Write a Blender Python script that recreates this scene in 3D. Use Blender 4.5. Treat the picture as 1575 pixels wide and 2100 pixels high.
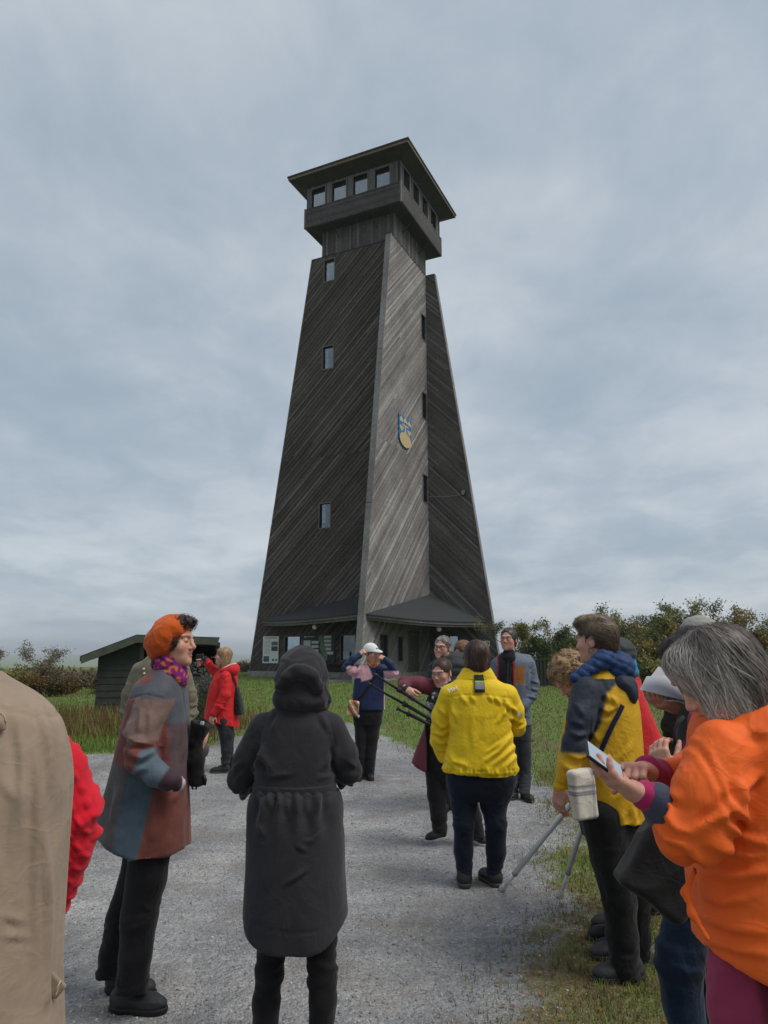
import bpy, bmesh, math, random
import numpy as np
from mathutils import Vector, Matrix
rng = np.random.default_rng(7); random.seed(7)
for o in list(bpy.data.objects): bpy.data.objects.remove(o)
scene = bpy.context.scene; COL = scene.collection

# ------------------------------------------------------------------ camera
F_PX, CX, CY, PITCH, CAM_Z = 1450.0, 787.5, 1050.0, 0.192, 1.6
cam_d = bpy.data.cameras.new('camera'); cam = bpy.data.objects.new('camera', cam_d); COL.objects.link(cam)
cam_d.sensor_fit = 'VERTICAL'; cam_d.sensor_height = 24.0; cam_d.sensor_width = 18.0
cam_d.lens = 24.0*F_PX/2100.0; cam_d.clip_start = 0.05; cam_d.clip_end = 20000
cam.location = (0, 0, CAM_Z); cam.rotation_euler = (math.pi/2+PITCH, 0, 0)
scene.camera = cam
scene.render.resolution_x = 768; scene.render.resolution_y = 1024

# ------------------------------------------------------------------ world: overcast sky over a Nishita base
SUN_EL, SUN_AZ = math.radians(56), math.radians(112)      # azimuth clockwise from +Y (north)
world = bpy.data.worlds.new('World'); scene.world = world; world.use_nodes = True
nt = world.node_tree; nt.nodes.clear()
def wn(t, **k):
    n = nt.nodes.new(t)
    for a, b in k.items(): setattr(n, a, b)
    return n
def wl(a, b): nt.links.new(a, b)
out = wn('ShaderNodeOutputWorld'); bg = wn('ShaderNodeBackground'); bg.inputs['Strength'].default_value = 0.1
sky = wn('ShaderNodeTexSky'); sky.sky_type = 'NISHITA'; sky.sun_disc = False
sky.sun_elevation = SUN_EL; sky.sun_rotation = SUN_AZ; sky.dust_density = 2.0; sky.air_density = 1.0
tc = wn('ShaderNodeTexCoord'); sep = wn('ShaderNodeSeparateXYZ'); wl(tc.outputs['Generated'], sep.inputs[0])
def wm(op, a, b=None, clamp=False):
    n = wn('ShaderNodeMath', operation=op); n.use_clamp = clamp
    for i, v in enumerate((a, b)):
        if v is None: continue
        if isinstance(v, (int, float)): n.inputs[i].default_value = v
        else: wl(v, n.inputs[i])
    return n.outputs[0]
zz = wm('MAXIMUM', sep.outputs['Z'], 0.0)
zc = wm('ADD', zz, 0.20)
cx_ = wm('DIVIDE', sep.outputs['X'], zc); cy_ = wm('DIVIDE', sep.outputs['Y'], zc)
cmb = wn('ShaderNodeCombineXYZ'); wl(cx_, cmb.inputs[0]); wl(cy_, cmb.inputs[1])
def noise_w(vec, scale, detail, rough, stretch=(1, 1, 1), loc=(0, 0, 0), dist=0.0):
    mp = wn('ShaderNodeMapping'); mp.inputs['Scale'].default_value = stretch; mp.inputs['Location'].default_value = loc
    wl(vec, mp.inputs[0])
    n = wn('ShaderNodeTexNoise'); n.inputs['Scale'].default_value = scale; n.inputs['Detail'].default_value = detail
    n.inputs['Roughness'].default_value = rough; n.inputs['Distortion'].default_value = dist
    wl(mp.outputs[0], n.inputs['Vector']); return n.outputs['Fac']
n1 = noise_w(cmb.outputs[0], 1.15, 5, 0.52, (1, 0.85, 1), (3.1, 1.7, 0), 0.3)
n2 = noise_w(cmb.outputs[0], 4.2, 6, 0.6, (1.0, 0.8, 1), (7.3, 2.2, 0), 0.3)
mixn = wm('ADD', wm('MULTIPLY', n1, 0.66), wm('MULTIPLY', n2, 0.34))
ramp = wn('ShaderNodeValToRGB'); wl(mixn, ramp.inputs[0])
cr = ramp.color_ramp; cr.interpolation = 'B_SPLINE'
cr.elements[0].position = 0.36; cr.elements[0].color = (0.315, 0.385, 0.46, 1)     # thin blue-grey cloud
cr.elements[1].position = 0.64; cr.elements[1].color = (0.58, 0.62, 0.655, 1)      # bright thin layer
e = cr.elements.new(0.5); e.color = (0.42, 0.48, 0.54, 1)
scl = wn('ShaderNodeVectorMath', operation='SCALE'); scl.inputs['Scale'].default_value = 6.7; wl(ramp.outputs[0], scl.inputs[0])
mx = wn('ShaderNodeMix', data_type='RGBA'); mx.inputs['Factor'].default_value = 0.92
wl(sky.outputs[0], mx.inputs['A']); wl(scl.outputs[0], mx.inputs['B'])
wl(mx.outputs['Result'], bg.inputs['Color']); wl(bg.outputs[0], out.inputs['Surface'])

# ------------------------------------------------------------------ sun behind the cloud layer
sun_d = bpy.data.lights.new('sun', 'SUN'); sun_d.energy = 1.5; sun_d.angle = math.radians(32); sun_d.color = (1.0, 0.95, 0.88)
sun = bpy.data.objects.new('sun', sun_d); COL.objects.link(sun)
sdir = Vector((math.sin(SUN_AZ)*math.cos(SUN_EL), math.cos(SUN_AZ)*math.cos(SUN_EL), math.sin(SUN_EL)))
sun.rotation_euler = (-sdir).to_track_quat('-Z', 'Y').to_euler(); sun.location = (30, 0, 40)
vs = scene.view_settings; vs.view_transform = 'Standard'; vs.look = 'None'; vs.gamma = 1; vs.use_curve_mapping = False
vs.exposure = 0.7

# ------------------------------------------------------------------ pixel helpers (photo pixels 1575 x 2100)
cp, sp_ = math.cos(PITCH), math.sin(PITCH)
def ray(px, py):
    x = (px-CX)/F_PX; v = (CY-py)/F_PX
    return np.array([x, cp-v*sp_, sp_+v*cp])
def at_depth(px, py, Y):
    r = ray(px, py); t = Y/r[1]; return np.array([r[0]*t, Y, CAM_Z+r[2]*t])
def ground_px(px, py, z=0.0):
    r = ray(px, py); t = (z-CAM_Z)/r[2]; return np.array([r[0]*t, r[1]*t, z])

# ------------------------------------------------------------------ object helpers
def tag(o, label=None, cat=None, group=None, kind=None):
    if label: o['label'] = label
    if cat: o['category'] = cat
    if group: o['group'] = group
    if kind: o['kind'] = kind
    return o
def empty(name, loc=(0, 0, 0), rz=0.0, parent=None):
    o = bpy.data.objects.new(name, None); COL.objects.link(o); o.location = loc; o.rotation_euler = (0, 0, rz)
    o.empty_display_size = 0.1; o.parent = parent; return o
def link(name, me, mat=None, parent=None):
    o = bpy.data.objects.new(name, me); COL.objects.link(o); o.parent = parent
    if mat is not None and not me.materials: me.materials.append(mat)
    return o
def mesh_np(name, V, faces, cols=None, smooth=False, mats=None, mi=None):
    """faces: (N,3|4) int array or list of lists; cols: per-vertex linear rgb."""
    me = bpy.data.meshes.new(name)
    V = np.asarray(V, np.float32)
    if isinstance(faces, np.ndarray):
        n, k = faces.shape
        me.vertices.add(len(V)); me.vertices.foreach_set('co', V.ravel())
        me.loops.add(n*k); me.loops.foreach_set('vertex_index', faces.astype(np.int32).ravel())
        me.polygons.add(n); me.polygons.foreach_set('loop_start', np.arange(0, n*k, k, dtype=np.int32))
        me.update(calc_edges=True)
    else:
        me.from_pydata([tuple(map(float, v)) for v in V], [], [list(map(int, f)) for f in faces]); me.update()
    if cols is not None:
        a = me.color_attributes.new('Col', 'FLOAT_COLOR', 'POINT')
        c = np.ones((len(V), 4), np.float32); c[:, :3] = cols; a.data.foreach_set('color', c.ravel())
    if smooth: me.polygons.foreach_set('use_smooth', np.ones(len(me.polygons), bool))
    if mats:
        for m in mats: me.materials.append(m)
    if mi is not None: me.polygons.foreach_set('material_index', np.asarray(mi, np.int32))
    me.validate(); return me
class MB:
    """collects simple polygons into one mesh"""
    def __init__(s): s.v = []; s.f = []; s.c = []
    def poly(s, pts, c=None):
        i = len(s.v); s.v += [tuple(map(float, p)) for p in pts]; s.f.append(list(range(i, i+len(pts))))
        s.c += [c if c is not None else (1, 1, 1)]*len(pts)
    def box(s, lo, hi, c=None, M=None):
        (a, b, d), (e, f, g) = lo, hi
        P = [(a,b,d),(e,b,d),(e,f,d),(a,f,d),(a,b,g),(e,b,g),(e,f,g),(a,f,g)]
        if M is not None: P = [tuple(M @ Vector(p)) for p in P]
        i = len(s.v); s.v += P; s.c += [c if c is not None else (1, 1, 1)]*8
        for q in ((0,3,2,1),(4,5,6,7),(0,1,5,4),(1,2,6,5),(2,3,7,6),(3,0,4,7)): s.f.append([i+k for k in q])
    def prism(s, pts, nrm, d0, d1, c=None):
        """extrude planar polygon pts along nrm from d0 to d1"""
        pts = [np.asarray(p, float) for p in pts]; nrm = np.asarray(nrm, float); n = len(pts); i = len(s.v)
        s.v += [tuple(p+nrm*d0) for p in pts]+[tuple(p+nrm*d1) for p in pts]; s.c += [c if c is not None else (1, 1, 1)]*(2*n)
        s.f.append([i+k for k in range(n)][::-1]); s.f.append([i+n+k for k in range(n)])
        for k in range(n): s.f.append([i+k, i+(k+1) % n, i+n+(k+1) % n, i+n+k])
    def tube(s, pts, r, n=8, c=None, caps=True):
        pts = [np.asarray(p, float) for p in pts]; rr = r if hasattr(r, '__len__') else [r]*len(pts); i0 = len(s.v)
        up = np.array([0, 0, 1.0])
        for k, p in enumerate(pts):
            t = pts[min(k+1, len(pts)-1)]-pts[max(k-1, 0)]; t = t/(np.linalg.norm(t)+1e-9)
            if abs(t@up) > 0.95: up = np.array([1.0, 0, 0])
            x = np.cross(up, t); x /= np.linalg.norm(x); y = np.cross(t, x); up = y
            for j in range(n):
                a = 2*math.pi*j/n; s.v.append(tuple(p+rr[k]*(math.cos(a)*x+math.sin(a)*y))); s.c.append(c if c is not None else (1, 1, 1))
        for k in range(len(pts)-1):
            for j in range(n):
                a = i0+k*n+j; b = i0+k*n+(j+1) % n; s.f.append([a, b, b+n, a+n])
        if caps:
            s.f.append([i0+j for j in range(n)][::-1]); s.f.append([i0+(len(pts)-1)*n+j for j in range(n)])
    def lathe(s, prof, n=16, o=(0, 0, 0), c=None, M=None):
        """prof: list of (r,z)"""
        i0 = len(s.v)
        for r, z in prof:
            for j in range(n):
                a = 2*math.pi*j/n; p = Vector((o[0]+r*math.cos(a), o[1]+r*math.sin(a), o[2]+z))
                if M is not None: p = M @ p
                s.v.append(tuple(p)); s.c.append(c if c is not None else (1, 1, 1))
        for k in range(len(prof)-1):
            for j in range(n):
                a = i0+k*n+j; b = i0+k*n+(j+1) % n; s.f.append([a, b, b+n, a+n])
        s.f.append([i0+j for j in range(n)][::-1]); s.f.append([i0+(len(prof)-1)*n+j for j in range(n)])
    def obj(s, name, mat, parent=None, smooth=False):
        me = mesh_np(name, s.v, s.f, np.array(s.c), smooth); return link(name, me, mat, parent)

# ------------------------------------------------------------------ materials
def mat_nodes(name):
    m = bpy.data.materials.new(name); m.use_nodes = True; t = m.node_tree; b = t.nodes['Principled BSDF']; return m, t, b
def N(t, typ, **k):
    n = t.nodes.new(typ)
    for a, b in k.items():
        if a in n.inputs: n.inputs[a].default_value = b
        else: setattr(n, a, b)
    return n
def noise_n(t, vec, scale, detail=4, rough=0.55, stretch=None, dist=0.0):
    if stretch is not None:
        mp = N(t, 'ShaderNodeMapping'); mp.inputs['Scale'].default_value = stretch; t.links.new(vec, mp.inputs[0]); vec = mp.outputs[0]
    n = N(t, 'ShaderNodeTexNoise', Scale=scale, Detail=detail, Roughness=rough, Distortion=dist); t.links.new(vec, n.inputs['Vector']); return n.outputs['Fac']
def rampn(t, fac, stops):
    r = N(t, 'ShaderNodeValToRGB'); t.links.new(fac, r.inputs[0]); e = r.color_ramp.elements
    e[0].position, e[0].color = stops[0][0], (*stops[0][1], 1); e[1].position, e[1].color = stops[-1][0], (*stops[-1][1], 1)
    for p, c in stops[1:-1]: x = e.new(p); x.color = (*c, 1)
    return r.outputs[0]
def mulc(t, a, b, fac=1.0):
    m = N(t, 'ShaderNodeMix', data_type='RGBA', blend_type='MULTIPLY'); m.inputs['Factor'].default_value = fac
    t.links.new(a, m.inputs['A']); t.links.new(b, m.inputs['B']); return m.outputs['Result']
def mixc(t, f, a, b):
    m = N(t, 'ShaderNodeMix', data_type='RGBA')
    for k, v in (('Factor', f), ('A', a), ('B', b)):
        if isinstance(v, (int, float)): m.inputs[k].default_value = v
        elif isinstance(v, tuple): m.inputs[k].default_value = (*v, 1)
        else: t.links.new(v, m.inputs[k])
    return m.outputs['Result']
def mathn(t, op, a, b=None, clamp=False):
    n = N(t, 'ShaderNodeMath', operation=op); n.use_clamp = clamp
    for i, v in enumerate((a, b)):
        if v is None: continue
        if isinstance(v, (int, float)): n.inputs[i].default_value = v
        else: t.links.new(v, n.inputs[i])
    return n.outputs[0]
def bump(t, b, h, strength, dist):
    n = N(t, 'ShaderNodeBump', Strength=strength, Distance=dist); t.links.new(h, n.inputs['Height'])
    t.links.new(n.outputs[0], b.inputs['Normal']); return n
def attr_mat(name, rough=0.8, nscale=40, bstr=0.3, bdist=0.002, var=0.25, sheen=0.0, spec=0.3, stretch=None, metallic=0.0, cscale=None, wrinkle=0.0, wscale=11):
    """colour from the mesh's own 'Col' attribute, varied by noise, with noise relief"""
    m, t, b = mat_nodes(name)
    a = N(t, 'ShaderNodeAttribute', attribute_name='Col'); tcn = N(t, 'ShaderNodeTexCoord')
    n = noise_n(t, tcn.outputs['Object'], cscale or nscale*0.2, 5, 0.6, stretch)
    v = rampn(t, n, [(0.3, (1-var,)*3), (0.7, (1+var*0.6,)*3)])
    t.links.new(mulc(t, a.outputs['Color'], v), b.inputs['Base Color'])
    h = noise_n(t, tcn.outputs['Object'], nscale, 6, 0.65, stretch)
    bn = bump(t, b, h, bstr, bdist)
    if wrinkle:
        # soft creases of the cloth: ridged, domain-warped noise under the weave relief
        w1 = noise_n(t, tcn.outputs['Object'], wscale, 3, 0.5, (1, 1, 0.6), 0.9); w2 = noise_n(t, tcn.outputs['Object'], wscale*2.3, 2, 0.5, (0.7, 0.7, 1.1), 1.0)
        rg = lambda n_: mathn(t, 'POWER', mathn(t, 'SUBTRACT', 1.0, mathn(t, 'ABSOLUTE', mathn(t, 'SUBTRACT', mathn(t, 'MULTIPLY', n_, 2.0), 1.0))), 3.0)
        bw_ = N(t, 'ShaderNodeBump', Strength=1.0, Distance=wrinkle); t.links.new(mathn(t, 'ADD', rg(w1), mathn(t, 'MULTIPLY', rg(w2), 0.35)), bw_.inputs['Height']); t.links.new(bw_.outputs[0], bn.inputs['Normal'])
    b.inputs['Roughness'].default_value = rough; b.inputs['Specular IOR Level'].default_value = spec; b.inputs['Metallic'].default_value = metallic
    if sheen: b.inputs['Sheen Weight'].default_value = sheen; b.inputs['Sheen Roughness'].default_value = 0.5
    return m
def plain(name, col, rough=0.6, metallic=0.0, spec=0.5, var=0.15, nscale=8, bstr=0.0):
    m, t, b = mat_nodes(name); tcn = N(t, 'ShaderNodeTexCoord')
    n = noise_n(t, tcn.outputs['Object'], nscale, 5, 0.6)
    t.links.new(rampn(t, n, [(0.3, tuple(c*(1-var) for c in col)), (0.7, tuple(min(1, c*(1+var)) for c in col))]), b.inputs['Base Color'])
    b.inputs['Roughness'].default_value = rough; b.inputs['Metallic'].default_value = metallic; b.inputs['Specular IOR Level'].default_value = spec
    if bstr: bump(t, b, noise_n(t, tcn.outputs['Object'], nscale*5, 5, 0.6), bstr, 0.003)
    return m

# ------------------------------------------------------------------ numpy noise
_perm = np.random.default_rng(3).permutation(256); _perm = np.concatenate([_perm, _perm, _perm])
_grad = np.random.default_rng(4).normal(size=(256, 3)); _grad /= np.linalg.norm(_grad, axis=1)[:, None]
def perlin(P):
    P = np.asarray(P, float); i = np.floor(P).astype(int); f = P-i; i &= 255
    u = f*f*f*(f*(f*6-15)+10); r = 0
    for dx in (0, 1):
        for dy in (0, 1):
            for dz in (0, 1):
                h = _perm[_perm[_perm[(i[:, 0]+dx) & 255]+((i[:, 1]+dy) & 255)]+((i[:, 2]+dz) & 255)] & 255
                g = _grad[h]; d = g[:, 0]*(f[:, 0]-dx)+g[:, 1]*(f[:, 1]-dy)+g[:, 2]*(f[:, 2]-dz)
                r = r+d*(u[:, 0] if dx else 1-u[:, 0])*(u[:, 1] if dy else 1-u[:, 1])*(u[:, 2] if dz else 1-u[:, 2])
    return r*1.6
def fbm(P, oct=3):
    r = 0; a = 1.0
    for k in range(oct): r = r+a*perlin(P*2**k+k*17.3); a *= 0.5
    return r

# ================================================================== THE SETTING
# ------------------------------------------------------------------ ground: one sheet, gravel yard in grass
gpx = [(-900,1552),(150,1552),(255,1546),(330,1556),(430,1530),(520,1500),(620,1490),(720,1482),(775,1496),(800,1520),(850,1530),(870,1553),(1000,1560),(1080,1580),
       (1140,1625),(1172,1690),(1150,1780),(1150,1860),(1128,1950),(1085,2080),(1040,2300),(1000,2700)]
GB = np.array([ground_px(*p)[:2] for p in gpx])
GB = np.vstack([GB, [[GB[-1, 0]+0.3, -1.0], [-12, -1.0], [-12, GB[0, 1]]]])
def poly_sd(P, poly):
    """signed distance, positive inside"""
    d = np.full(len(P), 1e9); inside = np.zeros(len(P), bool); n = len(poly)
    for k in range(n):
        a = poly[k]; b = poly[(k+1) % n]; ab = b-a
        t = np.clip(((P-a)@ab)/(ab@ab), 0, 1); q = P-a-t[:, None]*ab; d = np.minimum(d, np.hypot(q[:, 0], q[:, 1]))
        c = ((a[1] > P[:, 1]) != (b[1] > P[:, 1])) & (P[:, 0] < (b[0]-a[0])*(P[:, 1]-a[1])/(b[1]-a[1]+1e-12)+a[0]); inside ^= c
    return np.where(inside, d, -d)
def gravel_amount(P):
    """1 = gravel, 0 = grass, at ground points (x, y)"""
    P = np.asarray(P, float); sd = poly_sd(P, GB)
    q = np.c_[P, np.zeros(len(P))]
    sd = sd+0.22*perlin(q*1.1)+0.14*perlin(q*3.7+9)+0.07*perlin(q*11+4)
    g = np.clip(0.5+sd/0.7, 0, 1)
    # worn stony patches in the grass beyond the yard
    pat = np.clip((perlin(q*np.array([0.55, 0.8, 1])+31)-0.28)*4, 0, 1)*np.clip((12.5-P[:, 1])/2, 0, 1)*np.clip((P[:, 0]+1.5), 0, 1)*np.clip((6-P[:, 0]), 0, 1)
    return np.maximum(g, pat*0.8)
def lin(a, b, s): return np.arange(a, b, s)
xs = np.concatenate([[-4000,-2400,-1500,-900,-500,-320,-200,-140,-90,-45], lin(-30,-14,1.0), lin(-14,-6,0.3), lin(-6,6,0.06), lin(6,14,0.3), lin(14,30,1.0), [30,45,90,140,200,320,500,900,1500,2400,4000]])
ys = np.concatenate([[-300,-100,-30,-10,-4], lin(-1.5,1.2,0.3), lin(1.2,14,0.06), lin(14,24,0.25), lin(24,60,1.0), [60,75,95,130,180,240,320,420,600,900,1500,2600,4500,7000]])
GX, GY = np.meshgrid(xs, ys); PG = np.c_[GX.ravel(), GY.ravel()]
far = (np.abs(PG[:, 0]) > 40) | (PG[:, 1] > 50) | (PG[:, 1] < -5)
GM = np.zeros(len(PG)); GM[~far] = gravel_amount(PG[~far])
q3 = np.c_[PG, np.zeros(len(PG))]
def ground_h(P):
    P = np.asarray(P, float); q = np.c_[P, np.zeros(len(P))]
    return 0.012*perlin(q*0.9)+0.008*perlin(q*2.7+5)
def sstep(t): t = np.clip(t, 0, 1); return t*t*(3-2*t)
rr_g = np.hypot(PG[:, 0], np.maximum(PG[:, 1]-10, 0)*1.0)
gz = np.where(far, 0.0, ground_h(PG))-42*sstep((rr_g-56)/420)      # the tower stands on a hilltop; land falls away behind it
nx, ny = len(xs), len(ys); idx = np.arange(nx*ny).reshape(ny, nx)
gf = np.stack([idx[:-1, :-1], idx[:-1, 1:], idx[1:, 1:], idx[1:, :-1]], -1).reshape(-1, 4)
DRY = np.clip(0.75+0.8*perlin(q3*0.8+40)+0.4*perlin(q3*2.9+2), 0, 1)*np.clip((10.5-PG[:, 1])/4.0, 0, 1)*np.clip(PG[:, 0]*1.5, 0, 1)
gme = mesh_np('ground', np.c_[PG, gz], gf, np.c_[GM, DRY, GM*0], True)
m, t, b = mat_nodes('ground'); g = t.links
a = N(t, 'ShaderNodeAttribute', attribute_name='Col'); geo = N(t, 'ShaderNodeNewGeometry'); pos = geo.outputs['Position']
sepg = N(t, 'ShaderNodeSeparateColor'); g.new(a.outputs['Color'], sepg.inputs[0]); mask = sepg.outputs[0]; dryk = sepg.outputs[1]
# gravel
vor = N(t, 'ShaderNodeTexVoronoi', Scale=62.0); g.new(pos, vor.inputs['Vector'])
vor2 = N(t, 'ShaderNodeTexVoronoi', Scale=24.0); g.new(pos, vor2.inputs['Vector'])
stone = rampn(t, vor.outputs['Color'], [(0.0, (0.245, 0.25, 0.26)), (0.55, (0.345, 0.35, 0.36)), (0.85, (0.42, 0.42, 0.42)), (1.0, (0.49, 0.485, 0.475))])
fine = rampn(t, noise_n(t, pos, 170, 4, 0.7), [(0.3, (0.62,)*3), (0.7, (1.15,)*3)])
stone = mulc(t, stone, fine)
big = rampn(t, noise_n(t, pos, 0.55, 6, 0.62, None, 0.6), [(0.28, (0.66, 0.67, 0.70)), (0.5, (1.0, 0.99, 0.97)), (0.72, (1.18, 1.13, 1.07))])
stone = mulc(t, stone, big)
stone = mulc(t, stone, rampn(t, noise_n(t, pos, 3.2, 5, 0.7, (0.6, 1.3, 1), 0.8), [(0.3, (0.78, 0.78, 0.79)), (0.7, (1.2, 1.19, 1.17))]))
stone = mulc(t, stone, rampn(t, noise_n(t, pos, 0.9, 4, 0.6, (1.5, 0.35, 1), 0.8), [(0.33, (0.70, 0.72, 0.76)), (0.55, (1.0, 1.0, 1.0)), (0.7, (1.16, 1.14, 1.10))]))
dirt = mixc(t, rampn(t, noise_n(t, pos, 1.7, 5, 0.6), [(0.50, (0, 0, 0)), (0.70, (0.75,)*3)]), stone, (0.20, 0.178, 0.155))
# grass soil
gn = noise_n(t, pos, 0.5, 6, 0.65, (1, 0.5, 1)); gn2 = noise_n(t, pos, 35, 4, 0.7)
grass = rampn(t, gn, [(0.3, (0.095, 0.165, 0.032)), (0.48, (0.125, 0.185, 0.045)), (0.6, (0.145, 0.14, 0.06)), (0.72, (0.17, 0.14, 0.085))])
grass = mulc(t, grass, rampn(t, gn2, [(0.3, (0.5,)*3), (0.7, (1.4,)*3)]))
straw = rampn(t, noise_n(t, pos, 14, 6, 0.7, None, 0.5), [(0.3, (0.075, 0.055, 0.033)), (0.5, (0.16, 0.12, 0.065)), (0.7, (0.25, 0.195, 0.11))])
grass = mixc(t, mathn(t, 'MULTIPLY', dryk, 0.85), grass, straw)
edge = mathn(t, 'ADD', mask, mathn(t, 'MULTIPLY', mathn(t, 'SUBTRACT', noise_n(t, pos, 9, 6, 0.7), 0.5), 1.1))
em = rampn(t, edge, [(0.38, (0, 0, 0)), (0.62, (1, 1, 1))])
g.new(mixc(t, em, grass, dirt), b.inputs['Base Color'])
hgt = mathn(t, 'ADD', mathn(t, 'MULTIPLY', vor.outputs['Distance'], -0.6), mathn(t, 'MULTIPLY', vor2.outputs['Distance'], -0.8))
hgt = mathn(t, 'ADD', hgt, mathn(t, 'MULTIPLY', noise_n(t, pos, 90, 3, 0.6), 0.6))
bump(t, b, hgt, 0.9, 0.02); b.inputs['Roughness'].default_value = 0.95; b.inputs['Specular IOR Level'].default_value = 0.2
tag(link('ground', gme, m), kind='structure')

# ------------------------------------------------------------------ loose stones on the yard
def scatter_polys(name, base_v, base_f, P, S, R, cols, mat, label=None, cat=None, kind='stuff', parent=None):
    """many copies of one tiny mesh as a single object. P (n,3), S (n,3), R (n,3,3), cols (n,3)"""
    n = len(P); bv = np.asarray(base_v, float); k = len(bv)
    V = np.einsum('nij,nkj->nki', R, bv[None]*S[:, None, :])+P[:, None, :]
    Fa = (np.asarray(base_f)[None]+(np.arange(n)*k)[:, None, None]).reshape(-1, np.asarray(base_f).shape[1])
    me = mesh_np(name, V.reshape(-1, 3), Fa, np.repeat(cols, k, 0)); o = link(name, me, mat, parent); tag(o, label, cat, None, kind); return o
def rand_rot(n, r=rng):
    q = r.normal(size=(n, 4)); q /= np.linalg.norm(q, axis=1)[:, None]; w, x, y, z = q.T
    return np.stack([np.stack([1-2*(y*y+z*z), 2*(x*y-z*w), 2*(x*z+y*w)], -1), np.stack([2*(x*y+z*w), 1-2*(x*x+z*z), 2*(y*z-x*w)], -1),
                     np.stack([2*(x*z-y*w), 2*(y*z+x*w), 1-2*(x*x+y*y)], -1)], 1)
def rot_z(a):
    c, s = np.cos(a), np.sin(a); z = np.zeros_like(a); o = np.ones_like(a)
    return np.stack([np.stack([c, -s, z], -1), np.stack([s, c, z], -1), np.stack([z, z, o], -1)], 1)
OCT_V = np.array([[1,0,0],[-1,0,0],[0,1,0],[0,-1,0],[0,0,1],[0,0,-1]], float); OCT_F = np.array([[0,2,4],[2,1,4],[1,3,4],[3,0,4],[2,0,5],[1,2,5],[3,1,5],[0,3,5]])
n = 46000
yy = 1.4+(rng.random(n)**1.5)*10.5; xx = (rng.random(n)-0.5)*2*(0.62*yy+0.4)
P2 = np.c_[xx, yy]; keep = rng.random(n) < gravel_amount(P2)+0.03; P2 = P2[keep]; n = len(P2)
sz = 0.0028+0.0075*rng.random(n)**4+0.0010*P2[:, 1]*0.35
S = np.c_[sz*(0.7+0.6*rng.random(n)), sz*(0.7+0.6*rng.random(n)), sz*(0.45+0.4*rng.random(n))]
shade = 0.19+0.30*rng.random(n)**1.6; tint = rng.random(n)
cols = np.c_[shade*(1+0.04*tint), shade, shade*(1.07-0.12*tint)]
STONE_M = attr_mat('stone', 0.9, 120, 0.4, 0.002, 0.3)
stones = scatter_polys('gravel_stones', OCT_V, OCT_F, np.c_[P2, ground_h(P2)+sz*0.15], S, rand_rot(n), cols, STONE_M)
tag(stones, 'loose grey gravel stones strewn over the yard', 'gravel')

# ------------------------------------------------------------------ grass blades
BL_V = np.array([[-0.5,0,0],[0.5,0,0],[0.42,0.10,0.38],[-0.42,0.10,0.38],[0.22,0.34,0.75],[-0.22,0.34,0.75],[0,0.62,0.98]]); BL_F = [(0,1,2),(0,2,3),(3,2,4),(3,4,5),(5,4,6)]
def leaf_mat(name, trans=0.35, rough=0.6):
    m, t, b = mat_nodes(name); a = N(t, 'ShaderNodeAttribute', attribute_name='Col'); t.links.new(a.outputs['Color'], b.inputs['Base Color'])
    b.inputs['Roughness'].default_value = rough; b.inputs['Specular IOR Level'].default_value = 0.25
    tr = N(t, 'ShaderNodeBsdfTranslucent'); t.links.new(a.outputs['Color'], tr.inputs['Color'])
    ms = N(t, 'ShaderNodeMixShader'); ms.inputs[0].default_value = trans
    t.links.new(b.outputs[0], ms.inputs[1]); t.links.new(tr.outputs[0], ms.inputs[2])
    t.links.new(ms.outputs[0], t.nodes['Material Output'].inputs['Surface']); return m
GRASS_M = leaf_mat('grass_blade')
def grass(name, P2, hgt, wid, cols, label):
    n = len(P2); S = np.c_[wid, hgt*(0.3+0.7*rng.random(n)), hgt]
    scatter = scatter_polys(name, BL_V, BL_F, np.c_[P2, ground_h(P2)-0.004], S, rot_z(rng.random(n)*6.283), cols, GRASS_M); tag(scatter, label, 'grass'); return scatter
def gcol(n, dry):
    """mix of green and straw colours, dry 0..1 per blade"""
    r = rng.random((n, 1)); gr = np.array([0.155, 0.235, 0.042])*(0.55+0.9*r); st = np.array([0.25, 0.19, 0.095])*(0.45+0.8*r)
    k = (rng.random(n) < dry)[:, None]; return np.where(k, st, gr)
# near verge on the right
n = 190000
yy = 1.3+rng.random(n)**1.3*9.0; xx = 0.2+rng.random(n)*(0.62*yy+0.6)
P2 = np.c_[xx, yy]; q = np.c_[P2, np.zeros(n)]
k = rng.random(n) < (1-gravel_amount(P2))**1.5*np.clip(0.75+0.9*perlin(q*2.1+3), 0.04, 1); P2 = P2[k]; n = len(P2)
dry = np.clip(0.60+0.5*perlin(np.c_[P2, np.zeros(n)]*1.3+8), 0.25, 0.95)
grass('short_grass', P2, (0.012+0.038*rng.random(n)**2.5)*(1+P2[:, 1]*0.03), 0.0032+0.0007*P2[:, 1], gcol(n, dry), 'short patchy grass and straw on the verge beside the gravel')
# meadow beyond the yard
n = 150000
yy = 7.5+rng.random(n)**1.25*40; xx = (rng.random(n)-0.5)*2*(0.60*yy+1)
P2 = np.c_[xx, yy]; q = np.c_[P2, np.zeros(n)]
k = (rng.random(n) < (1-gravel_amount(P2))**1.2); P2 = P2[k]; n = len(P2)
dry = np.clip(0.16+0.30*perlin(np.c_[P2, np.zeros(n)]*np.array([0.5, 0.3, 1])+21)+0.3*np.clip((9.8-P2[:, 1])/2, 0, 1), 0.03, 0.9)
dry = np.where((P2[:, 0] < -4.0) & (P2[:, 1] > 12) & (P2[:, 1] < 17), 0.5, dry)
grass('meadow_grass', P2, (0.022+0.045*rng.random(n)**2)*(1+P2[:, 1]*0.012), 0.004+0.0009*P2[:, 1], gcol(n, dry), 'mown green meadow grass between the yard and the tower')
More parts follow.
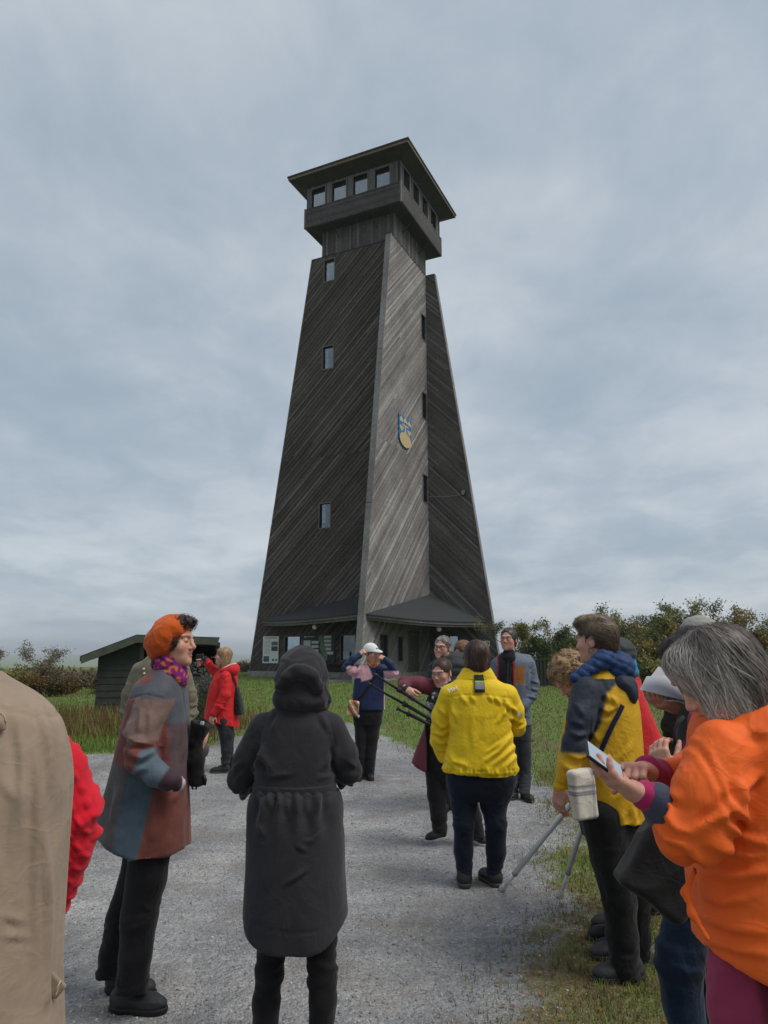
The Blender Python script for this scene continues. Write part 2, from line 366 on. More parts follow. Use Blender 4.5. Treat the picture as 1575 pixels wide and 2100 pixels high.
# tall dry weeds round the shed
n = 9000
c = ground_px(205, 1510)[:2]
P2 = np.c_[rng.normal(c[0]-0.3, 1.9, n), 12.4+rng.random(n)*4.5]; k = (gravel_amount(P2) < 0.1); P2 = P2[k]; n = len(P2)
fr = np.clip((P2[:, 1]-12.0)/2.2, 0.25, 1)
hh = (0.18+0.38*rng.random(n))*fr
dry = np.clip(0.25+0.7*(fr-0.3), 0, 0.92); w = gcol(n, dry)*np.array([1.0, 0.82, 0.75])
grass('tall_weeds', P2, hh, 0.010+0.008*rng.random(n), w, 'tall dry brown weeds standing in front of the dark shed')
n = 5000
P2 = np.c_[-9.5+6.3*rng.random(n), 11.0+rng.random(n)*1.6]; k = gravel_amount(P2) < 0.15; P2 = P2[k]; n = len(P2)
grass('verge_grass', P2, 0.08+0.16*rng.random(n), 0.008+0.008*rng.random(n), gcol(n, np.full(n, 0.12)), 'rank green grass along the far gravel edge below the weeds')
# fallen leaves on the verge
n = 1100
yy = 1.6+rng.random(n)*6; xx = 0.5+rng.random(n)*(0.58*yy); P2 = np.c_[xx, yy]; k = gravel_amount(P2) < 0.75; P2 = P2[k]; n = len(P2)
LF_V = np.array([[0,-1,0],[0.55,-0.2,0.18],[0,1,0.05],[-0.55,-0.2,0.22],[0,0,-0.05]]); LF_F = [(0,1,4),(1,2,4),(2,3,4),(3,0,4)]
r = rng.random((n, 1)); cl = np.where(r < 0.5, np.array([0.30, 0.16, 0.06]), np.array([0.22, 0.085, 0.04]))*(0.6+0.7*rng.random((n, 1)))
fl = scatter_polys('fallen_leaves', LF_V, LF_F, np.c_[P2, ground_h(P2)+0.012], np.full((n, 3), 0.016)*(0.6+0.7*rng.random((n, 1))), rot_z(rng.random(n)*6.28), cl, GRASS_M)
tag(fl, 'brown fallen leaves lying on the patchy verge', 'leaves')

# ------------------------------------------------------------------ THE TOWER
TX, TY, TH = -0.583, 42.817, -0.442
A, B_, C_, Z1, ZB, ZT, ZR, ZS, E0, G0 = 2.612, 3.389, 4.218, 26.30, 28.18, 30.86, 31.55, 29.53, 0.623, 4.44
def flare(z): return G0+(E0-G0)*z/Z1
tower = empty('observation_tower', (TX, TY, 0), TH)
tag(tower, 'tall weathered timber observation tower with flared board-clad walls and a glazed lookout cabin', 'tower')
def wp(k, w, o, z):
    """wall k coordinates (along, outward offset from plane, up) -> tower local"""
    x, y = w, -A-o
    for _ in range(k): x, y = -y, x
    return np.array([x, y, z])
def wnrm(k):
    x, y = 0, -1
    for _ in range(k): x, y = -y, x
    return np.array([x, y, 0.0])
ct, st_ = math.cos(TH), math.sin(TH)
def to_local(P): x, y = P[0]-TX, P[1]-TY; return np.array([ct*x+st_*y, -st_*x+ct*y, P[2]])
def wall_px(k, px, py, o=0.0):
    """pixel -> (w, z) on wall k's plane"""
    r = ray(px, py); n = wnrm(k); nw = np.array([ct*n[0]-st_*n[1], st_*n[0]+ct*n[1], 0]); p0 = np.array([TX, TY, 0])+nw*(A+o)
    t = ((p0-np.array([0, 0, CAM_Z]))@nw)/(r@nw); P = to_local(np.array([0, 0, CAM_Z])+r*t)
    x, y = P[0], P[1]
    for _ in range(k): x, y = y, -x
    return x, P[2]
def clip_half(poly, n, d):
    """keep points with n.p <= d (2-D convex polygon)"""
    o = []; L = len(poly)
    for i in range(L):
        p, q = poly[i], poly[(i+1) % L]; a, b_ = p[0]*n[0]+p[1]*n[1]-d, q[0]*n[0]+q[1]*n[1]-d
        if a <= 0: o.append(p)
        if (a < 0 < b_) or (b_ < 0 < a):
            t = a/(a-b_); o.append((p[0]+t*(q[0]-p[0]), p[1]+t*(q[1]-p[1])))
    return o if len(o) >= 3 else []
def area2(p): return abs(sum(p[i][0]*p[(i+1) % len(p)][1]-p[(i+1) % len(p)][0]*p[i][1] for i in range(len(p))))/2
def minus_rects(poly, rects):
    out_ = [poly]
    for (a, b_, c, d) in rects:           # w0,w1,z0,z1
        nxt = []
        for p in out_:
            for (nn, dd) in (((1, 0), a), ((-1, 0), -b_), ((0, 1), c), ((0, -1), -d)):
                q = clip_half(p, nn, dd)
                if q and area2(q) > 1e-5: nxt.append(q)
                p = clip_half(p, (-nn[0], -nn[1]), -dd)
                if not p: break
        out_ = nxt
    return out_
BOARD = 0.118
def board_faces(mb, k, poly, rects, o, sgn, pal, zsplit=(13.05,), ang=math.radians(45)):
    """diagonal boards clipped to polygon poly (w,z), lying from offset o outward (sgn +1) or inward (-1)"""
    dx, dz = math.cos(ang), math.sin(ang); nx_, nz_ = -dz, dx
    pr = [p[0]*nx_+p[1]*nz_ for p in poly]; i0 = math.floor(min(pr)/BOARD); i1 = math.ceil(max(pr)/BOARD)
    rr = random.Random(k*77+int(sgn))
    for i in range(i0, i1):
        g = 0.006
        s = clip_half(clip_half(poly, (-nx_, -nz_), -(i*BOARD+g)), (nx_, nz_), (i+1)*BOARD-g)
        if not s: continue
        # butt joints: fixed seam plus one random joint along the board
        cuts = list(zsplit); cuts += [rr.uniform(1, 25), rr.uniform(1, 25)]
        parts = [s]
        for zc_ in sorted(cuts):
            nx2 = []
            for q in parts:
                for n_, d_ in (((0, 1), zc_-0.004), ((0, -1), -zc_-0.004)):
                    w_ = clip_half(q, n_, d_)
                    if w_ and area2(w_) > 1e-3: nx2.append(w_)
            parts = nx2
        for q in parts:
            v = rr.gauss(1, 0.15); base = pal[0] if rr.random() > 0.22 else pal[1]; c = tuple(max(0.01, x*v) for x in base)
            d0 = o; d1 = o+sgn*((0.028 if i % 2 else 0.046)+rr.uniform(-0.004, 0.004))
            for piece in minus_rects(q, rects):
                if area2(piece) < 2e-4: continue
                mb.prism([wp(k, p[0], 0, p[1]) for p in piece] if sgn > 0 else [wp(k, p[0], 0, p[1]) for p in piece], wnrm(k), d0 if sgn > 0 else d1, d1 if sgn > 0 else d0, c)
def wood(name, rough=0.85, nsc=6):
    m, t, b = mat_nodes(name); a = N(t, 'ShaderNodeAttribute', attribute_name='Col'); tcn = N(t, 'ShaderNodeTexCoord'); ob = tcn.outputs['Object']
    n1_ = noise_n(t, ob, nsc, 6, 0.7); n2_ = noise_n(t, ob, 0.35, 4, 0.6)
    c = mulc(t, a.outputs['Color'], rampn(t, n1_, [(0.3, (0.68, 0.67, 0.66)), (0.55, (1, 1, 1)), (0.75, (1.25, 1.25, 1.26))]))
    c = mulc(t, c, rampn(t, n2_, [(0.3, (0.72, 0.70, 0.69)), (0.7, (1.22, 1.22, 1.23))]))
    vk = N(t, 'ShaderNodeTexVoronoi', Scale=2.3); t.links.new(ob, vk.inputs['Vector'])
    c = mulc(t, c, rampn(t, vk.outputs['Distance'], [(0.045, (0.3, 0.28, 0.26)), (0.075, (1, 1, 1))]))
    t.links.new(c, b.inputs['Base Color']); bump(t, b, noise_n(t, ob, 30, 5, 0.65), 0.3, 0.006)
    b.inputs['Roughness'].default_value = rough; b.inputs['Specular IOR Level'].default_value = 0.25; return m
WOOD = wood('weathered_boards'); DARK = plain('dark_interior', (0.012, 0.011, 0.011), 0.9)
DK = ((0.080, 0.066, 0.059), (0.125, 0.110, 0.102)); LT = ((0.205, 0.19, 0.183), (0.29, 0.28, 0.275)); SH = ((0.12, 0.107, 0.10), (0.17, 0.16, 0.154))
# openings per wall, from the photograph's own pixels
def rect_px(k, x0, y0, x1, y1):
    p = [wall_px(k, *q) for q in ((x0, y0), (x1, y0), (x0, y1), (x1, y1))]
    w = sorted(q[0] for q in p); z = sorted(q[1] for q in p); return ((w[0]+w[1])/2, (w[2]+w[3])/2, (z[0]+z[1])/2, (z[2]+z[3])/2)
HI0 = [rect_px(0, 666, 536, 687, 576), rect_px(0, 663, 716, 682, 756), rect_px(0, 656, 1036, 677, 1082)]
HI0 = [(max(r[0], -A+0.25), max(r[0], -A+0.25)+0.72, r[2], r[2]+1.45) for r in HI0]
HI1 = [(A-1.15, A-0.42, wall_px(1, 868, y)[1]-0.85, wall_px(1, 868, y)[1]+0.85) for y in (673, 832, 1001)]
LO0 = [rect_px(0, 585, 1306, 615, 1357), rect_px(0, 700, 1303, 729, 1354)]
WZ = wall_px(1, 786, 1302)[1]
w0 = wall_px(1, 778, 1325)[0]; w1 = wall_px(1, 794, 1325)[0]
w2 = wall_px(1, 815, 1325)[0]; w3 = wall_px(1, 824, 1325)[0]
LO1 = [(w0, w1, 0.85, WZ), (w2, w3, 1.0, WZ-0.1)]
w4 = wall_px(2, 942, 1315)[0]; w5 = wall_px(2, 922, 1315)[0]
LO2 = [(min(w4, w5), max(w4, w5), 1.1, wall_px(2, 932, 1305)[1])]
OPEN = {0: HI0+LO0, 1: HI1+LO1, 2: LO2+[(A-3.6, A-2.4, r[2]-0.3, r[3]+0.6) for r in HI1][:0], 3: []}
# corner windows that let the light through: on wall 3 beside the left-wall windows, on wall 2 beside the right-wall ones
OPEN[3] = [(A-1.25, A-0.3, r[2]-0.1, r[3]+0.5) for r in HI0]
OPEN[2] += [(-A+0.35, -A+1.35, r[2]-0.2, r[3]+0.6) for r in HI1]
TH_W = 0.24; PL = 0.34
for k in range(4):
    outer = [(-A-flare(PL), PL), (A, PL), (A, Z1), (-A-flare(Z1), Z1)]
    core = MB()
    for p in minus_rects(outer, OPEN[k]): core.prism([wp(k, q[0], 0, q[1]) for q in p], wnrm(k), -TH_W, 0.0, (0.02, 0.019, 0.018))
    wall = core.obj('wall', WOOD, tower)
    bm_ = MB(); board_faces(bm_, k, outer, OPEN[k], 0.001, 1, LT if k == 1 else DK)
    # inner side of the free-standing fin
    fin = [(-A-flare(PL), PL), (-A-0.05, PL), (-A-0.05, Z1), (-A-flare(Z1), Z1)]
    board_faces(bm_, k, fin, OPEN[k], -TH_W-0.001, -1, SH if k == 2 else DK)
    tag(bm_.obj('wall_boards', WOOD, wall), kind='stuff')
    # end trim of the fin
    tr = MB()
    d = np.array([flare(Z1)-flare(0), Z1]); d = d/np.linalg.norm(d)
    for lo, hi in ((PL-0.02, 9.2), (9.23, 18.4), (18.43, Z1+0.05)):
        q = [(-A-flare(lo)-0.05, lo), (-A-flare(lo)+0.002, lo), (-A-flare(hi)+0.002, hi), (-A-flare(hi)-0.05, hi)]
        tr.prism([wp(k, x, 0, z) for x, z in q], wnrm(k), -TH_W-0.06, 0.06, (0.21, 0.205, 0.20))
    tr.obj('corner_trim', WOOD, wall)
    pl = MB(); pl.prism([wp(k, x, 0, z) for x, z in [(-A-flare(0)-0.08, -0.3), (A+0.02, -0.3), (A+0.02, PL), (-A-flare(PL)-0.08, PL)]], wnrm(k), -TH_W-0.1, 0.09)
    pl.obj('plinth', plain('concrete%d' % k, (0.25, 0.235, 0.215), 0.9, var=0.3, nscale=3, bstr=0.4), tower)
    ck = MB(); ck.prism([wp(k, x, 0, z) for x, z in [(-A-flare(Z1)-0.05, Z1+0.002), (A+0.02, Z1+0.002), (A+0.02, Z1+0.06), (-A-flare(Z1)-0.05, Z1+0.06)]], wnrm(k), -TH_W-0.05, 0.055, (0.03, 0.03, 0.03))
    ck.obj('coping', WOOD, wall)
# floors/stair core so the openings look into a dark room
fl = MB()
for z in (4.6, 8.9, 13.2, 17.4, 21.6, 25.6): fl.box((-A+0.26, -A+0.26, z), (A-0.26, A-0.26, z+0.12))
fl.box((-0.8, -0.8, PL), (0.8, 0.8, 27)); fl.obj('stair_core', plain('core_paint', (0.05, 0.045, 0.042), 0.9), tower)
# neck and lookout cabin
NECK = ((0.088, 0.080, 0.080), (0.135, 0.128, 0.13))
def vboards(mb, k, half, w0, w1, z0, z1, rects, pal, wid=0.14, horiz=False, o=0.0):
    rr = random.Random(k*31+int(z0*10)); a = w0 if not horiz else z0; bnd = w1 if not horiz else z1
    while a < bnd-1e-4:
        e_ = min(a+wid, bnd); q = [(a+0.004, z0), (e_-0.004, z0), (e_-0.004, z1), (a+0.004, z1)] if not horiz else [(w0, a+0.004), (w1, a+0.004), (w1, e_-0.004), (w0, e_-0.004)]
        v = rr.gauss(1, 0.16); base = pal[0] if rr.random() > .25 else pal[1]
        for p in minus_rects(q, rects):
            if area2(p) > 2e-4: mb.prism([wp(k, x, half-A, z) for x, z in p], wnrm(k), o, o+0.022+rr.uniform(-.004, .006), tuple(x*v for x in base))
        a = e_
GLASS, tg, bgl = mat_nodes('window_glass')
bgl.inputs['Base Color'].default_value = (0.55, 0.62, 0.66, 1); bgl.inputs['Roughness'].default_value = 0.03; bgl.inputs['Transmission Weight'].default_value = 1.0; bgl.inputs['IOR'].default_value = 1.08
ly = N(tg, 'ShaderNodeLayerWeight', Blend=0.35); gls = N(tg, 'ShaderNodeBsdfGlossy', Roughness=0.02); gls.inputs['Color'].default_value = (0.8, 0.86, 0.9, 1)
nz_g = noise_n(tg, N(tg, 'ShaderNodeTexCoord').outputs['Object'], 1.2, 2, 0.5)
trn = N(tg, 'ShaderNodeBsdfTransparent'); trn.inputs['Color'].default_value = (0.62, 0.68, 0.70, 1)
mg = N(tg, 'ShaderNodeMixShader'); tg.links.new(mathn(tg, 'ADD', ly.outputs['Facing'], mathn(tg, 'MULTIPLY', nz_g, 0.06)), mg.inputs[0]); tg.links.new(trn.outputs[0], mg.inputs[1]); tg.links.new(gls.outputs[0], mg.inputs[2])
tg.links.new(mg.outputs[0], tg.nodes['Material Output'].inputs['Surface'])
nk = MB(); nh = A-0.06
for k in range(4): nk.prism([wp(k, x, nh-A, z) for x, z in [(-nh, Z1-0.4), (nh-0.2, Z1-0.4), (nh-0.2, ZB+0.1), (-nh, ZB+0.1)]], wnrm(k), -0.2, 0, (0.03, 0.03, 0.03))
neck = nk.obj('neck', WOOD, tower)
nb = MB()
for k in range(4): vboards(nb, k, nh, -nh, nh, Z1+0.061 if k < 2 else Z1-0.3, ZB, [], NECK)
tag(nb.obj('neck_boards', WOOD, neck), kind='stuff')
FRAME = plain('window_frame', (0.11, 0.10, 0.095), 0.7, nscale=5, var=0.25)
def window(k, half, r, parent, fw=0.09, depth=0.16, mull=None, glass_back=0.09):
    a, b_, c, d = r; f = MB(); o = half-A; col = (1, 1, 1)
    for q in ([(a-fw, c-fw), (b_+fw, c-fw), (b_+fw, c), (a-fw, c)], [(a-fw, d), (b_+fw, d), (b_+fw, d+fw), (a-fw, d+fw)], [(a-fw, c), (a, c), (a, d), (a-fw, d)], [(b_, c), (b_+fw, c), (b_+fw, d), (b_, d)]):
        f.prism([wp(k, x, o, z) for x, z in q], wnrm(k), -depth, 0.062, col)
    if mull: f.prism([wp(k, x, o, z) for x, z in [(a, mull-0.025), (b_, mull-0.025), (b_, mull+0.025), (a, mull+0.025)]], wnrm(k), -depth+0.02, -0.02, col)
    w = f.obj('window', FRAME, parent)
    g_ = MB(); g_.prism([wp(k, x, o, z) for x, z in [(a, c), (b_, c), (b_, d), (a, d)]], wnrm(k), -glass_back-0.012, -glass_back); g_.obj('pane', GLASS, w); return w
for k in range(4):
    for r in OPEN[k]: window(k, A, r, tower, 0.07 if r[3] > 5 else 0.06, 0.2)
# cabin walls with four windows a side
cab = MB(); cabm = MB(); wins = []
for k in range(4):
    rs = []
    for i in range(4):
        if k == 0: xl, xr, yt, yb = [(651, 677), (691, 717), (731, 757), (772, 799)][i]+((378, 366, 352, 338)[i],)+((418, 406, 393, 380)[i],)
        w_c = -2.45+i*1.52; rs.append((w_c-0.5, w_c+0.5, ZS+0.02, ZS+1.32))
    wins.append(rs)
    cab_poly = [(-B_+0.05, ZS-0.1), (B_-0.25, ZS-0.1), (B_-0.25, ZT+0.5), (-B_+0.05, ZT+0.5)]
    for p in minus_rects(cab_poly, rs): cab.prism([wp(k, q[0], B_-A-0.08, q[1]) for q in p], wnrm(k), -0.14, 0, (0.03, 0.03, 0.03))
    vboards(cabm, k, B_-0.08, -B_+0.08, B_-0.08, ZS+0.0, ZT+0.3, rs, ((0.12, 0.114, 0.115), (0.18, 0.175, 0.178)), 0.15)
cabin = cab.obj('cabin', WOOD, tower); tag(cabm.obj('cabin_boards', WOOD, cabin), kind='stuff')
for k in range(4):
    for r in wins[k]: window(k, B_-0.08, r, cabin, 0.10, 0.15)
band = MB()
for k in range(4):
    band.prism([wp(k, x, B_-A, z) for x, z in [(-B_, ZB), (B_-0.1, ZB), (B_-0.1, ZS), (-B_, ZS)]], wnrm(k), -0.1, 0, (0.03, 0.03, 0.03))
bandp = band.obj('parapet', WOOD, cabin)
# the parapet boards are wide enough to tell apart: one object each, sharing a mesh per board
for k in range(2):
    z = ZB
    for i in range(9):
        v = random.gauss(1, 0.15); bb = MB(); z2 = min(z+0.15, ZS)
        bb.prism([wp(k, x, B_-A, zz_) for x, zz_ in [(-B_-0.02, z+0.004), (B_+0.02, z+0.004), (B_+0.02, z2-0.004), (-B_-0.02, z2-0.004)]], wnrm(k), 0.001, 0.024+random.uniform(0, 0.006), tuple(c_*v for c_ in (0.082, 0.076, 0.075)))
        bb.obj('board', WOOD, bandp); z = z2
bs = MB()
for k in (2, 3): vboards(bs, k, B_, -B_, B_, ZB, ZS, [], DK, 0.15, True)
tag(bs.obj('parapet_boards', WOOD, bandp), kind='stuff')
for cpb in (((B_-0.06, -B_-0.045, ZB-0.02), (B_+0.045, -B_+0.06, ZS+0.03), (0.2, 0.195, 0.19)), ((-B_-0.045, -B_-0.045, ZB-0.02), (-B_+0.06, -B_+0.06, ZS+0.03), (0.15, 0.145, 0.14)), ((B_-0.06, B_-0.06, ZB-0.02), (B_+0.045, B_+0.045, ZS+0.03), (0.2, 0.195, 0.19))):
    cp_ = MB(); cp_.box(*cpb); cp_.obj('corner_post', WOOD, bandp)
#(B_-0.06, -B_-0.045, ZB-0.02), (B_+0.045, -B_+0.06, ZS+0.03), (0.2, 0.195, 0.19)); cp_.box((-B_-0.045, -B_-0.045, ZB-0.02), (-B_+0.06, -B_+0.06, ZS+0.03), (0.15, 0.145, 0.14)); cp_.box((B_-0.06, B_-0.06, ZB-0.02), (B_+0.045, B_+0.045, ZS+0.03), (0.2, 0.195, 0.19))
und = MB(); und.box((-B_+0.02, -B_+0.02, ZB-0.05), (B_-0.02, B_-0.02, ZB+0.06), (0.045, 0.042, 0.042)); und.obj('cabin_floor', WOOD, cabin)
ceil = MB(); ceil.box((-B_+0.3, -B_+0.3, ZT-0.05), (B_-0.3, B_-0.3, ZT+0.05), (0.04, 0.038, 0.036)); ceil.obj('cabin_ceiling', WOOD, cabin)
for k in range(4):
    for w in (-1.35, 1.35):
        br = MB(); p0 = wp(k, w, -0.06, ZB-0.75); p1 = wp(k, w, B_-A-0.12, ZB-0.04)
        br.tube([p0, p1], 0.045, 4, (0.05, 0.047, 0.046)); br.obj('brace', WOOD, tower)
# roof
rf = MB(); zs_, ze = ZT+0.12, ZR-0.17
for k in range(4):
    def rr_(h, s, z, k=k):
        x, y = s*h, -h
        for _ in range(k): x, y = -y, x
        return (x, y, z)
    rf.poly([rr_(B_-0.2, -1, zs_), rr_(C_-0.02, -1, ze), rr_(C_-0.02, 1, ze), rr_(B_-0.2, 1, zs_)][::-1], (0.048, 0.041, 0.036))
roof_soffit = rf
roof = MB()
for k in range(4):
    def rr_(h, s, z, k=k):
        x, y = s*h, -h
        for _ in range(k): x, y = -y, x
        return (x, y, z)
    roof.poly([rr_(C_+0.05, -1, ZR+0.09), rr_(C_+0.05, 1, ZR+0.09), (0, 0, ZR+1.25)], (0.035, 0.04, 0.043))
    roof.poly([rr_(C_+0.05, -1, ZR-0.015), rr_(C_+0.05, 1, ZR-0.015), rr_(C_+0.05, 1, ZR+0.09), rr_(C_+0.05, -1, ZR+0.09)], (0.035, 0.04, 0.043))
    roof.poly([rr_(C_+0.05, 1, ZR-0.015), rr_(C_+0.05, -1, ZR-0.015), rr_(C_-0.1, -1, ZR-0.015), rr_(C_-0.1, 1, ZR-0.015)], (0.035, 0.04, 0.043))
ROOF_M = attr_mat('roof_felt', 0.85, 20, 0.4, 0.01, 0.3)
roofo = roof.obj('roof', ROOF_M, tower); roof_soffit.obj('soffit', WOOD, roofo)
for k in range(4):
    fb = MB(); 
    q = [(-C_, ZR-0.18), (C_-0.04, ZR-0.18), (C_-0.04, ZR-0.017), (-C_, ZR-0.017)]
    fb.prism([wp(k, x, C_-A, z) for x, z in q], wnrm(k), -0.04, 0.0, (0.20, 0.155, 0.12)); fb.obj('fascia', WOOD, roofo)
METAL = plain('galvanised_metal', (0.32, 0.34, 0.35), 0.45, 0.8)
for k in (0, 1):
    sg = MB(); ins = 0.25; zg = ZR+0.28
    for dz in (0.0, -0.1): sg.tube([wp(k, -C_+0.35, C_-A-ins, zg+dz), wp(k, C_-0.35, C_-A-ins, zg+dz)], 0.022, 6)
    g_ = sg.obj('snow_guard', METAL, roofo)
    for i in range(7):
        w = -C_+0.5+i*(2*C_-1.0)/6; bk = MB(); bk.tube([wp(k, w, C_-A-ins, zg+0.03), wp(k, w, C_-A-ins, ZR+0.05), wp(k, w, C_-A-ins-0.35, ZR+0.14)], 0.02, 5); bk.obj('bracket', METAL, g_)
# corner canopies
FELT = attr_mat('canopy_felt', 0.9, 60, 0.5, 0.01, 0.35)
def canopy(k, za, ze_, reach0, reach1, zend):
    """k: wall on the apex's left; apex at the far end (w=A) of wall k, eave from the fin end of wall k to the fin end of wall k+1"""
    apex = wp(k, A+0.0, 0.07, za)
    e0 = wp(k, -A-reach0, 0.07, ze_); x, y = wp(k+1, -A-reach1, -TH_W-0.07, zend)[:2]; e1 = np.array([x, y, zend])
    pts = []
    dirn = (e0+e1)/2-apex; dirn[2] = 0; dirn /= np.linalg.norm(dirn)
    for i in range(13):
        t_ = i/12; p = e0*(1-t_)+e1*t_+dirn*0.85*math.sin(math.pi*t_); p[2] -= 0.16*math.sin(math.pi*t_); pts.append(p)
    mb = MB(); c = (0.035, 0.040, 0.042)
    for i in range(12): mb.poly([apex, pts[i], pts[i+1]], c)
    for i in range(12):
        d = np.array([0, 0, 0.05]); mb.poly([pts[i], pts[i]-d, pts[i+1]-d, pts[i+1]], c)
    cn = mb.obj('canopy', FELT, tower)
    fs = MB()
    for i in range(12):
        p, q = pts[i]*0.985+apex*0.015, pts[i+1]*0.985+apex*0.015; p[2] = pts[i][2]-0.05; q[2] = pts[i+1][2]-0.05
        for dz0, dz1 in ((0.0, 0.13), (0.14, 0.26)):
            off = 0.02*(dz0 > 0.1); pp = p-dirn*off*2; qq = q-dirn*off*2
            P8 = [pp-[0, 0, dz0], qq-[0, 0, dz0], qq-[0, 0, dz1], pp-[0, 0, dz1]]
            fs.poly(P8[::-1], (0.17, 0.16, 0.145)); fs.poly([p_-dirn*0.05 for p_ in P8], (0.1, 0.09, 0.085)); fs.poly([P8[2], P8[3], P8[3]-dirn*0.05, P8[2]-dirn*0.05], (0.1, 0.09, 0.085))
    fs.obj('eave_board', WOOD, cn)
    so = MB()
    for i in range(12):
        z = np.array([0, 0, 1.0]); so.poly([pts[i+1]-z*0.2, pts[i]-z*0.2, np.array([apex[0], apex[1], min(ze_, zend)-0.1])], (0.07, 0.062, 0.056))
    so.obj('canopy_ceiling', WOOD, cn); return cn, pts, apex
_, zl0 = wall_px(0, 533, 1272); wl0, _ = wall_px(0, 535, 1272)
zf1 = wall_px(1, 748, 1258)[1]; wf1 = wall_px(1, 748, 1258)[0]
zap = wall_px(1, 877, 1217)[1]
wr2, zr2 = wall_px(2, 996, 1275, -TH_W)
cn0, pts0, ap0 = canopy(0, zap, zl0, -wl0-A, flare(3.5)-0.45, zf1+0.05)
cn1, pts1, ap1 = canopy(1, zap, zf1, -wf1-A-0.02, -wr2-A, zr2)
OPAL = plain('opal_glass', (0.75, 0.74, 0.70), 0.3)
for pts_, ap_, f_ in ((pts0, ap0, 0.62), (pts1, ap1, 0.5)):
    p = pts_[7]*0.85+ap_*0.15; z = pts_[7][2]-0.42
    lb = MB(); lb.lathe([(0.005, -0.14), (0.07, -0.125), (0.12, -0.07), (0.14, 0.0), (0.12, 0.07), (0.07, 0.12), (0.05, 0.15), (0.05, 0.3)], 14, (p[0], p[1], z)); lb.obj('globe_lamp', OPAL, tower, True)
# crest: blue shield, five pointed leaves, beige disc
CREST = attr_mat('crest_paint', 0.5, 60, 0.1, 0.001, 0.08)
(cw0, cz1), (cw1, cz0) = wall_px(1, 815, 862), wall_px(1, 839.5, 903)
cwc = (cw0+cw1)/2; chw = (cw1-cw0)/2*1.02; ztop = wall_px(1, 826, 856)[1]; zbot = wall_px(1, 827, 919)[1]; ch = ztop-zbot
def cr2(x, y, o): return wp(1, cwc+x*chw, o, zbot+y*ch)
shield = [(-1, 1), (1, 1)]+[(math.cos(a_), 0.37+0.37*math.sin(a_)) for a_ in np.linspace(0, -math.pi, 15)]
sh_o = MB(); sh_o.prism([cr2(x, y, 0.06) for x, y in shield][::-1], wnrm(1), 0.0, 0.06, (0.020, 0.16, 0.42)); crest = sh_o.obj('crest_shield', CREST, tower)
BE = (0.50, 0.39, 0.20)
def heart(cx, cy, s, up):
    o_ = []
    for a_ in np.linspace(0, 2*math.pi, 22, endpoint=False):
        x = 16*math.sin(a_)**3/17; y = (13*math.cos(a_)-5*math.cos(2*a_)-2*math.cos(3*a_)-math.cos(4*a_))/17
        o_.append((cx+x*s*0.34, cy+(-y if up else y)*s*0.125))
    return o_
for cx_h, cy_h, up in ((-0.64, 0.86, True), (0.0, 0.88, True), (0.64, 0.86, True), (-0.62, 0.58, False), (0.62, 0.56, False)):
    h_ = MB(); h_.prism([cr2(x, y, 0.122) for x, y in heart(cx_h, cy_h, 0.95, up)], wnrm(1), 0, 0.012, BE); h_.obj('crest_leaf', CREST, crest)
dsk = MB(); dsk.prism([cr2(0.92*math.cos(a_)*1.0, 0.255+0.235*math.sin(a_), 0.122) for a_ in np.linspace(0, 2*math.pi, 28, endpoint=False)], wnrm(1), 0, 0.013, BE); dsk.obj('crest_disc', CREST, crest)
stm = MB(); stm.prism([cr2(x, y, 0.122) for x, y in [(-0.16, 0.45), (0.16, 0.45), (0.08, 0.68), (0.5, 0.70), (0.5, 0.74), (-0.5, 0.74), (-0.5, 0.70), (-0.08, 0.68)]], wnrm(1), 0, 0.011, BE); stm.obj('crest_stem', CREST, crest)
# floodlight and its cable
fw_, fz_ = wall_px(2, 952, 1010, -TH_W-0.05)
fl_ = MB(); bl = (0.02, 0.02, 0.022)
c0 = wp(2, fw_, -TH_W-0.16, fz_); 
M_ = Matrix.Translation(Vector(c0)) @ Matrix.Rotation(0.5, 4, 'Y') @ Matrix.Rotation(0.35, 4, 'X')
fl_.box((-0.14, -0.07, -0.17), (0.14, 0.07, 0.17), bl, M_); FLOOD = fl_.obj('floodlight', attr_mat('black_metal', 0.5, 40, 0.1, 0.001, 0.1), tower)
gl_ = MB(); gl_.box((-0.11, -0.085, -0.14), (0.11, -0.071, 0.14), (0.35, 0.36, 0.36), M_); gl_.obj('lamp_glass', CREST, FLOOD)
cb = MB(); cw_, cz_ = wall_px(2, 880, 1019, -TH_W-0.05); cb.tube([wp(2, fw_-0.05, -TH_W-0.075, fz_-0.12), wp(2, (fw_+cw_)/2, -TH_W-0.075, (fz_+cz_)/2-0.14), wp(2, min(cw_, -A-0.05), -TH_W-0.075, cz_)], 0.018, 5, (0.22, 0.22, 0.22)); cb.obj('cable', FELT, FLOOD)
# notice boards and number plate
PRINT = attr_mat('printed_panel', 0.45, 50, 0.05, 0.001, 0.05)
def panel(k, r, col, name, o=0.075, parent=tower, th=0.03):
    p = MB(); p.prism([wp(k, x, o, z) for x, z in [(r[0], r[2]), (r[1], r[2]), (r[1], r[3]), (r[0], r[3])]], wnrm(k), 0, th, col); return p.obj(name, PRINT, parent)
def sub(r, x0, y0, x1, y1): W = r[1]-r[0]; H = r[3]-r[2]; return (r[0]+x0*W, r[0]+x1*W, r[3]-y1*H, r[3]-y0*H)
R1 = rect_px(0, 541, 1305, 573, 1360); p1_ = panel(0, R1, (0.62, 0.63, 0.63), 'notice_board')
panel(0, sub(R1, .12, .05, .88, .075), (0.05, 0.05, 0.05), 'print', 0.108, p1_, 0.004)
for i in range(11): panel(0, sub(R1, .1, .13+.05*i, .48, .145+.05*i), (0.33, 0.33, 0.33), 'print', 0.108, p1_, 0.004)
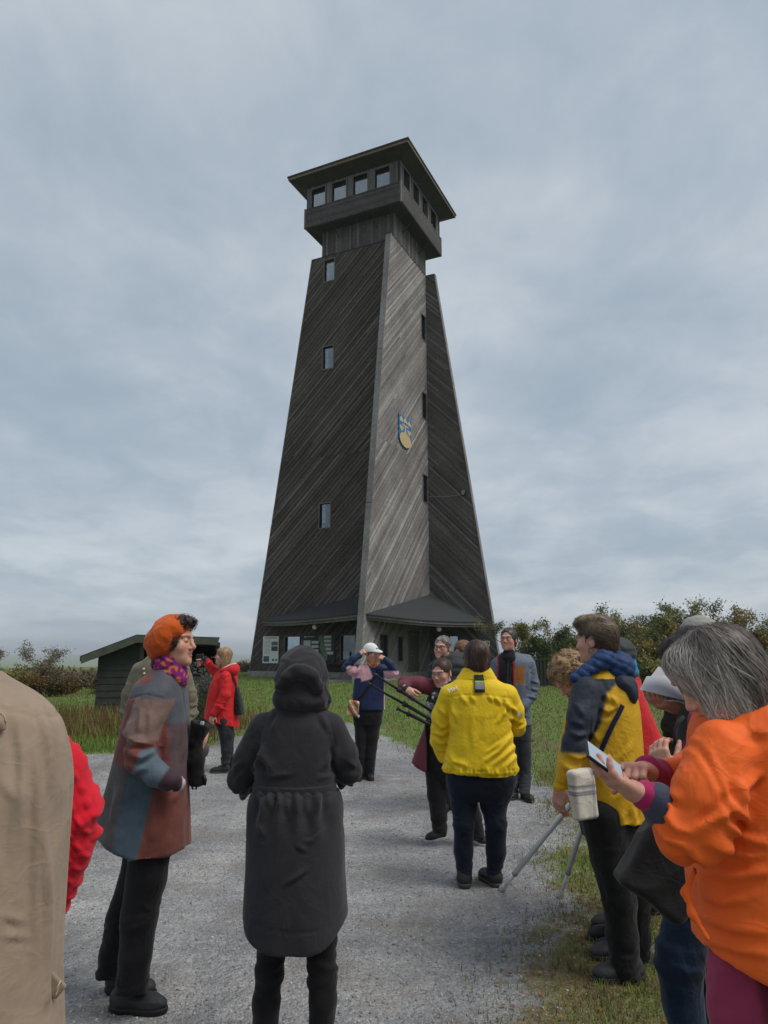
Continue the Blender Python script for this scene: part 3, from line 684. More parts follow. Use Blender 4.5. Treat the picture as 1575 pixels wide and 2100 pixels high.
for y0, y1, c in ((.2, .34, (0.10, 0.12, 0.11)), (.37, .55, (0.05, 0.06, 0.06)), (.74, .95, (0.06, 0.10, 0.11))): panel(0, sub(R1, .55 if y0 < .6 else .06, y0, .95 if y0 < .6 else .42, y1), c, 'photo_print', 0.108, p1_, 0.004)
panel(0, sub(R1, .62, .84, .74, .92), (0.02, 0.05, 0.12), 'print', 0.108, p1_, 0.004); panel(0, sub(R1, .82, .84, .92, .92), (0.05, 0.07, 0.12), 'print', 0.108, p1_, 0.004)
R2 = rect_px(0, 623, 1301, 689, 1357); p2_ = panel(0, R2, (0.028, 0.033, 0.036), 'map_board')
panel(0, sub(R2, .02, .22, .24, .68), (0.55, 0.56, 0.56), 'print', 0.108, p2_, 0.004); panel(0, sub(R2, .04, .05, .1, .13), (0.2, 0.4, 0.5), 'print', 0.108, p2_, 0.004); panel(0, sub(R2, .12, .07, .36, .1), (0.4, 0.42, 0.42), 'print', 0.108, p2_, 0.004)
for i in range(4): panel(0, sub(R2, .27, .24+.155*i, .49, .34+.155*i), (0.55, 0.56, 0.55), 'print', 0.108, p2_, 0.004)
for i in range(5): panel(0, sub(R2, .66 if i != 4 else .72, .05+.145*i, .88 if i != 4 else .94, .15+.145*i), (0.55, 0.56, 0.55), 'print', 0.108, p2_, 0.004)
mp_pts = [(.5,.03),(.6,.02),(.66,.15),(.63,.3),(.7,.42),(.72,.6),(.78,.75),(.76,.95),(.62,1.0),(.56,.9),(.63,.8),(.58,.62),(.52,.5),(.55,.35),(.48,.18)]
mp = MB(); Wd, Hd = R2[1]-R2[0], R2[3]-R2[2]; mp.prism([wp(0, R2[0]+x*Wd, 0.108, R2[3]-y*Hd) for x, y in mp_pts][::-1], wnrm(0), 0, 0.006, (0.10, 0.20, 0.09)); mpo = mp.obj('map_shape', PRINT, p2_)
for x, y, s in ((.58, .3, .03), (.6, .5, .025), (.68, .7, .03)): panel(0, sub(R2, x, y, x+s*1.6, y+s*2.4), (0.08, 0.25, 0.5), 'lake_print', 0.115, p2_, 0.004)
R3 = rect_px(0, 704, 1336, 717, 1352); panel(0, R3, (0.35, 0.45, 0.52), 'poster', 0.005, tower, 0.01)
ben = MB(); bw0 = wall_px(0, 622, 1360)[0]; bz = wall_px(0, 660, 1360)[1]
ben.prism([wp(0, x, 0.075, z) for x, z in [(bw0, bz-0.06), (A-0.1, bz-0.06), (A-0.1, bz), (bw0, bz)]], wnrm(0), 0, 0.45, (0.07, 0.062, 0.055)); ben.prism([wp(0, x, 0.075, z) for x, z in [(bw0, PL), (A-0.1, PL), (A-0.1, bz-0.062), (bw0, bz-0.062)]], wnrm(0), 0, 0.03, (0.065, 0.05, 0.042)); ben.obj('counter', WOOD, tower)
RN = rect_px(2, 995, 1315, 1004.5, 1326); 
wn2, zn2 = wall_px(2, 999.5, 1320, -TH_W-0.06); npl = MB()
npl.prism([wp(2, x, -TH_W-0.085, z) for x, z in [(wn2-0.16, zn2-0.17), (wn2+0.16, zn2-0.17), (wn2+0.16, zn2+0.17), (wn2-0.16, zn2+0.17)]], wnrm(2), -0.02, 0, (0.6, 0.6, 0.58)); nplo = npl.obj('number_plate', PRINT, tower)
def text_mesh(s, size, mat, parent, M, name='lettering', ext=0.002):
    cu = bpy.data.curves.new('t', 'FONT'); cu.body = s; cu.size = size; cu.extrude = ext; cu.align_x = 'CENTER'; cu.align_y = 'CENTER'
    o = bpy.data.objects.new('t', cu); COL.objects.link(o); dg = bpy.context.evaluated_depsgraph_get(); me = bpy.data.meshes.new_from_object(o.evaluated_get(dg)); bpy.data.objects.remove(o)
    me.materials.clear(); o2 = link(name, me, mat, parent); o2.matrix_basis = M; return o2
INK = plain('black_ink', (0.01, 0.01, 0.01), 0.6)
# plate faces the wall's inner side (-wnrm(2) = -y local): text lies in local x-z
pc = wp(2, wn2, -TH_W-0.108, zn2)
text_mesh('69', 0.26, INK, nplo, Matrix.Translation(Vector(pc)) @ Matrix.Rotation(math.pi/2, 4, 'X'))
# door under the right-hand canopy and lookout alcove
dr = MB(); dw0 = wall_px(1, 838, 1340)[0]; dw1 = dw0+1.15
dr.prism([wp(1, x, 0.055, z) for x, z in [(dw0, PL), (dw1, PL), (dw1, 2.4), (dw0, 2.4)]], wnrm(1), 0, 0.05, (0.085, 0.078, 0.072)); door = dr.obj('door', WOOD, tower)
dh = MB(); dh.tube([wp(1, dw0+0.12, 0.11, 1.25), wp(1, dw0+0.12, 0.19, 1.25), wp(1, dw0+0.27, 0.19, 1.25)], 0.018, 6, (0.3, 0.3, 0.3)); dh.obj('handle', FELT, door)
dfm = MB()
for q in ([(dw0-0.12, PL), (dw0, PL), (dw0, 2.5), (dw0-0.12, 2.5)], [(dw1, PL), (dw1+0.12, PL), (dw1+0.12, 2.5), (dw1, 2.5)], [(dw0-0.12, 2.5), (dw1+0.12, 2.5), (dw1+0.12, 2.62), (dw0-0.12, 2.62)]): dfm.prism([wp(1, x, 0.055, z) for x, z in q], wnrm(1), 0, 0.07, (0.11, 0.1, 0.095))
dfm.obj('frame', WOOD, door)
gp = MB(); c_ = wp(0, A-1.2, 3.3, 0); gp.box((c_[0]-1.6, c_[1]-0.9, -0.2), (c_[0]+1.6, c_[1]+2.6, 0.05)); gp.obj('doorstep', plain('step_stone', (0.24, 0.23, 0.21), 0.9, nscale=3, var=0.25), tower)

# ------------------------------------------------------------------ THE SHED
SY = 16.3
def Sx(px, py, y=SY): return at_depth(px, py, y)
shed = empty('open_shed', (Sx(278, 1470)[0], SY, 0), 0.30)
tag(shed, 'dark green board shed with a slanted roof and open front', 'shed')
so_ = np.array([Sx(278, 1470)[0], SY, 0])
SG = plain('shed_paint', (0.021, 0.027, 0.017), 0.8, nscale=6, var=0.35, bstr=0.35)
SGF = plain('shed_trim', (0.055, 0.066, 0.043), 0.8, nscale=6, var=0.3, bstr=0.3)
shed_w = Sx(278, 1400)[0]-Sx(199, 1400)[0]; shed_h1 = Sx(280, 1322)[2]; shed_h0 = Sx(199, 1362)[2]
x_l = Sx(166, 1360, SY-0.3)[0]-so_[0]; z_l = Sx(166, 1361, SY-0.3)[2]; x_r = Sx(272, 1304, SY-0.3)[0]-so_[0]; z_r = Sx(272, 1318, SY-0.3)[2]; x_e = Sx(436, 1310, SY-0.3)[0]-so_[0]; z_e = Sx(436, 1322, SY-0.3)[2]
rl_ = lambda x: z_l+(z_r-z_l)*(x-x_l)/(x_r-x_l)
shed_h0 = rl_(-shed_w)+0.05; shed_h1 = rl_(0)+0.05
zf = lambda x: shed_h0+(x+shed_w)/shed_w*(shed_h1-shed_h0)      # wall top at local x in [-w,0]
dep = 2.6
# side wall facing us: lapped boards, one object each
nb_ = 12; bh = 0.148; z = -0.02; i = 0
while z < shed_h1-0.02:
    z2 = z+bh; pts = [(-shed_w, z), (0, z), (0, min(z2, shed_h1)), (-shed_w, min(z2, shed_h1))]
    sl = (shed_h1-shed_h0)/shed_w; q = clip_half(pts, (-sl, 1), shed_h0+sl*shed_w)
    if q and area2(q) > 1e-3:
        mb = MB(); n_ = len(q); i0 = 0
        top = max(p[1] for p in q)
        fr_ = [(p[0], -0.018 if p[1] <= z+1e-6 else -0.003, p[1]) for p in q]; bk_ = [(p[0], 0.02, p[1]) for p in q]
        mb.v = fr_+bk_; mb.c = [(1, 1, 1)]*(2*n_); mb.f = [list(range(n_)), list(range(n_, 2*n_))[::-1]]+[[k_, n_+k_, n_+(k_+1) % n_, (k_+1) % n_] for k_ in range(n_)]
        mb.obj('plank', SG, shed)
    z = z2-0.003; i += 1
bw = MB(); bw.prism([(-shed_w+0.01, 0.021, 0), (-0.01, 0.021, 0), (-0.01, 0.021, shed_h1-0.03), (-shed_w+0.01, 0.021, shed_h0-0.03)], (0, 1, 0), 0, 0.05)
bw.box((-shed_w, 0.072, 0), (-shed_w+0.05, dep, shed_h0-0.04)); bw.prism([(-shed_w+0.051, dep-0.05, 0), (1.9, dep-0.05, 0), (1.9, dep-0.05, shed_h1), (0, dep-0.05, shed_h1-0.02), (-shed_w+0.051, dep-0.05, shed_h0-0.04)], (0, 1, 0), 0, 0.05); bw.obj('wall', SG, shed)
sw2 = 2.02
fw = MB()      # open front face, turned to the right: posts, low front wall and head beam
fw.box((0.002, -0.02, 0), (0.09, 0.09, shed_h1-0.01)); fw.obj('post', SGF, shed)
rw = MB(); z_r0 = z_r; z_e0 = Sx(436, 1322, SY-0.3)[2]
rw.box((0.0, 0.1, 0), (1.75, 0.14, 0.95)); rw.box((0.0, 0.1, shed_h1-0.16), (1.75, 0.14, min(z_r0, z_e0)+0.06)); rw.box((1.70, 0.141, 0), (1.78, dep-0.06, min(z_r0, z_e0)+0.06)); rw.obj('front_wall', SG, shed)
shelf = MB(); shelf.box((0.1, 0.142, 0.93), (1.69, 0.42, 0.97)); shelf.obj('shelf', SGF, shed)
# roof slab: slope on the left, level part on the right
fs = MB(); th = 0.15
fs.prism([(x_l, -0.30, z_l), (x_r, -0.30, z_r), (x_e, -0.30, z_e), (x_e, -0.30, z_e+th), (x_r, -0.30, z_r+th), (x_l, -0.30, z_l+th)], (0, 1, 0), -0.03, 0.0); fs.obj('fascia', SGF, shed)
rs = MB(); rs.prism([(x_l-0.03, -0.3, z_l+th*0.35), (x_r, -0.3, z_r+th*0.35), (x_e-0.01, -0.3, z_e+th*0.35), (x_e+0.03, -0.3, z_e+th+0.02), (x_r, -0.3, z_r+th+0.03), (x_l-0.03, -0.3, z_l+th+0.02)], (0, 1, 0), 0.002, dep+0.6)
rs.obj('roof', plain('shed_roof', (0.035, 0.037, 0.035), 0.9, nscale=5, var=0.3), shed)

# ------------------------------------------------------------------ corrugated fence behind the people on the right
fy = 32.0
xa, xb = at_depth(1090, 1380, fy)[0], at_depth(1308, 1380, fy)[0]; zt_ = at_depth(1120, 1354, fy)[2]
fence = empty('metal_fence', ((xa+xb)/2, fy, 0)); tag(fence, 'dark green corrugated metal fence at the meadow edge below the trees', 'fence')
FG = plain('fence_green', (0.018, 0.028, 0.016), 0.55, nscale=2, var=0.25)
np_ = 3; Wf = (xb-xa)
for i in range(np_):
    x0 = -Wf/2+i*Wf/np_; mb = MB(); cells = 10; pw = Wf/np_
    for j in range(cells):
        u0 = x0+j*pw/cells; w_ = pw/cells
        prof = [(0, 0), (0.35, 0), (0.45, -0.045), (0.9, -0.045), (1.0, 0)]
        for (a_, d0), (b2, d1) in zip(prof[:-1], prof[1:]): mb.poly([(u0+a_*w_, d0, 0.03), (u0+b2*w_, d1, 0.03), (u0+b2*w_, d1, zt_), (u0+a_*w_, d0, zt_)])
    mb.obj('panel', FG, fence)
rl = MB(); rl.box((-Wf/2-0.02, -0.06, zt_+0.001), (Wf/2+0.02, 0.03, zt_+0.05)); rl.obj('top_rail', FG, fence)
for i in range(np_+1):
    ps = MB(); x = -Wf/2+i*Wf/np_; ps.box((x-0.04, 0.012, -0.1), (x+0.04, 0.09, zt_)); ps.obj('post', FG, fence)

# ------------------------------------------------------------------ trees and bushes
BARK = attr_mat('bark', 0.9, 30, 0.5, 0.01, 0.4); LEAF = leaf_mat('tree_leaf', 0.3)
LV = np.array([[0,-1,0],[0.5,0,0.12],[0,1,0],[-0.5,0,0.12]]); LFc = [(0,1,2),(0,2,3)]
def tree(name, loc, h, spread, nleaf, pal, label, seed, lean=0.0, ls=0.075, bare=0.0, group=None, stems=3, openness=0.5, bark=(0.12, 0.10, 0.085), cat='tree', wind=0.0):
    r = np.random.default_rng(seed); root = empty(name, loc); tag(root, label, cat, group)
    tr = MB(); tips = []
    def branch(p, d, L, rad, lev):
        n_ = 4; pts = [p]; q = p.copy(); dd = d.copy()
        for i in range(n_):
            dd = dd+r.normal(0, 0.13, 3)+np.array([wind*0.12, 0, 0.07]); dd /= np.linalg.norm(dd); q = q+dd*L/n_; pts.append(q.copy())
        tr.tube(pts, [rad*(1-0.8*i/n_) for i in range(n_+1)], 5 if lev < 2 else 3, bark, False)
        if lev >= 2: tips.extend([(pts[k], dd) for k in range(1, n_+1)])
        if lev < 3:
            for i in range(int(r.integers(3, 6)) if lev < 2 else int(r.integers(2, 5))):
                k = int(r.integers(1, n_+1)); o_ = r.normal(0, 1, 3); o_[2] = abs(o_[2])*0.7; o_ /= np.linalg.norm(o_)
                nd = dd*0.55+o_*0.75; nd /= np.linalg.norm(nd); branch(pts[k], nd, L*r.uniform(0.42, 0.68), rad*0.5, lev+1)
    for s in range(stems):
        a_ = r.random()*6.28; d = np.array([math.cos(a_)*0.32*spread/h*2+lean, math.sin(a_)*0.32*spread/h*2, 1.0]); d /= np.linalg.norm(d)
        branch(np.array([math.cos(a_)*0.1*stems*0.5, math.sin(a_)*0.1*stems*0.5, -0.05]), d, h*r.uniform(0.5, 0.68), 0.014*h, 0)
    tr.obj('trunk', BARK, root)
    T = np.array([t_[0] for t_ in tips]); zmax = T[:, 2].max(); T[:, 2] *= h/zmax; sx = np.percentile(np.abs(T[:, :2]), 95); T[:, :2] *= (spread/2)/max(sx, 0.1)
    # note: crown points are rescaled with the trunk so both agree
    tro = root.children[0]; co = np.empty(len(tro.data.vertices)*3); tro.data.vertices.foreach_get('co', co); co = co.reshape(-1, 3); f_ = np.clip(co[:, 2]/0.6, 0, 1)[:, None]
    co2 = co*np.array([(spread/2)/max(sx, 0.1), (spread/2)/max(sx, 0.1), h/zmax]); co = co*(1-f_)+co2*f_; tro.data.vertices.foreach_set('co', co.ravel()); tro.data.update()
    n_ = int(nleaf*(1-bare)); k = r.integers(0, len(T), n_); cl = perlin(T[k]*1.3+seed)
    ok = r.random(n_) < np.clip(0.8+1.2*openness*cl, 0.08, 1); k = k[ok]; n_ = len(k)
    P = T[k]+r.normal(0, 1, (n_, 3))*np.array([0.13, 0.13, 0.12])*(0.5+spread*0.11)
    P[:, 2] = np.maximum(P[:, 2], 0.05)
    pal = np.array(pal); pk = np.clip((perlin(T[k]*0.9+seed*3.1)*1.3+0.5)*len(pal)+r.normal(0, 0.8, n_), 0, len(pal)-1).astype(int)
    c = pal[pk]*(0.55+0.85*r.random((n_, 1)))
    S = ls*(0.6+0.8*r.random((n_, 1)))*np.ones((1, 3)); R = rand_rot(n_, r)
    o_ = scatter_polys('crown', LV, LFc, P, S, R, c, LEAF, None, None, None, root); return root
GRN = [(0.028, 0.042, 0.014), (0.042, 0.058, 0.020), (0.060, 0.070, 0.026), (0.10, 0.085, 0.030)]; GRN = [tuple(c*2.3 for c in q_) for q_ in GRN]
YEL = [(0.045, 0.055, 0.020), (0.075, 0.080, 0.028), (0.115, 0.105, 0.035), (0.125, 0.095, 0.032)]; YEL = [tuple(c*2.1 for c in q_) for q_ in YEL]
ORG = [(0.065, 0.05, 0.022), (0.11, 0.07, 0.027), (0.15, 0.085, 0.030), (0.09, 0.06, 0.03)]; ORG = [tuple(c*1.50 for c in q_) for q_ in ORG]
BRN = [(0.055, 0.045, 0.030), (0.09, 0.07, 0.042), (0.11, 0.085, 0.05), (0.075, 0.06, 0.04)]; BRN = [tuple(c*2.2 for c in q_) for q_ in BRN]
def tr_px(px, ytop, Y, wpx): 
    p = at_depth(px, ytop, Y); return (p[0], Y, 0), p[2], wpx/F_PX*Y
specs = [('willow_tree', 1072, 1262, 40, 110, YEL, 5200, 'sparse yellowing birch right beside the tower', .3, 1.0, .06),
 ('willow_tree', 1150, 1272, 37, 120, GRN, 7200, 'dense dark green willow rising behind the corrugated fence', 0, .4, .07),
 ('willow_tree', 1205, 1268, 41, 110, GRN, 5200, 'green willow behind the fence with a plain rounded top', 0, .5, .07),
 ('willow_tree', 1262, 1240, 36, 120, GRN, 6000, 'tall willow with a thin wispy leader above its neighbours', .2, .9, .06),
 ('willow_tree', 1325, 1268, 30, 140, YEL, 7800, 'broad olive willow between the wispy trees', 0, .4, .065),
 ('willow_tree', 1362, 1238, 33, 120, GRN, 6500, 'tall dark willow with two windblown plumes at the top', .1, .9, .06),
 ('willow_tree', 1440, 1290, 29, 150, GRN, 6500, 'green bushy willow behind the sun hat', 0, .4, .065),
 ('willow_tree', 1518, 1236, 31, 110, YEL, 5200, 'tall yellow-green birch with a windblown pointed top', .2, .9, .055),
 ('rowan_tree', 1592, 1300, 27, 150, ORG, 6500, 'rust orange autumn tree at the end of the row', 0, .4, .065),
 ('willow_tree', 1560, 1268, 38, 100, GRN, 4200, 'grey green willow standing behind the rust orange tree', .2, .7, .06),
 ('shrub', 1335, 1345, 23.5, 120, GRN, 5200, 'low dark shrub at the meadow edge in front of the willows', 0, .3, .055),
 ('shrub', 1400, 1350, 24.5, 120, YEL, 5200, 'low olive shrub at the meadow edge beside the dark one', 0, .3, .055),
 ('shrub', 1500, 1350, 25.5, 150, GRN, 5200, 'low spreading green shrub below the pointed birch', 0, .3, .055),
 ('shrub', 1250, 1352, 34.5, 120, YEL, 3200, 'olive shrub peeping over the corrugated fence', 0, .3, .055),
 ('bare_tree', 118, 1318, 33, 90, BRN, 2200, 'sparsely leaved slender birch above the bushes left of the shed', .35, 1.0, .05),
 ('bare_tree', 45, 1338, 35, 110, BRN, 3200, 'thin grey brown tree at the far left of the field', .3, .9, .05),
 ('shrub', 80, 1362, 29, 120, BRN, 5200, 'brown rounded bush under the slender birch', .2, .4, .07),
 ('shrub', 15, 1366, 28, 110, YEL, 4200, 'olive brown bush at the left end of the field hedge', .1, .4, .07),
 ('shrub', 178, 1376, 27, 80, ORG, 4200, 'orange autumn bush beside the shed wall', .1, .4, .06),
 ('shrub', 100, 1392, 25.5, 70, ORG, 3200, 'small low orange bush in front of the brown hedge', .1, .4, .05),
 ('shrub', 150, 1374, 30, 100, BRN, 4200, 'grey brown bush between the birch and the orange bush', .1, .4, .06),
 ('shrub', -60, 1352, 31, 130, BRN, 4200, 'broad brown bush at the outer end of the field hedge', .1, .4, .07),
 ('shrub', 500, 1372, 52, 50, ORG, 1800, 'rusty little bush beside the tower foot', .1, .4, .06),
 ('thistle_bush', 425, 1345, 13.2, 60, [(0.12,0.115,0.10),(0.18,0.17,0.15),(0.07,0.05,0.035),(0.06,0.07,0.03)], 2600, 'grey seedy thistle bush by the shed corner', .2, .6, .022),
 ('thistle_bush', 407, 1430, 12.4, 55, [(0.05,0.035,0.025),(0.09,0.06,0.035),(0.06,0.07,0.03),(0.035,0.06,0.02)], 2600, 'low brown thistle clump below the grey one', .1, .5, .022)]
for i, (nm, px, yt, Y, wpx, pal, nl, lab, bare, opn, ls) in enumerate(specs):
    loc, h, w_ = tr_px(px, yt, Y, wpx)
    tree(nm, loc, max(h, 0.8), w_*(1.35 if Y > 20 else 1.0), int(nl*(3.6 if nm in ('willow_tree', 'rowan_tree') else 1.7)), pal, lab, 100+i, ls=ls*(1.0 if Y < 20 else 0.88), bare=bare, stems=3 if nm in ('willow_tree', 'rowan_tree') else (1 if nm == 'bare_tree' else 5), openness=opn, cat='tree' if nm.endswith('tree') else 'bush', wind=0.5 if px > 1000 else 0.15)

# ------------------------------------------------------------------ the damp air over the lowland
hz = MB(); hz.box((-4100, -400, -44.5), (4100, 7100, 34.5)); hm = bpy.data.materials.new('haze_air'); hm.use_nodes = True; ht = hm.node_tree; ht.nodes.clear()
ho = ht.nodes.new('ShaderNodeOutputMaterial'); hv = ht.nodes.new('ShaderNodeVolumePrincipled'); hv.inputs['Color'].default_value = (0.86, 0.91, 0.97, 1); hv.inputs['Density'].default_value = 0.00032; hv.inputs['Anisotropy'].default_value = 0.2
ht.links.new(hv.outputs[0], ho.inputs['Volume']); tag(hz.obj('haze', hm), kind='stuff')

# ================================================================== FIGURE TOOLS: signed-distance shapes meshed with surface nets
class Sh:
    def __init__(s, f, lo, hi): s.f = f; s.lo = np.asarray(lo, float); s.hi = np.asarray(hi, float)
def nrm(v): v = np.asarray(v, float); return v/(np.linalg.norm(v)+1e-12)
def RC(a, b, r1, r2):
    a = np.asarray(a, float); b = np.asarray(b, float); ba = b-a; L = ba@ba+1e-12; R_ = max(r1, r2)
    def f(P):
        q = P-a; t = np.clip((q@ba)/L, 0, 1); return np.sqrt(((q-t[:, None]*ba)**2).sum(1))-(r1+(r2-r1)*t)
    return Sh(f, np.minimum(a, b)-R_, np.maximum(a, b)+R_)
def ELL(c, r, R=None):
    c = np.asarray(c, float); r = np.asarray(r, float); e = np.abs(R)@r if R is not None else r
    def f(P):
        q = P-c
        if R is not None: q = q@R
        k0 = np.sqrt(((q/r)**2).sum(1)); k1 = np.sqrt(((q/r**2)**2).sum(1))+1e-9; return k0*(k0-1)/k1
    return Sh(f, c-e, c+e)
def BOX(c, h, R=None, rd=0.01):
    c = np.asarray(c, float); h = np.asarray(h, float); e = np.abs(R)@h if R is not None else h
    def f(P):
        q = P-c
        if R is not None: q = q@R
        d = np.abs(q)-(h-rd); return np.sqrt((np.maximum(d, 0)**2).sum(1))+np.minimum(d.max(1), 0)-rd
    return Sh(f, c-e, c+e)
def LOFT(rows, zmin=None, zmax=None, pw=2.3):
    """rows of (z, cx, rx, cy, ry), elliptical sections"""
    rows = sorted(rows); A_ = np.array(rows, float); zz_ = np.linspace(A_[0, 0], A_[-1, 0], 160)
    T = np.stack([np.interp(zz_, A_[:, 0], A_[:, i]) for i in range(1, 5)], 1)
    ker = np.hanning(17); ker /= ker.sum(); Tp = np.pad(T, ((8, 8), (0, 0)), mode='edge'); T = np.stack([np.convolve(Tp[:, i], ker, 'valid') for i in range(4)], 1)
    z0 = A_[0, 0] if zmin is None else zmin; z1 = A_[-1, 0] if zmax is None else zmax
    def f(P):
        c = [np.interp(P[:, 2], zz_, T[:, i]) for i in range(4)]; u = np.abs(P[:, 0]-c[0])/c[1]; v = np.abs(P[:, 1]-c[2])/c[3]
        k0 = (u**pw+v**pw)**(1/pw); d = (k0-1)*np.minimum(c[1], c[3])*0.95
        return np.maximum(d, np.maximum(z0-P[:, 2], P[:, 2]-z1))
    lo = [(A_[:, 1]-A_[:, 2]).min(), (A_[:, 3]-A_[:, 4]).min(), z0]; hi = [(A_[:, 1]+A_[:, 2]).max(), (A_[:, 3]+A_[:, 4]).max(), z1]; return Sh(f, lo, hi)
def UN(k, *ss):
    ss = [s for s in ss if s is not None]
    def f(P):
        d = ss[0].f(P)
        for s in ss[1:]:
            e = s.f(P)
            if k > 0: h = np.clip(0.5+0.5*(e-d)/k, 0, 1); d = e*(1-h)+d*h-k*h*(1-h)
            else: d = np.minimum(d, e)
        return d
    return Sh(f, np.min([s.lo for s in ss], 0), np.max([s.hi for s in ss], 0))
def SUB(a, b, k=0.0):
    def f(P):
        d, e = a.f(P), -b.f(P)
        if k > 0: h = np.clip(0.5-0.5*(e-d)/k, 0, 1); return e*(1-h)+d*h+k*h*(1-h)
        return np.maximum(d, e)
    return Sh(f, a.lo, a.hi)
def CUT(a, n, d):
    n = nrm(n); return Sh(lambda P: np.maximum(a.f(P), P@n-d), a.lo, a.hi)
def FCUT(a, g): return Sh(lambda P: np.maximum(a.f(P), g(P)), a.lo, a.hi)
def OFF(a, r): return Sh(lambda P: a.f(P)-r, a.lo-r, a.hi+r)
def XF(a, R, o):
    o = np.asarray(o, float); cs = np.array([[x, y, z] for x in (a.lo[0], a.hi[0]) for y in (a.lo[1], a.hi[1]) for z in (a.lo[2], a.hi[2])])@R.T+o
    return Sh(lambda P: a.f((P-o)@R), cs.min(0), cs.max(0))
def CHAIN(pts, k=0.02):
    """pts: list of (pos, r)"""
    return UN(k, *[RC(pts[i][0], pts[i+1][0], pts[i][1], pts[i+1][1]) for i in range(len(pts)-1)])
EDG = [(0,1),(2,3),(4,5),(6,7),(0,2),(1,3),(4,6),(5,7),(0,4),(1,5),(2,6),(3,7)]
CRN = np.array([[i & 1, (i >> 1) & 1, (i >> 2) & 1] for i in range(8)])
def nets(sh, h):
    lo = sh.lo-2.5*h; n = np.ceil((sh.hi+2.5*h-lo)/h).astype(int)+1; n = (np.ceil((n-1)/4)*4+1).astype(int); nb_ = (n-1)//4
    bc = np.stack(np.meshgrid(*[np.arange(b) for b in nb_], indexing='ij'), -1).reshape(-1, 3)
    dc = sh.f(lo+(bc*4+2)*h); act = (np.abs(dc) < 4*h*1.75).reshape(nb_)
    D = np.repeat(np.repeat(np.repeat(np.where(dc < 0, -1.0, 1.0).reshape(nb_), 4, 0), 4, 1), 4, 2); D = np.pad(D, ((0, 1),)*3, mode='edge')
    m_ = np.zeros(n, bool); a = np.repeat(np.repeat(np.repeat(act, 4, 0), 4, 1), 4, 2)
    for dx in (0, 1):
        for dy in (0, 1):
            for dz in (0, 1): m_[dx:dx+a.shape[0], dy:dy+a.shape[1], dz:dz+a.shape[2]] |= a
    I = np.argwhere(m_); D[m_] = sh.f(lo+I*h)
    c = [D[x:n[0]-1+x, y:n[1]-1+y, z:n[2]-1+z] for x, y, z in CRN]; neg = sum((q < 0).astype(np.int8) for q in c); am = (neg > 0) & (neg < 8)
    ci = np.argwhere(am); vid = np.full(am.shape, -1); vid[am] = np.arange(len(ci)); d8 = np.stack([q[am] for q in c], 1)
    acc = np.zeros((len(ci), 3)); cnt = np.zeros(len(ci))
    for i, j in EDG:
        cr = (d8[:, i] < 0) != (d8[:, j] < 0); t = d8[cr, i]/(d8[cr, i]-d8[cr, j]); acc[cr] += CRN[i]+t[:, None]*(CRN[j]-CRN[i]); cnt[cr] += 1
    V = lo+(ci+acc/cnt[:, None])*h; Q = []
    for ax in range(3):
        b1, b2 = (ax+1) % 3, (ax+2) % 3
        sl0 = [slice(1, -1)]*3; sl1 = [slice(1, -1)]*3; sl0[ax] = slice(0, -1); sl1[ax] = slice(1, None)
        a0, a1 = D[tuple(sl0)] < 0, D[tuple(sl1)] < 0; e = np.argwhere(a0 != a1); inside = a0[tuple(e.T)]
        e = e+1; e[:, ax] -= 1
        def cell(o1, o2): q = e.copy(); q[:, b1] += o1; q[:, b2] += o2; return vid[tuple(q.T)]
        f_ = np.stack([cell(-1, -1), cell(0, -1), cell(0, 0), cell(-1, 0)], 1); f_[~inside] = f_[~inside][:, ::-1]; Q.append(f_)
    Q = np.concatenate(Q); Q = Q[(Q >= 0).all(1)]; return V, Q
def vnormals(V, Q):
    fn = np.cross(V[Q[:, 2]]-V[Q[:, 0]], V[Q[:, 3]]-V[Q[:, 1]]); Nn = np.zeros_like(V)
    for k in range(4): np.add.at(Nn, Q[:, k], fn)
    return Nn/(np.linalg.norm(Nn, axis=1)[:, None]+1e-12)
def rz(a): c, s = math.cos(a), math.sin(a); return np.array([[c, -s, 0], [s, c, 0], [0, 0, 1.0]])
def rx_(a): c, s = math.cos(a), math.sin(a); return np.array([[1.0, 0, 0], [0, c, -s], [0, s, c]])
def ry_(a): c, s = math.cos(a), math.sin(a); return np.array([[c, 0, s], [0, 1.0, 0], [-s, 0, c]])
def project(P):
    P = np.asarray(P, float); y, z = P[..., 1], P[..., 2]-CAM_Z; d = y*cp+z*sp_; v = -y*sp_+z*cp; return CX+F_PX*P[..., 0]/d, CY-F_PX*v/d

FAB = attr_mat('woven_cloth', 0.9, 260, 0.3, 0.0012, 0.16, 0.12, 0.15, None, 0, 9, 0.0028, 6)
SHELL = attr_mat('rain_shell_cloth', 0.66, 180, 0.15, 0.001, 0.09, 0.05, 0.25, None, 0, 7, 0.0035, 6)
DENIM = attr_mat('denim_cloth', 0.9, 300, 0.35, 0.0012, 0.25, 0.1, 0.15, None, 0, 14, 0.0035, 9)
LEATHER = attr_mat('suede_leather', 0.72, 90, 0.3, 0.002, 0.34, 0.1, 0.25, None, 0, 11, 0.0025, 6)
SHOE = attr_mat('shoe_leather', 0.6, 60, 0.25, 0.002, 0.2, 0, 0.35, None, 0, 20)
HAIR = attr_mat('hair', 0.45, 200, 0.3, 0.001, 0.25, 0.0, 0.4, None, 0, 50)
PLAST = attr_mat('moulded_plastic', 0.4, 60, 0.05, 0.001, 0.08)
ALU = attr_mat('brushed_aluminium', 0.35, 60, 0.05, 0.001, 0.08)
SKIN, t, b = mat_nodes('skin'); a = N(t, 'ShaderNodeAttribute', attribute_name='Col'); tcn = N(t, 'ShaderNodeTexCoord')
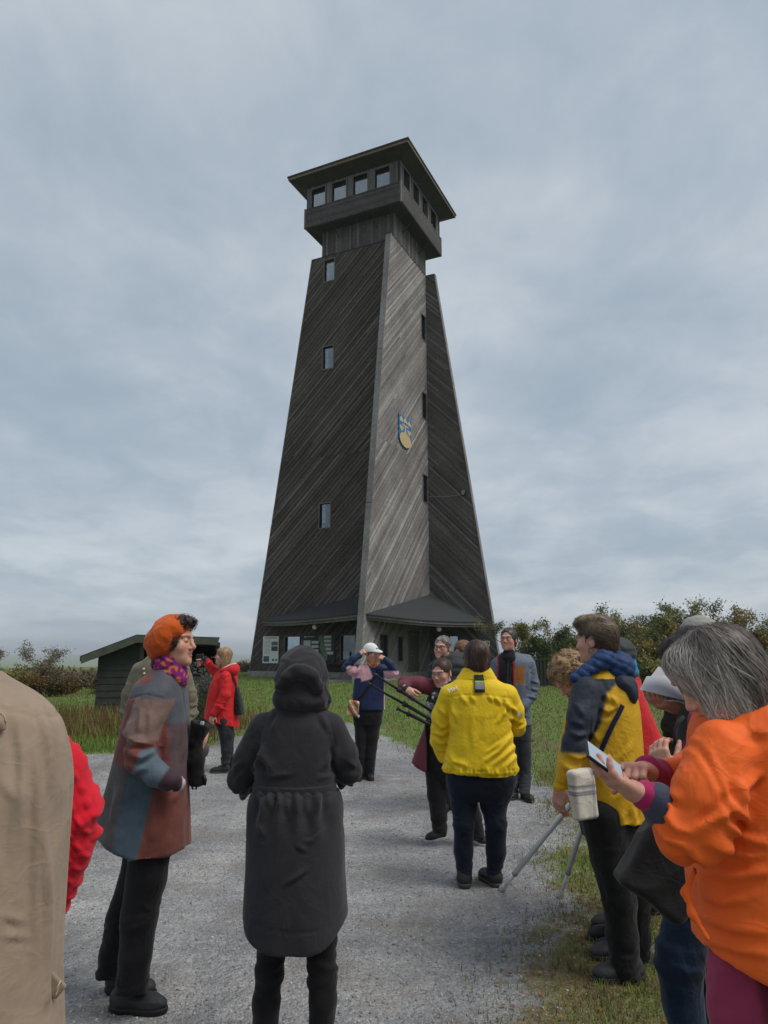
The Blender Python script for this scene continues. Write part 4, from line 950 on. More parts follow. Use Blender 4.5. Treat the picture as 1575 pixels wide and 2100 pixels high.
t.links.new(mulc(t, a.outputs['Color'], rampn(t, noise_n(t, tcn.outputs['Object'], 45, 5, 0.65), [(0.3, (0.86, 0.80, 0.78)), (0.7, (1.08, 1.05, 1.04))])), b.inputs['Base Color'])
b.inputs['Roughness'].default_value = 0.5; b.inputs['Specular IOR Level'].default_value = 0.35; b.inputs['Subsurface Weight'].default_value = 0.12; b.inputs['Subsurface Radius'].default_value = (0.012, 0.005, 0.003); b.inputs['Subsurface Scale'].default_value = 0.6
bump(t, b, noise_n(t, tcn.outputs['Object'], 300, 4, 0.6), 0.12, 0.001)
SKN = np.array([0.56, 0.325, 0.24])

def crumple(sc=(7, 7, 4), amp=0.008, seed=0, ridg=True):
    sc = np.array(sc, float)
    def f(P, Nn):
        q = P*sc+seed*5.1; w = np.stack([perlin(q*0.7+3), perlin(q*0.7+11), perlin(q*0.7+23)], 1); q = q+0.7*w
        a = perlin(q); r = (1-np.abs(a)*2.0) if ridg else a
        return amp*(0.7*r+0.4*perlin(q*2.1+7))
    return f
def rings(c, axis, rad, wl, amp, seed=0):
    """bunched creases round a bend: short curved ridges at uneven angles, centre c, bone direction axis"""
    c = np.asarray(c, float); axis = nrm(axis); r = np.random.default_rng(int(seed)*13+int(abs(c[0]*1000)) % 977); L = []
    a0 = nrm(np.cross(axis, [0.3, 1, 0.2])); a1 = np.cross(axis, a0)
    for k in range(11):
        th_ = r.random()*2*math.pi; rad_v = a0*math.cos(th_)+a1*math.sin(th_); tan = np.cross(axis, rad_v); tl_ = r.normal(0, 0.42)
        d_ = nrm(tan*math.cos(tl_)+axis*math.sin(tl_)); n_ = nrm(np.cross(rad_v, d_))
        L.append((c+axis*r.normal(0, rad*0.45)+rad_v*rad*0.45, d_, n_, rad*r.uniform(0.35, 0.8), wl*r.uniform(0.16, 0.30), amp*r.uniform(0.5, 1.25), r.normal(0, 2.0)))
    def f(P, Nn):
        o = np.zeros(len(P)); near = ((P-c)**2).sum(1) < (rad*2.2)**2; q0 = P[near]; v = np.zeros(len(q0))
        for (ck, d_, n_, ln, w, am, bd) in L:
            q = q0-ck; t = q@d_; s_ = q@n_+bd*t*t; g = np.exp(-(t/ln)**2-(q**2).sum(1)/(rad*0.9)**2)
            v += am*g*(np.exp(-(s_/w)**2)-0.75*np.exp(-((s_+1.5*w)/(1.4*w))**2))
        o[near] = v; return o
    return f
def drape(c, z0, z1, n, amp, seed=0):
    """vertical folds growing from z0 (none) down to z1 (full)"""
    def f(P, Nn):
        a = np.arctan2(P[:, 1]-c[1], P[:, 0]-c[0]); g = np.clip((z0-P[:, 2])/(z0-z1), 0, 1)
        ph = a*n+2.2*perlin(np.c_[a*1.3+seed, P[:, 2]*2.2, np.full(len(P), seed*1.7)])
        return amp*g*(np.sin(ph)*0.6+0.5*perlin(np.c_[a*n*0.5, P[:, 2]*1.6, np.full(len(P), seed+3.3)]))
    return f
def addf(*fs): return lambda P, Nn: sum(f(P, Nn) for f in fs)


def creases(p, lines):
    """placed folds and seams: each (points in photo pixels, width px, height m); a ridge with one steep and one soft flank, facing the viewer's side of the garment"""
    def f(P, Nn):
        x, y = p.px(P); o = np.zeros(len(P)); m_ = np.clip(0.35-Nn[:, 1], 0, 0.5)*2
        for pts, w, am in lines:
            pts = np.array(pts, float); bb = (x > pts[:, 0].min()-6*w) & (x < pts[:, 0].max()+6*w) & (y > pts[:, 1].min()-6*w) & (y < pts[:, 1].max()+6*w)
            if not bb.any(): continue
            X = np.c_[x[bb], y[bb]]; best = np.full(len(X), 1e9); sg = np.zeros(len(X)); uu = np.zeros(len(X)); sl = np.linalg.norm(np.diff(pts, axis=0), axis=1); cum = np.r_[0, np.cumsum(sl)]
            for k in range(len(pts)-1):
                a, b_ = pts[k], pts[k+1]; ab = b_-a; t_ = np.clip(((X-a)@ab)/(ab@ab), 0, 1); q = X-a-t_[:, None]*ab; d = np.hypot(q[:, 0], q[:, 1]); c = np.sign(ab[0]*q[:, 1]-ab[1]*q[:, 0]); up = d < best
                best[up] = d[up]; sg[up] = c[up]; uu[up] = (cum[k]+t_[up]*sl[k])/cum[-1]
            tp = np.sin(np.pi*np.clip(uu, 0.02, 0.98))**0.6 if am > 0 else 1.0; s_ = best*sg
            if am > 0: v = np.exp(-(s_/w)**2)*(s_ > 0)+np.exp(-(s_/(2.2*w))**2)*(s_ <= 0)-0.55*np.exp(-((s_-2.0*w)/(1.3*w))**2)
            else: v = np.exp(-(s_/w)**2)
            o[bb] += am*tp*v*(1.45 if am > 0 else 1.0)
        return o*m_
    return f

def const(c): return lambda P: np.broadcast_to(np.array(c, float), (len(P), 3)).copy()

class Person:
    def __init__(s, label, root, group=None):
        s.root = np.array([root[0], root[1], 0.0]); s.e = empty('person', s.root); tag(s.e, label, 'person', group); s.skin = []
        s.parts = {}
    def l(s, px, py, dy=0.0): return at_depth(px, py, s.root[1]+dy)-s.root
    def K(s, px, py, w, dy=0.0):
        P = at_depth(px, py, s.root[1]+dy); d = P[1]*cp+(P[2]-CAM_Z)*sp_; return (P-s.root, w*0.5*d/F_PX)
    def row(s, py, xl, xr, ry, cy=0.0, dy=0.0):
        (p, r) = s.K((xl+xr)/2, py, xr-xl, dy); return (p[2], p[0], r, cy, ry)
    def px(s, P): return project(P+s.root)
    def part(s, name, sh, h, col, mat, disp=None, parent=None, keep=False):
        V, Q = nets(sh, h); V0 = V
        if disp is not None: Nn = vnormals(V, Q); V = V+Nn*disp(V, Nn)[:, None]
        C = col(V0) if callable(col) else const(col)(V)
        if callable(col):          # soften colour-block borders by one cell
            for _ in range(1):
                fm = C[Q].mean(1); A2 = np.zeros_like(C); ct_ = np.zeros(len(C))
                for k in range(4): np.add.at(A2, Q[:, k], fm); np.add.at(ct_, Q[:, k], 1)
                C = np.where(ct_[:, None] > 0, A2/np.maximum(ct_, 1)[:, None], C)
        o = link(name, mesh_np(name, V, Q, C, True), mat, parent or s.e); s.parts[name] = o
        return (o, V, Q) if keep else o
    def mesh(s, name, mb, mat, parent=None, smooth=False): return mb.obj(name, mat, parent or s.e, smooth)
    def addskin(s, V, Q, C): s.skin.append((V, Q, C))
    def finish(s, core):
        """join head, hands and the hidden trunk into the one body mesh"""
        if core is not None: V, Q = nets(core, 0.016); s.addskin(V, Q, const(SKN*0.9)(V))
        Vs, Qs, Cs, n = [], [], [], 0
        for V, Q, C in s.skin: Vs.append(V); Qs.append(Q+n); Cs.append(C); n += len(V)
        return link('body', mesh_np('body', np.concatenate(Vs), np.concatenate(Qs), np.concatenate(Cs), True), SKIN, s.e)
    # ---- head: built in its own frame (face towards -Y), then turned and placed
    def head(s, c, yaw, pitch=0.0, roll=0.0, sc=1.0, neck=None, h=0.0038, smile=0.0, skin=SKN, brow=(0.10, 0.07, 0.05), lips=(0.40, 0.15, 0.13), eyes='open', jaw=1.0, nose=1.0, beard=None):
        R = rz(math.radians(yaw))@rx_(math.radians(pitch))@ry_(math.radians(roll)); c = np.asarray(c, float); s.hR, s.hc, s.hs = R, c, sc
        cran = ELL((0, 0.018, 0.036), (0.077, 0.097, 0.086)); face = ELL((0, -0.028, -0.030), (0.064*jaw, 0.066, 0.088))
        sh = UN(0.03, cran, face, ELL((0, -0.045, -0.082), (0.046*jaw, 0.042, 0.036)))
        sh = UN(0.02, sh, ELL((0, -0.080, -0.101), (0.019, 0.015, 0.016)))
        for sx in (-1, 1):
            sh = UN(0.025, sh, ELL((sx*0.042, -0.062, -0.026-0.0*smile), (0.023, 0.021, 0.022+0.004*smile)))
            sh = UN(0.016, sh, RC((sx*0.012, -0.092, 0.026), (sx*0.048, -0.074, 0.028), 0.009, 0.008))
        for sx in (-1, 1): sh = SUB(sh, ELL((sx*0.031, -0.102, 0.005), (0.019, 0.020, 0.012)), 0.012)
        sh = UN(0.010, sh, RC((0, -0.090, 0.012), (0, -0.108*nose, -0.028), 0.0085, 0.0115), RC((0, -0.100, -0.033), (0, -0.094, -0.045), 0.009, 0.006))
        for sx in (-1, 1): sh = UN(0.006, sh, ELL((sx*0.0135, -0.097, -0.034), (0.0075, 0.010, 0.0075)))
        up = 0.007*smile; w = 0.021+0.006*smile
        for sx in (-1, 1):
            sh = UN(0.006, sh, RC((0, -0.0965, -0.0575), (sx*w, -0.082, -0.060+up), 0.0050, 0.0030), RC((0, -0.0945, -0.0690), (sx*w*0.85, -0.081, -0.064+up), 0.0060, 0.0032))
        for sx in (-1, 1): sh = SUB(sh, RC((0, -0.1035, -0.0632), (sx*w, -0.0865, -0.0625+up), 0.0026, 0.0018), 0.002)
        for sx in (-1, 1):
            e = SUB(ELL((sx*0.079, 0.014, -0.006), (0.009, 0.019, 0.032), rz(sx*0.35)), ELL((sx*0.090, 0.006, -0.004), (0.008, 0.011, 0.020)), 0.004); sh = UN(0.006, sh, e)
            # lids
            sh = UN(0.004, sh, SUB(ELL((sx*0.031, -0.0785, 0.0035), (0.0148, 0.0150, 0.0140)), BOX((sx*0.031, -0.095, 0.0010 if eyes == 'open' else -0.0055), (0.0125, 0.02, 0.0050 if eyes == 'open' else 0.0018), None, 0.002), 0.002))
        if neck is not None:
            nb2 = ((np.asarray(neck, float)-c)/sc)@R; sh = UN(0.02, sh, RC((0, 0.022, -0.045), nb2, 0.052, 0.056))
        V, Q = nets(sh, h/sc); skin = np.asarray(skin, float)*1.10; C = np.tile(skin, (len(V), 1))
        def blob(cx_, cy_, cz_, r, sharp=1): d = ((V-np.array([cx_, cy_, cz_]))/np.array(r)); return np.exp(-((d**2).sum(1))**sharp)
        front = (V[:, 1] < -0.05)
        red = skin*np.array([1.06, 0.72, 0.70])
        for q, k in (((0.045, -0.07, -0.03, (0.025, 0.05, 0.02)), 0.5), ((-0.045, -0.07, -0.03, (0.025, 0.05, 0.02)), 0.5), ((0, -0.108, -0.032, (0.016, 0.02, 0.013)), 0.55)): m_ = (blob(*q)*k)[:, None]; C = C*(1-m_)+red*m_
        lm = np.clip(blob(0, -0.092, -0.063+up*0.5, (w*1.05, 0.02, 0.0105), 2), 0, 1)[:, None]*0.85; C = C*(1-lm)+np.array(lips)*lm
        ml = np.clip(blob(0, -0.094, -0.0630, (w, 0.02, 0.0022), 2), 0, 1)[:, None]*0.8; C = C*(1-ml)+np.array([0.10, 0.035, 0.03])*ml
        if smile > 0.75:
            tm = np.clip(blob(0, -0.094, -0.0635, (w*0.72, 0.02, 0.0036), 3), 0, 1)[:, None]; C = C*(1-tm)+np.array([0.62, 0.58, 0.50])*tm
        for sx in (-1, 1):
            bm2 = np.clip(blob(sx*0.032, -0.085, 0.0275, (0.019, 0.03, 0.0052), 2), 0, 1)[:, None]*0.75; C = C*(1-bm2)+np.array(brow)*bm2
            em2 = np.clip(blob(sx*0.031, -0.090, 0.0055 if eyes == 'open' else 0.000, (0.015, 0.02, 0.0022), 2), 0, 1)[:, None]*(0.6 if eyes == 'open' else 0.75); C = C*(1-em2)+np.array([0.06, 0.04, 0.035])*em2
        if beard is not None:
            bm3 = np.clip(blob(0, -0.07, -0.085, (0.06, 0.05, 0.035), 2), 0, 1)[:, None]*0.5; C = C*(1-bm3)+np.array(beard)*bm3
        s.addskin(V*sc@R.T+c, Q, C)
        if eyes == 'open':
            for sx in (-1, 1):
                ev, ef = [], []; nu, nv = 14, 10
                for i in range(nv+1):
                    for j in range(nu):
                        th_ = math.pi*i/nv; ph = 2*math.pi*j/nu; ev.append((math.sin(th_)*math.cos(ph), -math.cos(th_), math.sin(th_)*math.sin(ph)))
                for i in range(nv):
                    for j in range(nu): ef.append((i*nu+j, i*nu+(j+1) % nu, (i+1)*nu+(j+1) % nu, (i+1)*nu+j))
                ev = np.array(ev); ec = np.where(ev[:, 1:2] < -0.86, np.array([[0.04, 0.03, 0.02]]), np.array([[0.55, 0.52, 0.49]])); ev = ev*0.0126+np.array([sx*0.031, -0.0785, 0.0035])
                s.addskin(ev*sc@R.T+c, np.array(ef), ec)
    def hp(s, p): return np.asarray(p, float)*s.hs@s.hR.T+s.hc      # head frame -> local
    def hair(s, sh, col, h=0.006, strands=900, flow=None, L=0.10, width=0.0022, var=0.5, name='hair', lift=0.003, noise=0.35, base_amp=0.006, seed=1, tips=None, shape_scale=(28, 28, 10), mask=None):
        """hair mass (head-frame shape) with strand ribbons laid over it as part of the same mesh"""
        r = np.random.default_rng(seed); V, Q = nets(sh, h); Nn = vnormals(V, Q)
        V = V+Nn*(base_amp*fbm(V*np.array(shape_scale)+seed, 2))[:, None]
        col = np.asarray(col, float); C = col*(0.75+0.35*np.clip(perlin(V*np.array([60, 60, 22])+seed), -1, 1))[:, None]
        if tips is not None: k = tips(V)[:, None]; C = C*(1-k[:, :1])+np.asarray(s.tipcol)*k
        Vs, Qs, Cs = [V], [Q], [C]
        if strands:
            ns = 7; idx_ = r.integers(0, len(V), strands); p = V[idx_]+Nn[idx_]*lift*(0.3+1.2*r.random((strands, 1))); nm = Nn[idx_]; P_ = [p]; Nl = [nm]; st = L/(ns-1)*(0.5+0.9*r.random((strands, 1)))
            off = lift*(0.2+1.3*r.random(strands)); jit = r.normal(0, noise, (strands, 3))
            for k in range(ns-1):
                fl_ = flow(p)+jit+0.35*np.stack([perlin(p*45+7), perlin(p*45+19), perlin(p*45+31)], 1); fl_ = fl_-(fl_*nm).sum(1)[:, None]*nm; fl_ /= np.linalg.norm(fl_, axis=1)[:, None]+1e-9
                p = p+fl_*st; e = 0.002; d = sh.f(p)
                g = np.stack([sh.f(p+np.eye(3)[i]*e)-d for i in range(3)], 1)/e; gl = np.linalg.norm(g, axis=1)[:, None]+1e-6; nm = g/gl; gl = np.maximum(gl, 0.6)
                pp = np.clip((d[:, None]-off[:, None])/gl, -0.012, 0.012); p = p-nm*pp; P_.append(p); Nl.append(nm)
            P_ = np.stack(P_, 1); Nl = np.stack(Nl, 1); T_ = np.gradient(P_, axis=1); side = np.cross(T_, Nl); side /= np.linalg.norm(side, axis=2)[:, :, None]+1e-9
            wd = width*(0.5+0.8*r.random((strands, 1, 1)))*np.array([0.5, 1, 1, 1, 0.9, 0.6, 0.15])[None, :, None]
            A_, B2 = P_-side*wd/2, P_+side*wd/2; VV = np.stack([A_, B2], 2).reshape(-1, 3)
            base = (np.arange(strands)*ns*2)[:, None]; k_ = np.arange(ns-1)*2; q = np.stack([base+k_, base+k_+1, base+k_+3, base+k_+2], -1).reshape(-1, 4)
            sc_ = col*(1+var*(r.random((strands, 1))-0.45)*1.6)
            if tips is not None: kk = tips(V[idx_])[:, None]; sc_ = sc_*(1-kk)+np.asarray(s.tipcol)*kk*(0.7+0.6*r.random((strands, 1)))
            sc_ = np.clip(sc_, 0.004, 1)
            Vs.append(VV); Qs.append(q+len(V)); Cs.append(np.repeat(sc_, ns*2, 0))
        Vt = np.concatenate(Vs)*s.hs@s.hR.T+s.hc
        o = link(name, mesh_np(name, Vt, np.concatenate(Qs), np.concatenate(Cs), True), HAIR, s.e); return o
    def hand(s, w, d, n, side, curl=(0.5, 0.7, 0.4), curls=None, spread=0.10, thumb=(0.55, 0.35, 0.5), sc=1.0, h=0.0034, skin=SKN):
        """w wrist, d finger direction, n palm normal (palm side), side +1: thumb on d x n side"""
        d = nrm(d); n = np.asarray(n, float); n = nrm(n-(n@d)*d); sd = np.cross(d, n)*side; w = np.asarray(w, float)
        def pt(a, b_, c): return w+sc*(d*a+sd*b_+n*c)
        ss = [UN(0.02*sc, RC(pt(-0.03, 0, 0), pt(0.03, 0, 0), 0.024*sc, 0.025*sc))]
        palm = UN(0.015*sc, *[RC(pt(0.015, o*0.6, 0.0), pt(0.082-abs(o-0.01)*0.15, o, 0.0), 0.0155*sc, 0.0125*sc) for o in (0.030, 0.010, -0.010, -0.029)])
        palm = UN(0.012*sc, palm, RC(pt(0.012, 0.018, 0.008), pt(0.045, 0.026, 0.012), 0.018*sc, 0.014*sc))
        sh = UN(0.015*sc, ss[0], palm)
        for i, (o, L) in enumerate(((0.030, 0.072), (0.010, 0.080), (-0.010, 0.075), (-0.029, 0.060))):
            cu = curls[i] if curls else curl; p = pt(0.082-abs(o-0.01)*0.15, o, 0); a = 0.0; pts = [(p, 0.0098*sc)]
            for j, (f_, c_) in enumerate(zip((0.46, 0.31, 0.23), cu)):
                a += c_; dirv = math.cos(a)*(d+sd*spread*(o*20))+math.sin(a)*n; p = p+nrm(dirv)*L*f_*sc; pts.append((p, (0.0090, 0.0082, 0.0070)[j]*sc))
            sh = UN(0.004*sc, sh, CHAIN(pts, 0.004*sc))
        t0 = pt(0.022, 0.030, 0.012); d1 = nrm(d*math.cos(thumb[0])+sd*math.sin(thumb[0])+n*thumb[1]); d2 = nrm(d1+n*thumb[2]*0.8-sd*thumb[2]*0.45+d*0.2)
        sh = UN(0.008*sc, sh, CHAIN([(t0, 0.0125*sc), (t0+d1*0.040*sc, 0.0108*sc), (t0+d1*0.040*sc+d2*0.030*sc, 0.0098*sc), (t0+d1*0.040*sc+d2*0.052*sc, 0.0080*sc)], 0.005*sc))
        V, Q = nets(sh, h*sc); C = np.tile(np.asarray(skin, float), (len(V), 1)); tipd = np.clip(((V-w)@d-0.07*sc)/(0.06*sc), 0, 1)[:, None]; C = C*(1-tipd*0.25)+np.array(skin)*np.array([1.08, 0.75, 0.72])*tipd*0.25
        s.addskin(V, Q, C)
    def shoe(s, ankle, yaw, L=0.27, col=(0.02, 0.02, 0.022), sole=(0.025, 0.025, 0.025), h=0.006, high=0.09, w=1.0):
        R = rz(math.radians(yaw)); o = np.array([ankle[0], ankle[1], 0.0]); k = L/0.27
        up = UN(0.03*k, RC((0, 0.02*k, high), (0, 0.025*k, 0.05), 0.042*k*w, 0.042*k*w), ELL((0, 0.035*k, 0.045), (0.040*k*w, 0.052*k, 0.045)), ELL((0, -0.06*k, 0.042), (0.043*k*w, 0.085*k, 0.036)), ELL((0, -0.115*k, 0.035), (0.040*k*w, 0.058*k, 0.030)))
        up = CUT(up, (0, 0, -1), -0.016)
        sl = UN(0.02, ELL((0, 0.035*k, 0.015), (0.043*k*w, 0.056*k, 0.05)), ELL((0, -0.10*k, 0.015), (0.047*k*w, 0.080*k, 0.05)), ELL((0, -0.04*k, 0.015), (0.038*k*w, 0.10*k, 0.05)))
        sl = CUT(CUT(sl, (0, 0, 1), 0.024), (0, 0, -1), 0.004)
        o1 = s.part('shoe', XF(up, R, o), h, col, SHOE, crumple((25, 25, 25), 0.0025, int(abs(yaw))))
        s.part('sole', XF(sl, R, o), h, sole, SHOE, None, o1); return o1
    def glasses(s, col=(0.02, 0.02, 0.02), r=0.021, th=0.0016, sq=2.6):
        mb = MB()
        for sx in (-1, 1):
            pts = []
            for i in range(22):
                a = 2*math.pi*i/22; x = np.sign(math.cos(a))*abs(math.cos(a))**(2/sq)*r*1.08; z = np.sign(math.sin(a))*abs(math.sin(a))**(2/sq)*r*0.86
                pts.append(s.hp((sx*0.0325+x, -0.1040+0.25*abs(sx*0.0325+x), 0.000+z)))
            pts.append(pts[0]); pts.append(pts[1]); mb.tube(pts, th*s.hs, 5, col)
            mb.tube([s.hp((sx*(0.0325+r*1.08), -0.0905, 0.006)), s.hp((sx*0.074, -0.06, 0.008)), s.hp((sx*0.083, 0.006, 0.012)), s.hp((sx*0.083, 0.022, -0.006))], th*s.hs, 5, col)
        mb.tube([s.hp((-0.012, -0.102, 0.004)), s.hp((0, -0.1075, 0.008)), s.hp((0.012, -0.102, 0.004))], th*s.hs, 5, col)
        return mb.obj('glasses', PLAST, s.e, True)
def flow_down(p): return np.tile([0, 0.15, -1.0], (len(p), 1))
def flow_crown(c=(0, 0.06, 0.12), down=0.6):
    c = np.array(c)
    return lambda p: nrm_rows(p-c)+np.array([0, 0, -down])
def nrm_rows(v): return v/(np.linalg.norm(v, axis=1)[:, None]+1e-9)
CRANIUM = ELL((0, 0.018, 0.036), (0.077, 0.097, 0.086))
FACE_CUT = ELL((0, -0.115, -0.020), (0.066, 0.085, 0.112))

# ================================================================== PEOPLE
def scale_chain(ch, k): return [(p, r*k) for p, r in ch]
def trousers(p, chains, hips, col, mat, h=0.009, amp=0.007, seed=0, name='trousers', k=0.03):
    chains = [[(q, r_*0.93) for q, r_ in c] for c in chains]; shp = [CHAIN(c, 0.02) for c in chains]; shp = [CUT(x, (0, 0, -1), -(c[-1][0][2])) for x, c in zip(shp, chains)]
    sh = UN(k, *([hips] if hips is not None else []), *shp) if hips is not None else UN(0.0, *shp)
    fs = [crumple((6, 6, 3.5), amp, seed)]
    for c in chains:
        ax = nrm(c[-1][0]-c[0][0]); kn = c[len(c)//2][0]; fs += [rings(kn, ax, 0.13, 0.055, amp*0.7, seed), rings(c[-1][0], ax, 0.12, 0.045, amp*0.9, seed+3)]
        fs += [rings(c[0][0]-np.array([0, 0, 0.06]), nrm(ax+np.array([0.5, 0, 0])), 0.12, 0.06, amp*0.6, seed+5)]
    return p.part(name, sh, h, col, mat, addf(*fs))
def coat(p, name, torso, arms, col, mat, h=0.009, k=0.035, folds=(), amp=0.006, seed=0, sc=(6, 6, 4), extra=None, cut=None):
    arms = [[(q, r_*0.88) for q, r_ in a] for a in arms]; sh = UN(k*0.7, torso, *[CHAIN(a, 0.02) for a in arms])
    if extra is not None: sh = UN(k, sh, extra)
    if cut is not None: sh = FCUT(sh, cut)
    fs = [crumple(sc, amp, seed)]
    for a in arms:
        el = a[len(a)//2][0]; ax = nrm(a[-1][0]-a[0][0]); fs += [rings(el, ax, 0.12, 0.055, amp*1.1, seed+1), rings(a[0][0]-np.array([0, 0, 0.08]), nrm(ax+np.array([0.3, 0.2, 0])), 0.10, 0.06, amp*0.7, seed+2)]
    fs += list(folds)
    return p.part(name, sh, h, col, mat, addf(*fs))
def core_of(p, spine, chains):
    """hidden trunk and limbs, well inside the clothes"""
    return UN(0.03, RC(spine[0], spine[1], 0.085, 0.085), *[CHAIN(scale_chain(c[:-1] if len(c) > 3 else c, 0.5), 0.02) for c in chains])
def tube_strap(mb, pts, r, c, n=6): mb.tube(pts, r, n, c)
def ribbon(pts, normals, w, th, c):
    """flat strap following points; normals point away from the body"""
    mb = MB(); pts = [np.asarray(q, float) for q in pts]; n_ = len(pts); i0 = 0
    for i, q in enumerate(pts):
        t_ = nrm(pts[min(i+1, n_-1)]-pts[max(i-1, 0)]); nn = nrm(np.asarray(normals[i], float)); sd = nrm(np.cross(t_, nn))
        for a_, b_ in ((-1, 0), (1, 0), (1, 1), (-1, 1)): mb.v.append(tuple(q+sd*a_*w/2+nn*b_*th)); mb.c.append(c)
    for i in range(n_-1):
        for j in range(4): a_ = i*4+j; b_ = i*4+(j+1) % 4; mb.f.append([a_, b_, b_+4, a_+4])
    mb.f.append([3, 2, 1, 0]); mb.f.append([(n_-1)*4+k for k in range(4)]); return mb
def on_surface(sh, pts, off=0.004, it=8):
    """push points onto a shape's surface along its gradient"""
    P = np.array(pts, float)
    for _ in range(it):
        d = sh.f(P); e = 0.003; g = np.stack([sh.f(P+np.eye(3)[i]*e)-d for i in range(3)], 1)/e; gl = np.linalg.norm(g, axis=1)[:, None]+1e-6; P = P-g/gl*(np.clip(d-off, -0.03, 0.03)/np.maximum(gl[:, 0], 0.5))[:, None]
    d = sh.f(P); g = np.stack([sh.f(P+np.eye(3)[i]*0.003)-d for i in range(3)], 1); return P, nrm_rows(g)
def dense(pts, n=5):
    o = []
    for i in range(len(pts)-1):
        for j in range(n): o.append(np.asarray(pts[i])*(1-j/n)+np.asarray(pts[i+1])*j/n)
    o.append(np.asarray(pts[-1])); return o
def inpoly(x, y, poly):
    ins = np.zeros(len(x), bool); n_ = len(poly)
    for k in range(n_):
        (x0, y0), (x1, y1) = poly[k], poly[(k+1) % n_]; c = ((y0 > y) != (y1 > y)) & (x < (x1-x0)*(y-y0)/(y1-y0+1e-12)+x0); ins ^= c
    return ins
BLACKC = (0.014, 0.013, 0.015)

# ------------------------------------------------------------------ 1  woman in orange beret and patchwork coat
p = Person('person in an orange beret and patchwork suede coat, smiling in profile', ground_px(285, 2062))
K, l, row = p.K, p.l, p.row
hc = l(356, 1317)
p.head(hc, 78, -2, 0, 1.0, neck=l(348, 1385, 0.0), smile=0.7, eyes='closed', skin=(0.50, 0.275, 0.19), nose=1.02, h=0.0034, jaw=0.98)
rows_ = [row(1372, 322, 366, 0.075), row(1384, 300, 372, 0.115), row(1402, 280, 377, 0.165), row(1440, 267, 382, 0.195), row(1500, 253, 385, 0.20), row(1560, 239, 385, 0.205), row(1620, 223, 384, 0.215), row(1690, 204, 384, 0.235), row(1745, 194, 385, 0.245)]
tors = LOFT(rows_, pw=2.2)
armN = [K(318, 1436, 72, -0.14), K(290, 1500, 66, -0.19), K(284, 1548, 62, -0.22), K(320, 1588, 54, -0.24), K(352, 1603, 46, -0.23)]
armF = [K(335, 1440, 80, 0.16), K(366, 1535, 66, 0.24), K(410, 1538, 44, 0.20)]
h0 = l(203, 1690)[2]; h1 = l(300, 1731)[2]; h2 = l(383, 1735)[2]; hx0, hx1 = l(203, 1690)[0], l(300, 1731)[0]
def hemcut(P): return np.where(P[:, 0] < hx1, h0+(h1-h0)*np.clip((P[:, 0]-hx0)/(hx1-hx0), 0, 1)**0.8, h1+(h2-h1))-P[:, 2]
SUE = dict(maroon=(0.15, 0.042, 0.035), slate=(0.075, 0.078, 0.095), taupe=(0.185, 0.115, 0.10), rust=(0.155, 0.045, 0.033), blue=(0.085, 0.115, 0.145), plum=(0.085, 0.052, 0.056), grey=(0.075, 0.065, 0.068), dblue=(0.055, 0.085, 0.11), purple=(0.045, 0.02, 0.03))
def beret_col(P):
    x, y = p.px(P*np.array([1, 0, 1])+np.array([0, -0.2, 0])); C = np.tile(np.array(SUE['maroon']), (len(P), 1))
    sl = armsd.f(P) < torsd.f(P)+0.004
    def put(m_, c): C[m_] = SUE[c]
    put(x > 340, 'plum'); put((y < 1492) & inpoly(x, y, [(330,1392),(352,1400),(368,1450),(378,1486),(338,1494),(330,1430)]), 'slate')
    put((y < 1500) & (x > 368+(y-1420)*0.12), 'maroon'); put((y < 1432) & (x < 338), 'slate'); put((x > 345+(y-1385)*0.35) & (y < 1470), 'maroon'); put((x < 300) & (y < 1405), 'maroon')
    put((y > 1490) & (x > 338) & (y < 1612), 'plum')
    low = y > 1572-(x-240)*-0.28
    put(low & (x < 262-(y-1600)*0.18), 'grey'); put(low & (x >= 262-(y-1600)*0.18), 'dblue'); put(low & (x >= 318-(y-1600)*0.2), 'rust'); put((y > 1600) & (x > 374), 'slate')
    put((y > 1480) & (y < 1580) & (x < 262) & ~low, 'maroon')
    # sleeve blocks
    t_ = y+0.25*(x-262)
    put(sl & (y < 1432+0.05*(x-290)), 'slate'); put(sl & (y >= 1432+0.05*(x-290)), 'taupe'); put(sl & (y > 1524-0.06*(x-250)), 'rust'); put(sl & ((x-292)*0.8+(y-1560)*0.25 > 0) & (y > 1532), 'blue'); put(sl & (x-338+(y-1600)*0.55 > 0) & (y > 1545), 'purple')
    return C
torsd = tors; armsd = CHAIN(armN, 0.03)
cto = coat(p, 'coat', tors, [armN, armF], beret_col, LEATHER, 0.0062, 0.03, [drape((l(300, 1500)[0], 0, 0), l(300, 1500)[2], l(300, 1735)[2], 7, 0.009, 2), creases(p, [([(250,1500),(275,1522),(318,1530)],5,.012), ([(262,1545),(290,1556),(322,1538)],5,.014), ([(258,1566),(280,1582),(300,1574)],5,.010), ([(292,1452),(284,1505)],6,.008), ([(308,1455),(306,1525)],6,.008),
  ([(385,1500),(372,1560)],5,.007), ([(378,1606),(350,1645)],5,.008), ([(244,1620),(230,1690)],7,.010), ([(322,1640),(308,1728)],7,.008), ([(345,1500),(335,1560)],6,.009), ([(268,1432),(300,1424),(334,1432)],1.6,-.004), ([(250,1526),(285,1520),(318,1522)],1.4,-.003), ([(318,1612),(298,1728)],1.4,-.003), ([(262,1600),(240,1715)],1.4,-.003), ([(372,1410),(384,1490),(383,1560)],1.6,-.004)])], 0.003, 1, (5, 5, 3), None, hemcut)
p.part('cuff_lining', RC(K(352, 1603, 40, -0.22)[0], K(364, 1607, 40, -0.20)[0], 0.046, 0.034), 0.006, (0.42, 0.38, 0.40), FAB, crumple((30, 30, 30), 0.004, 3))
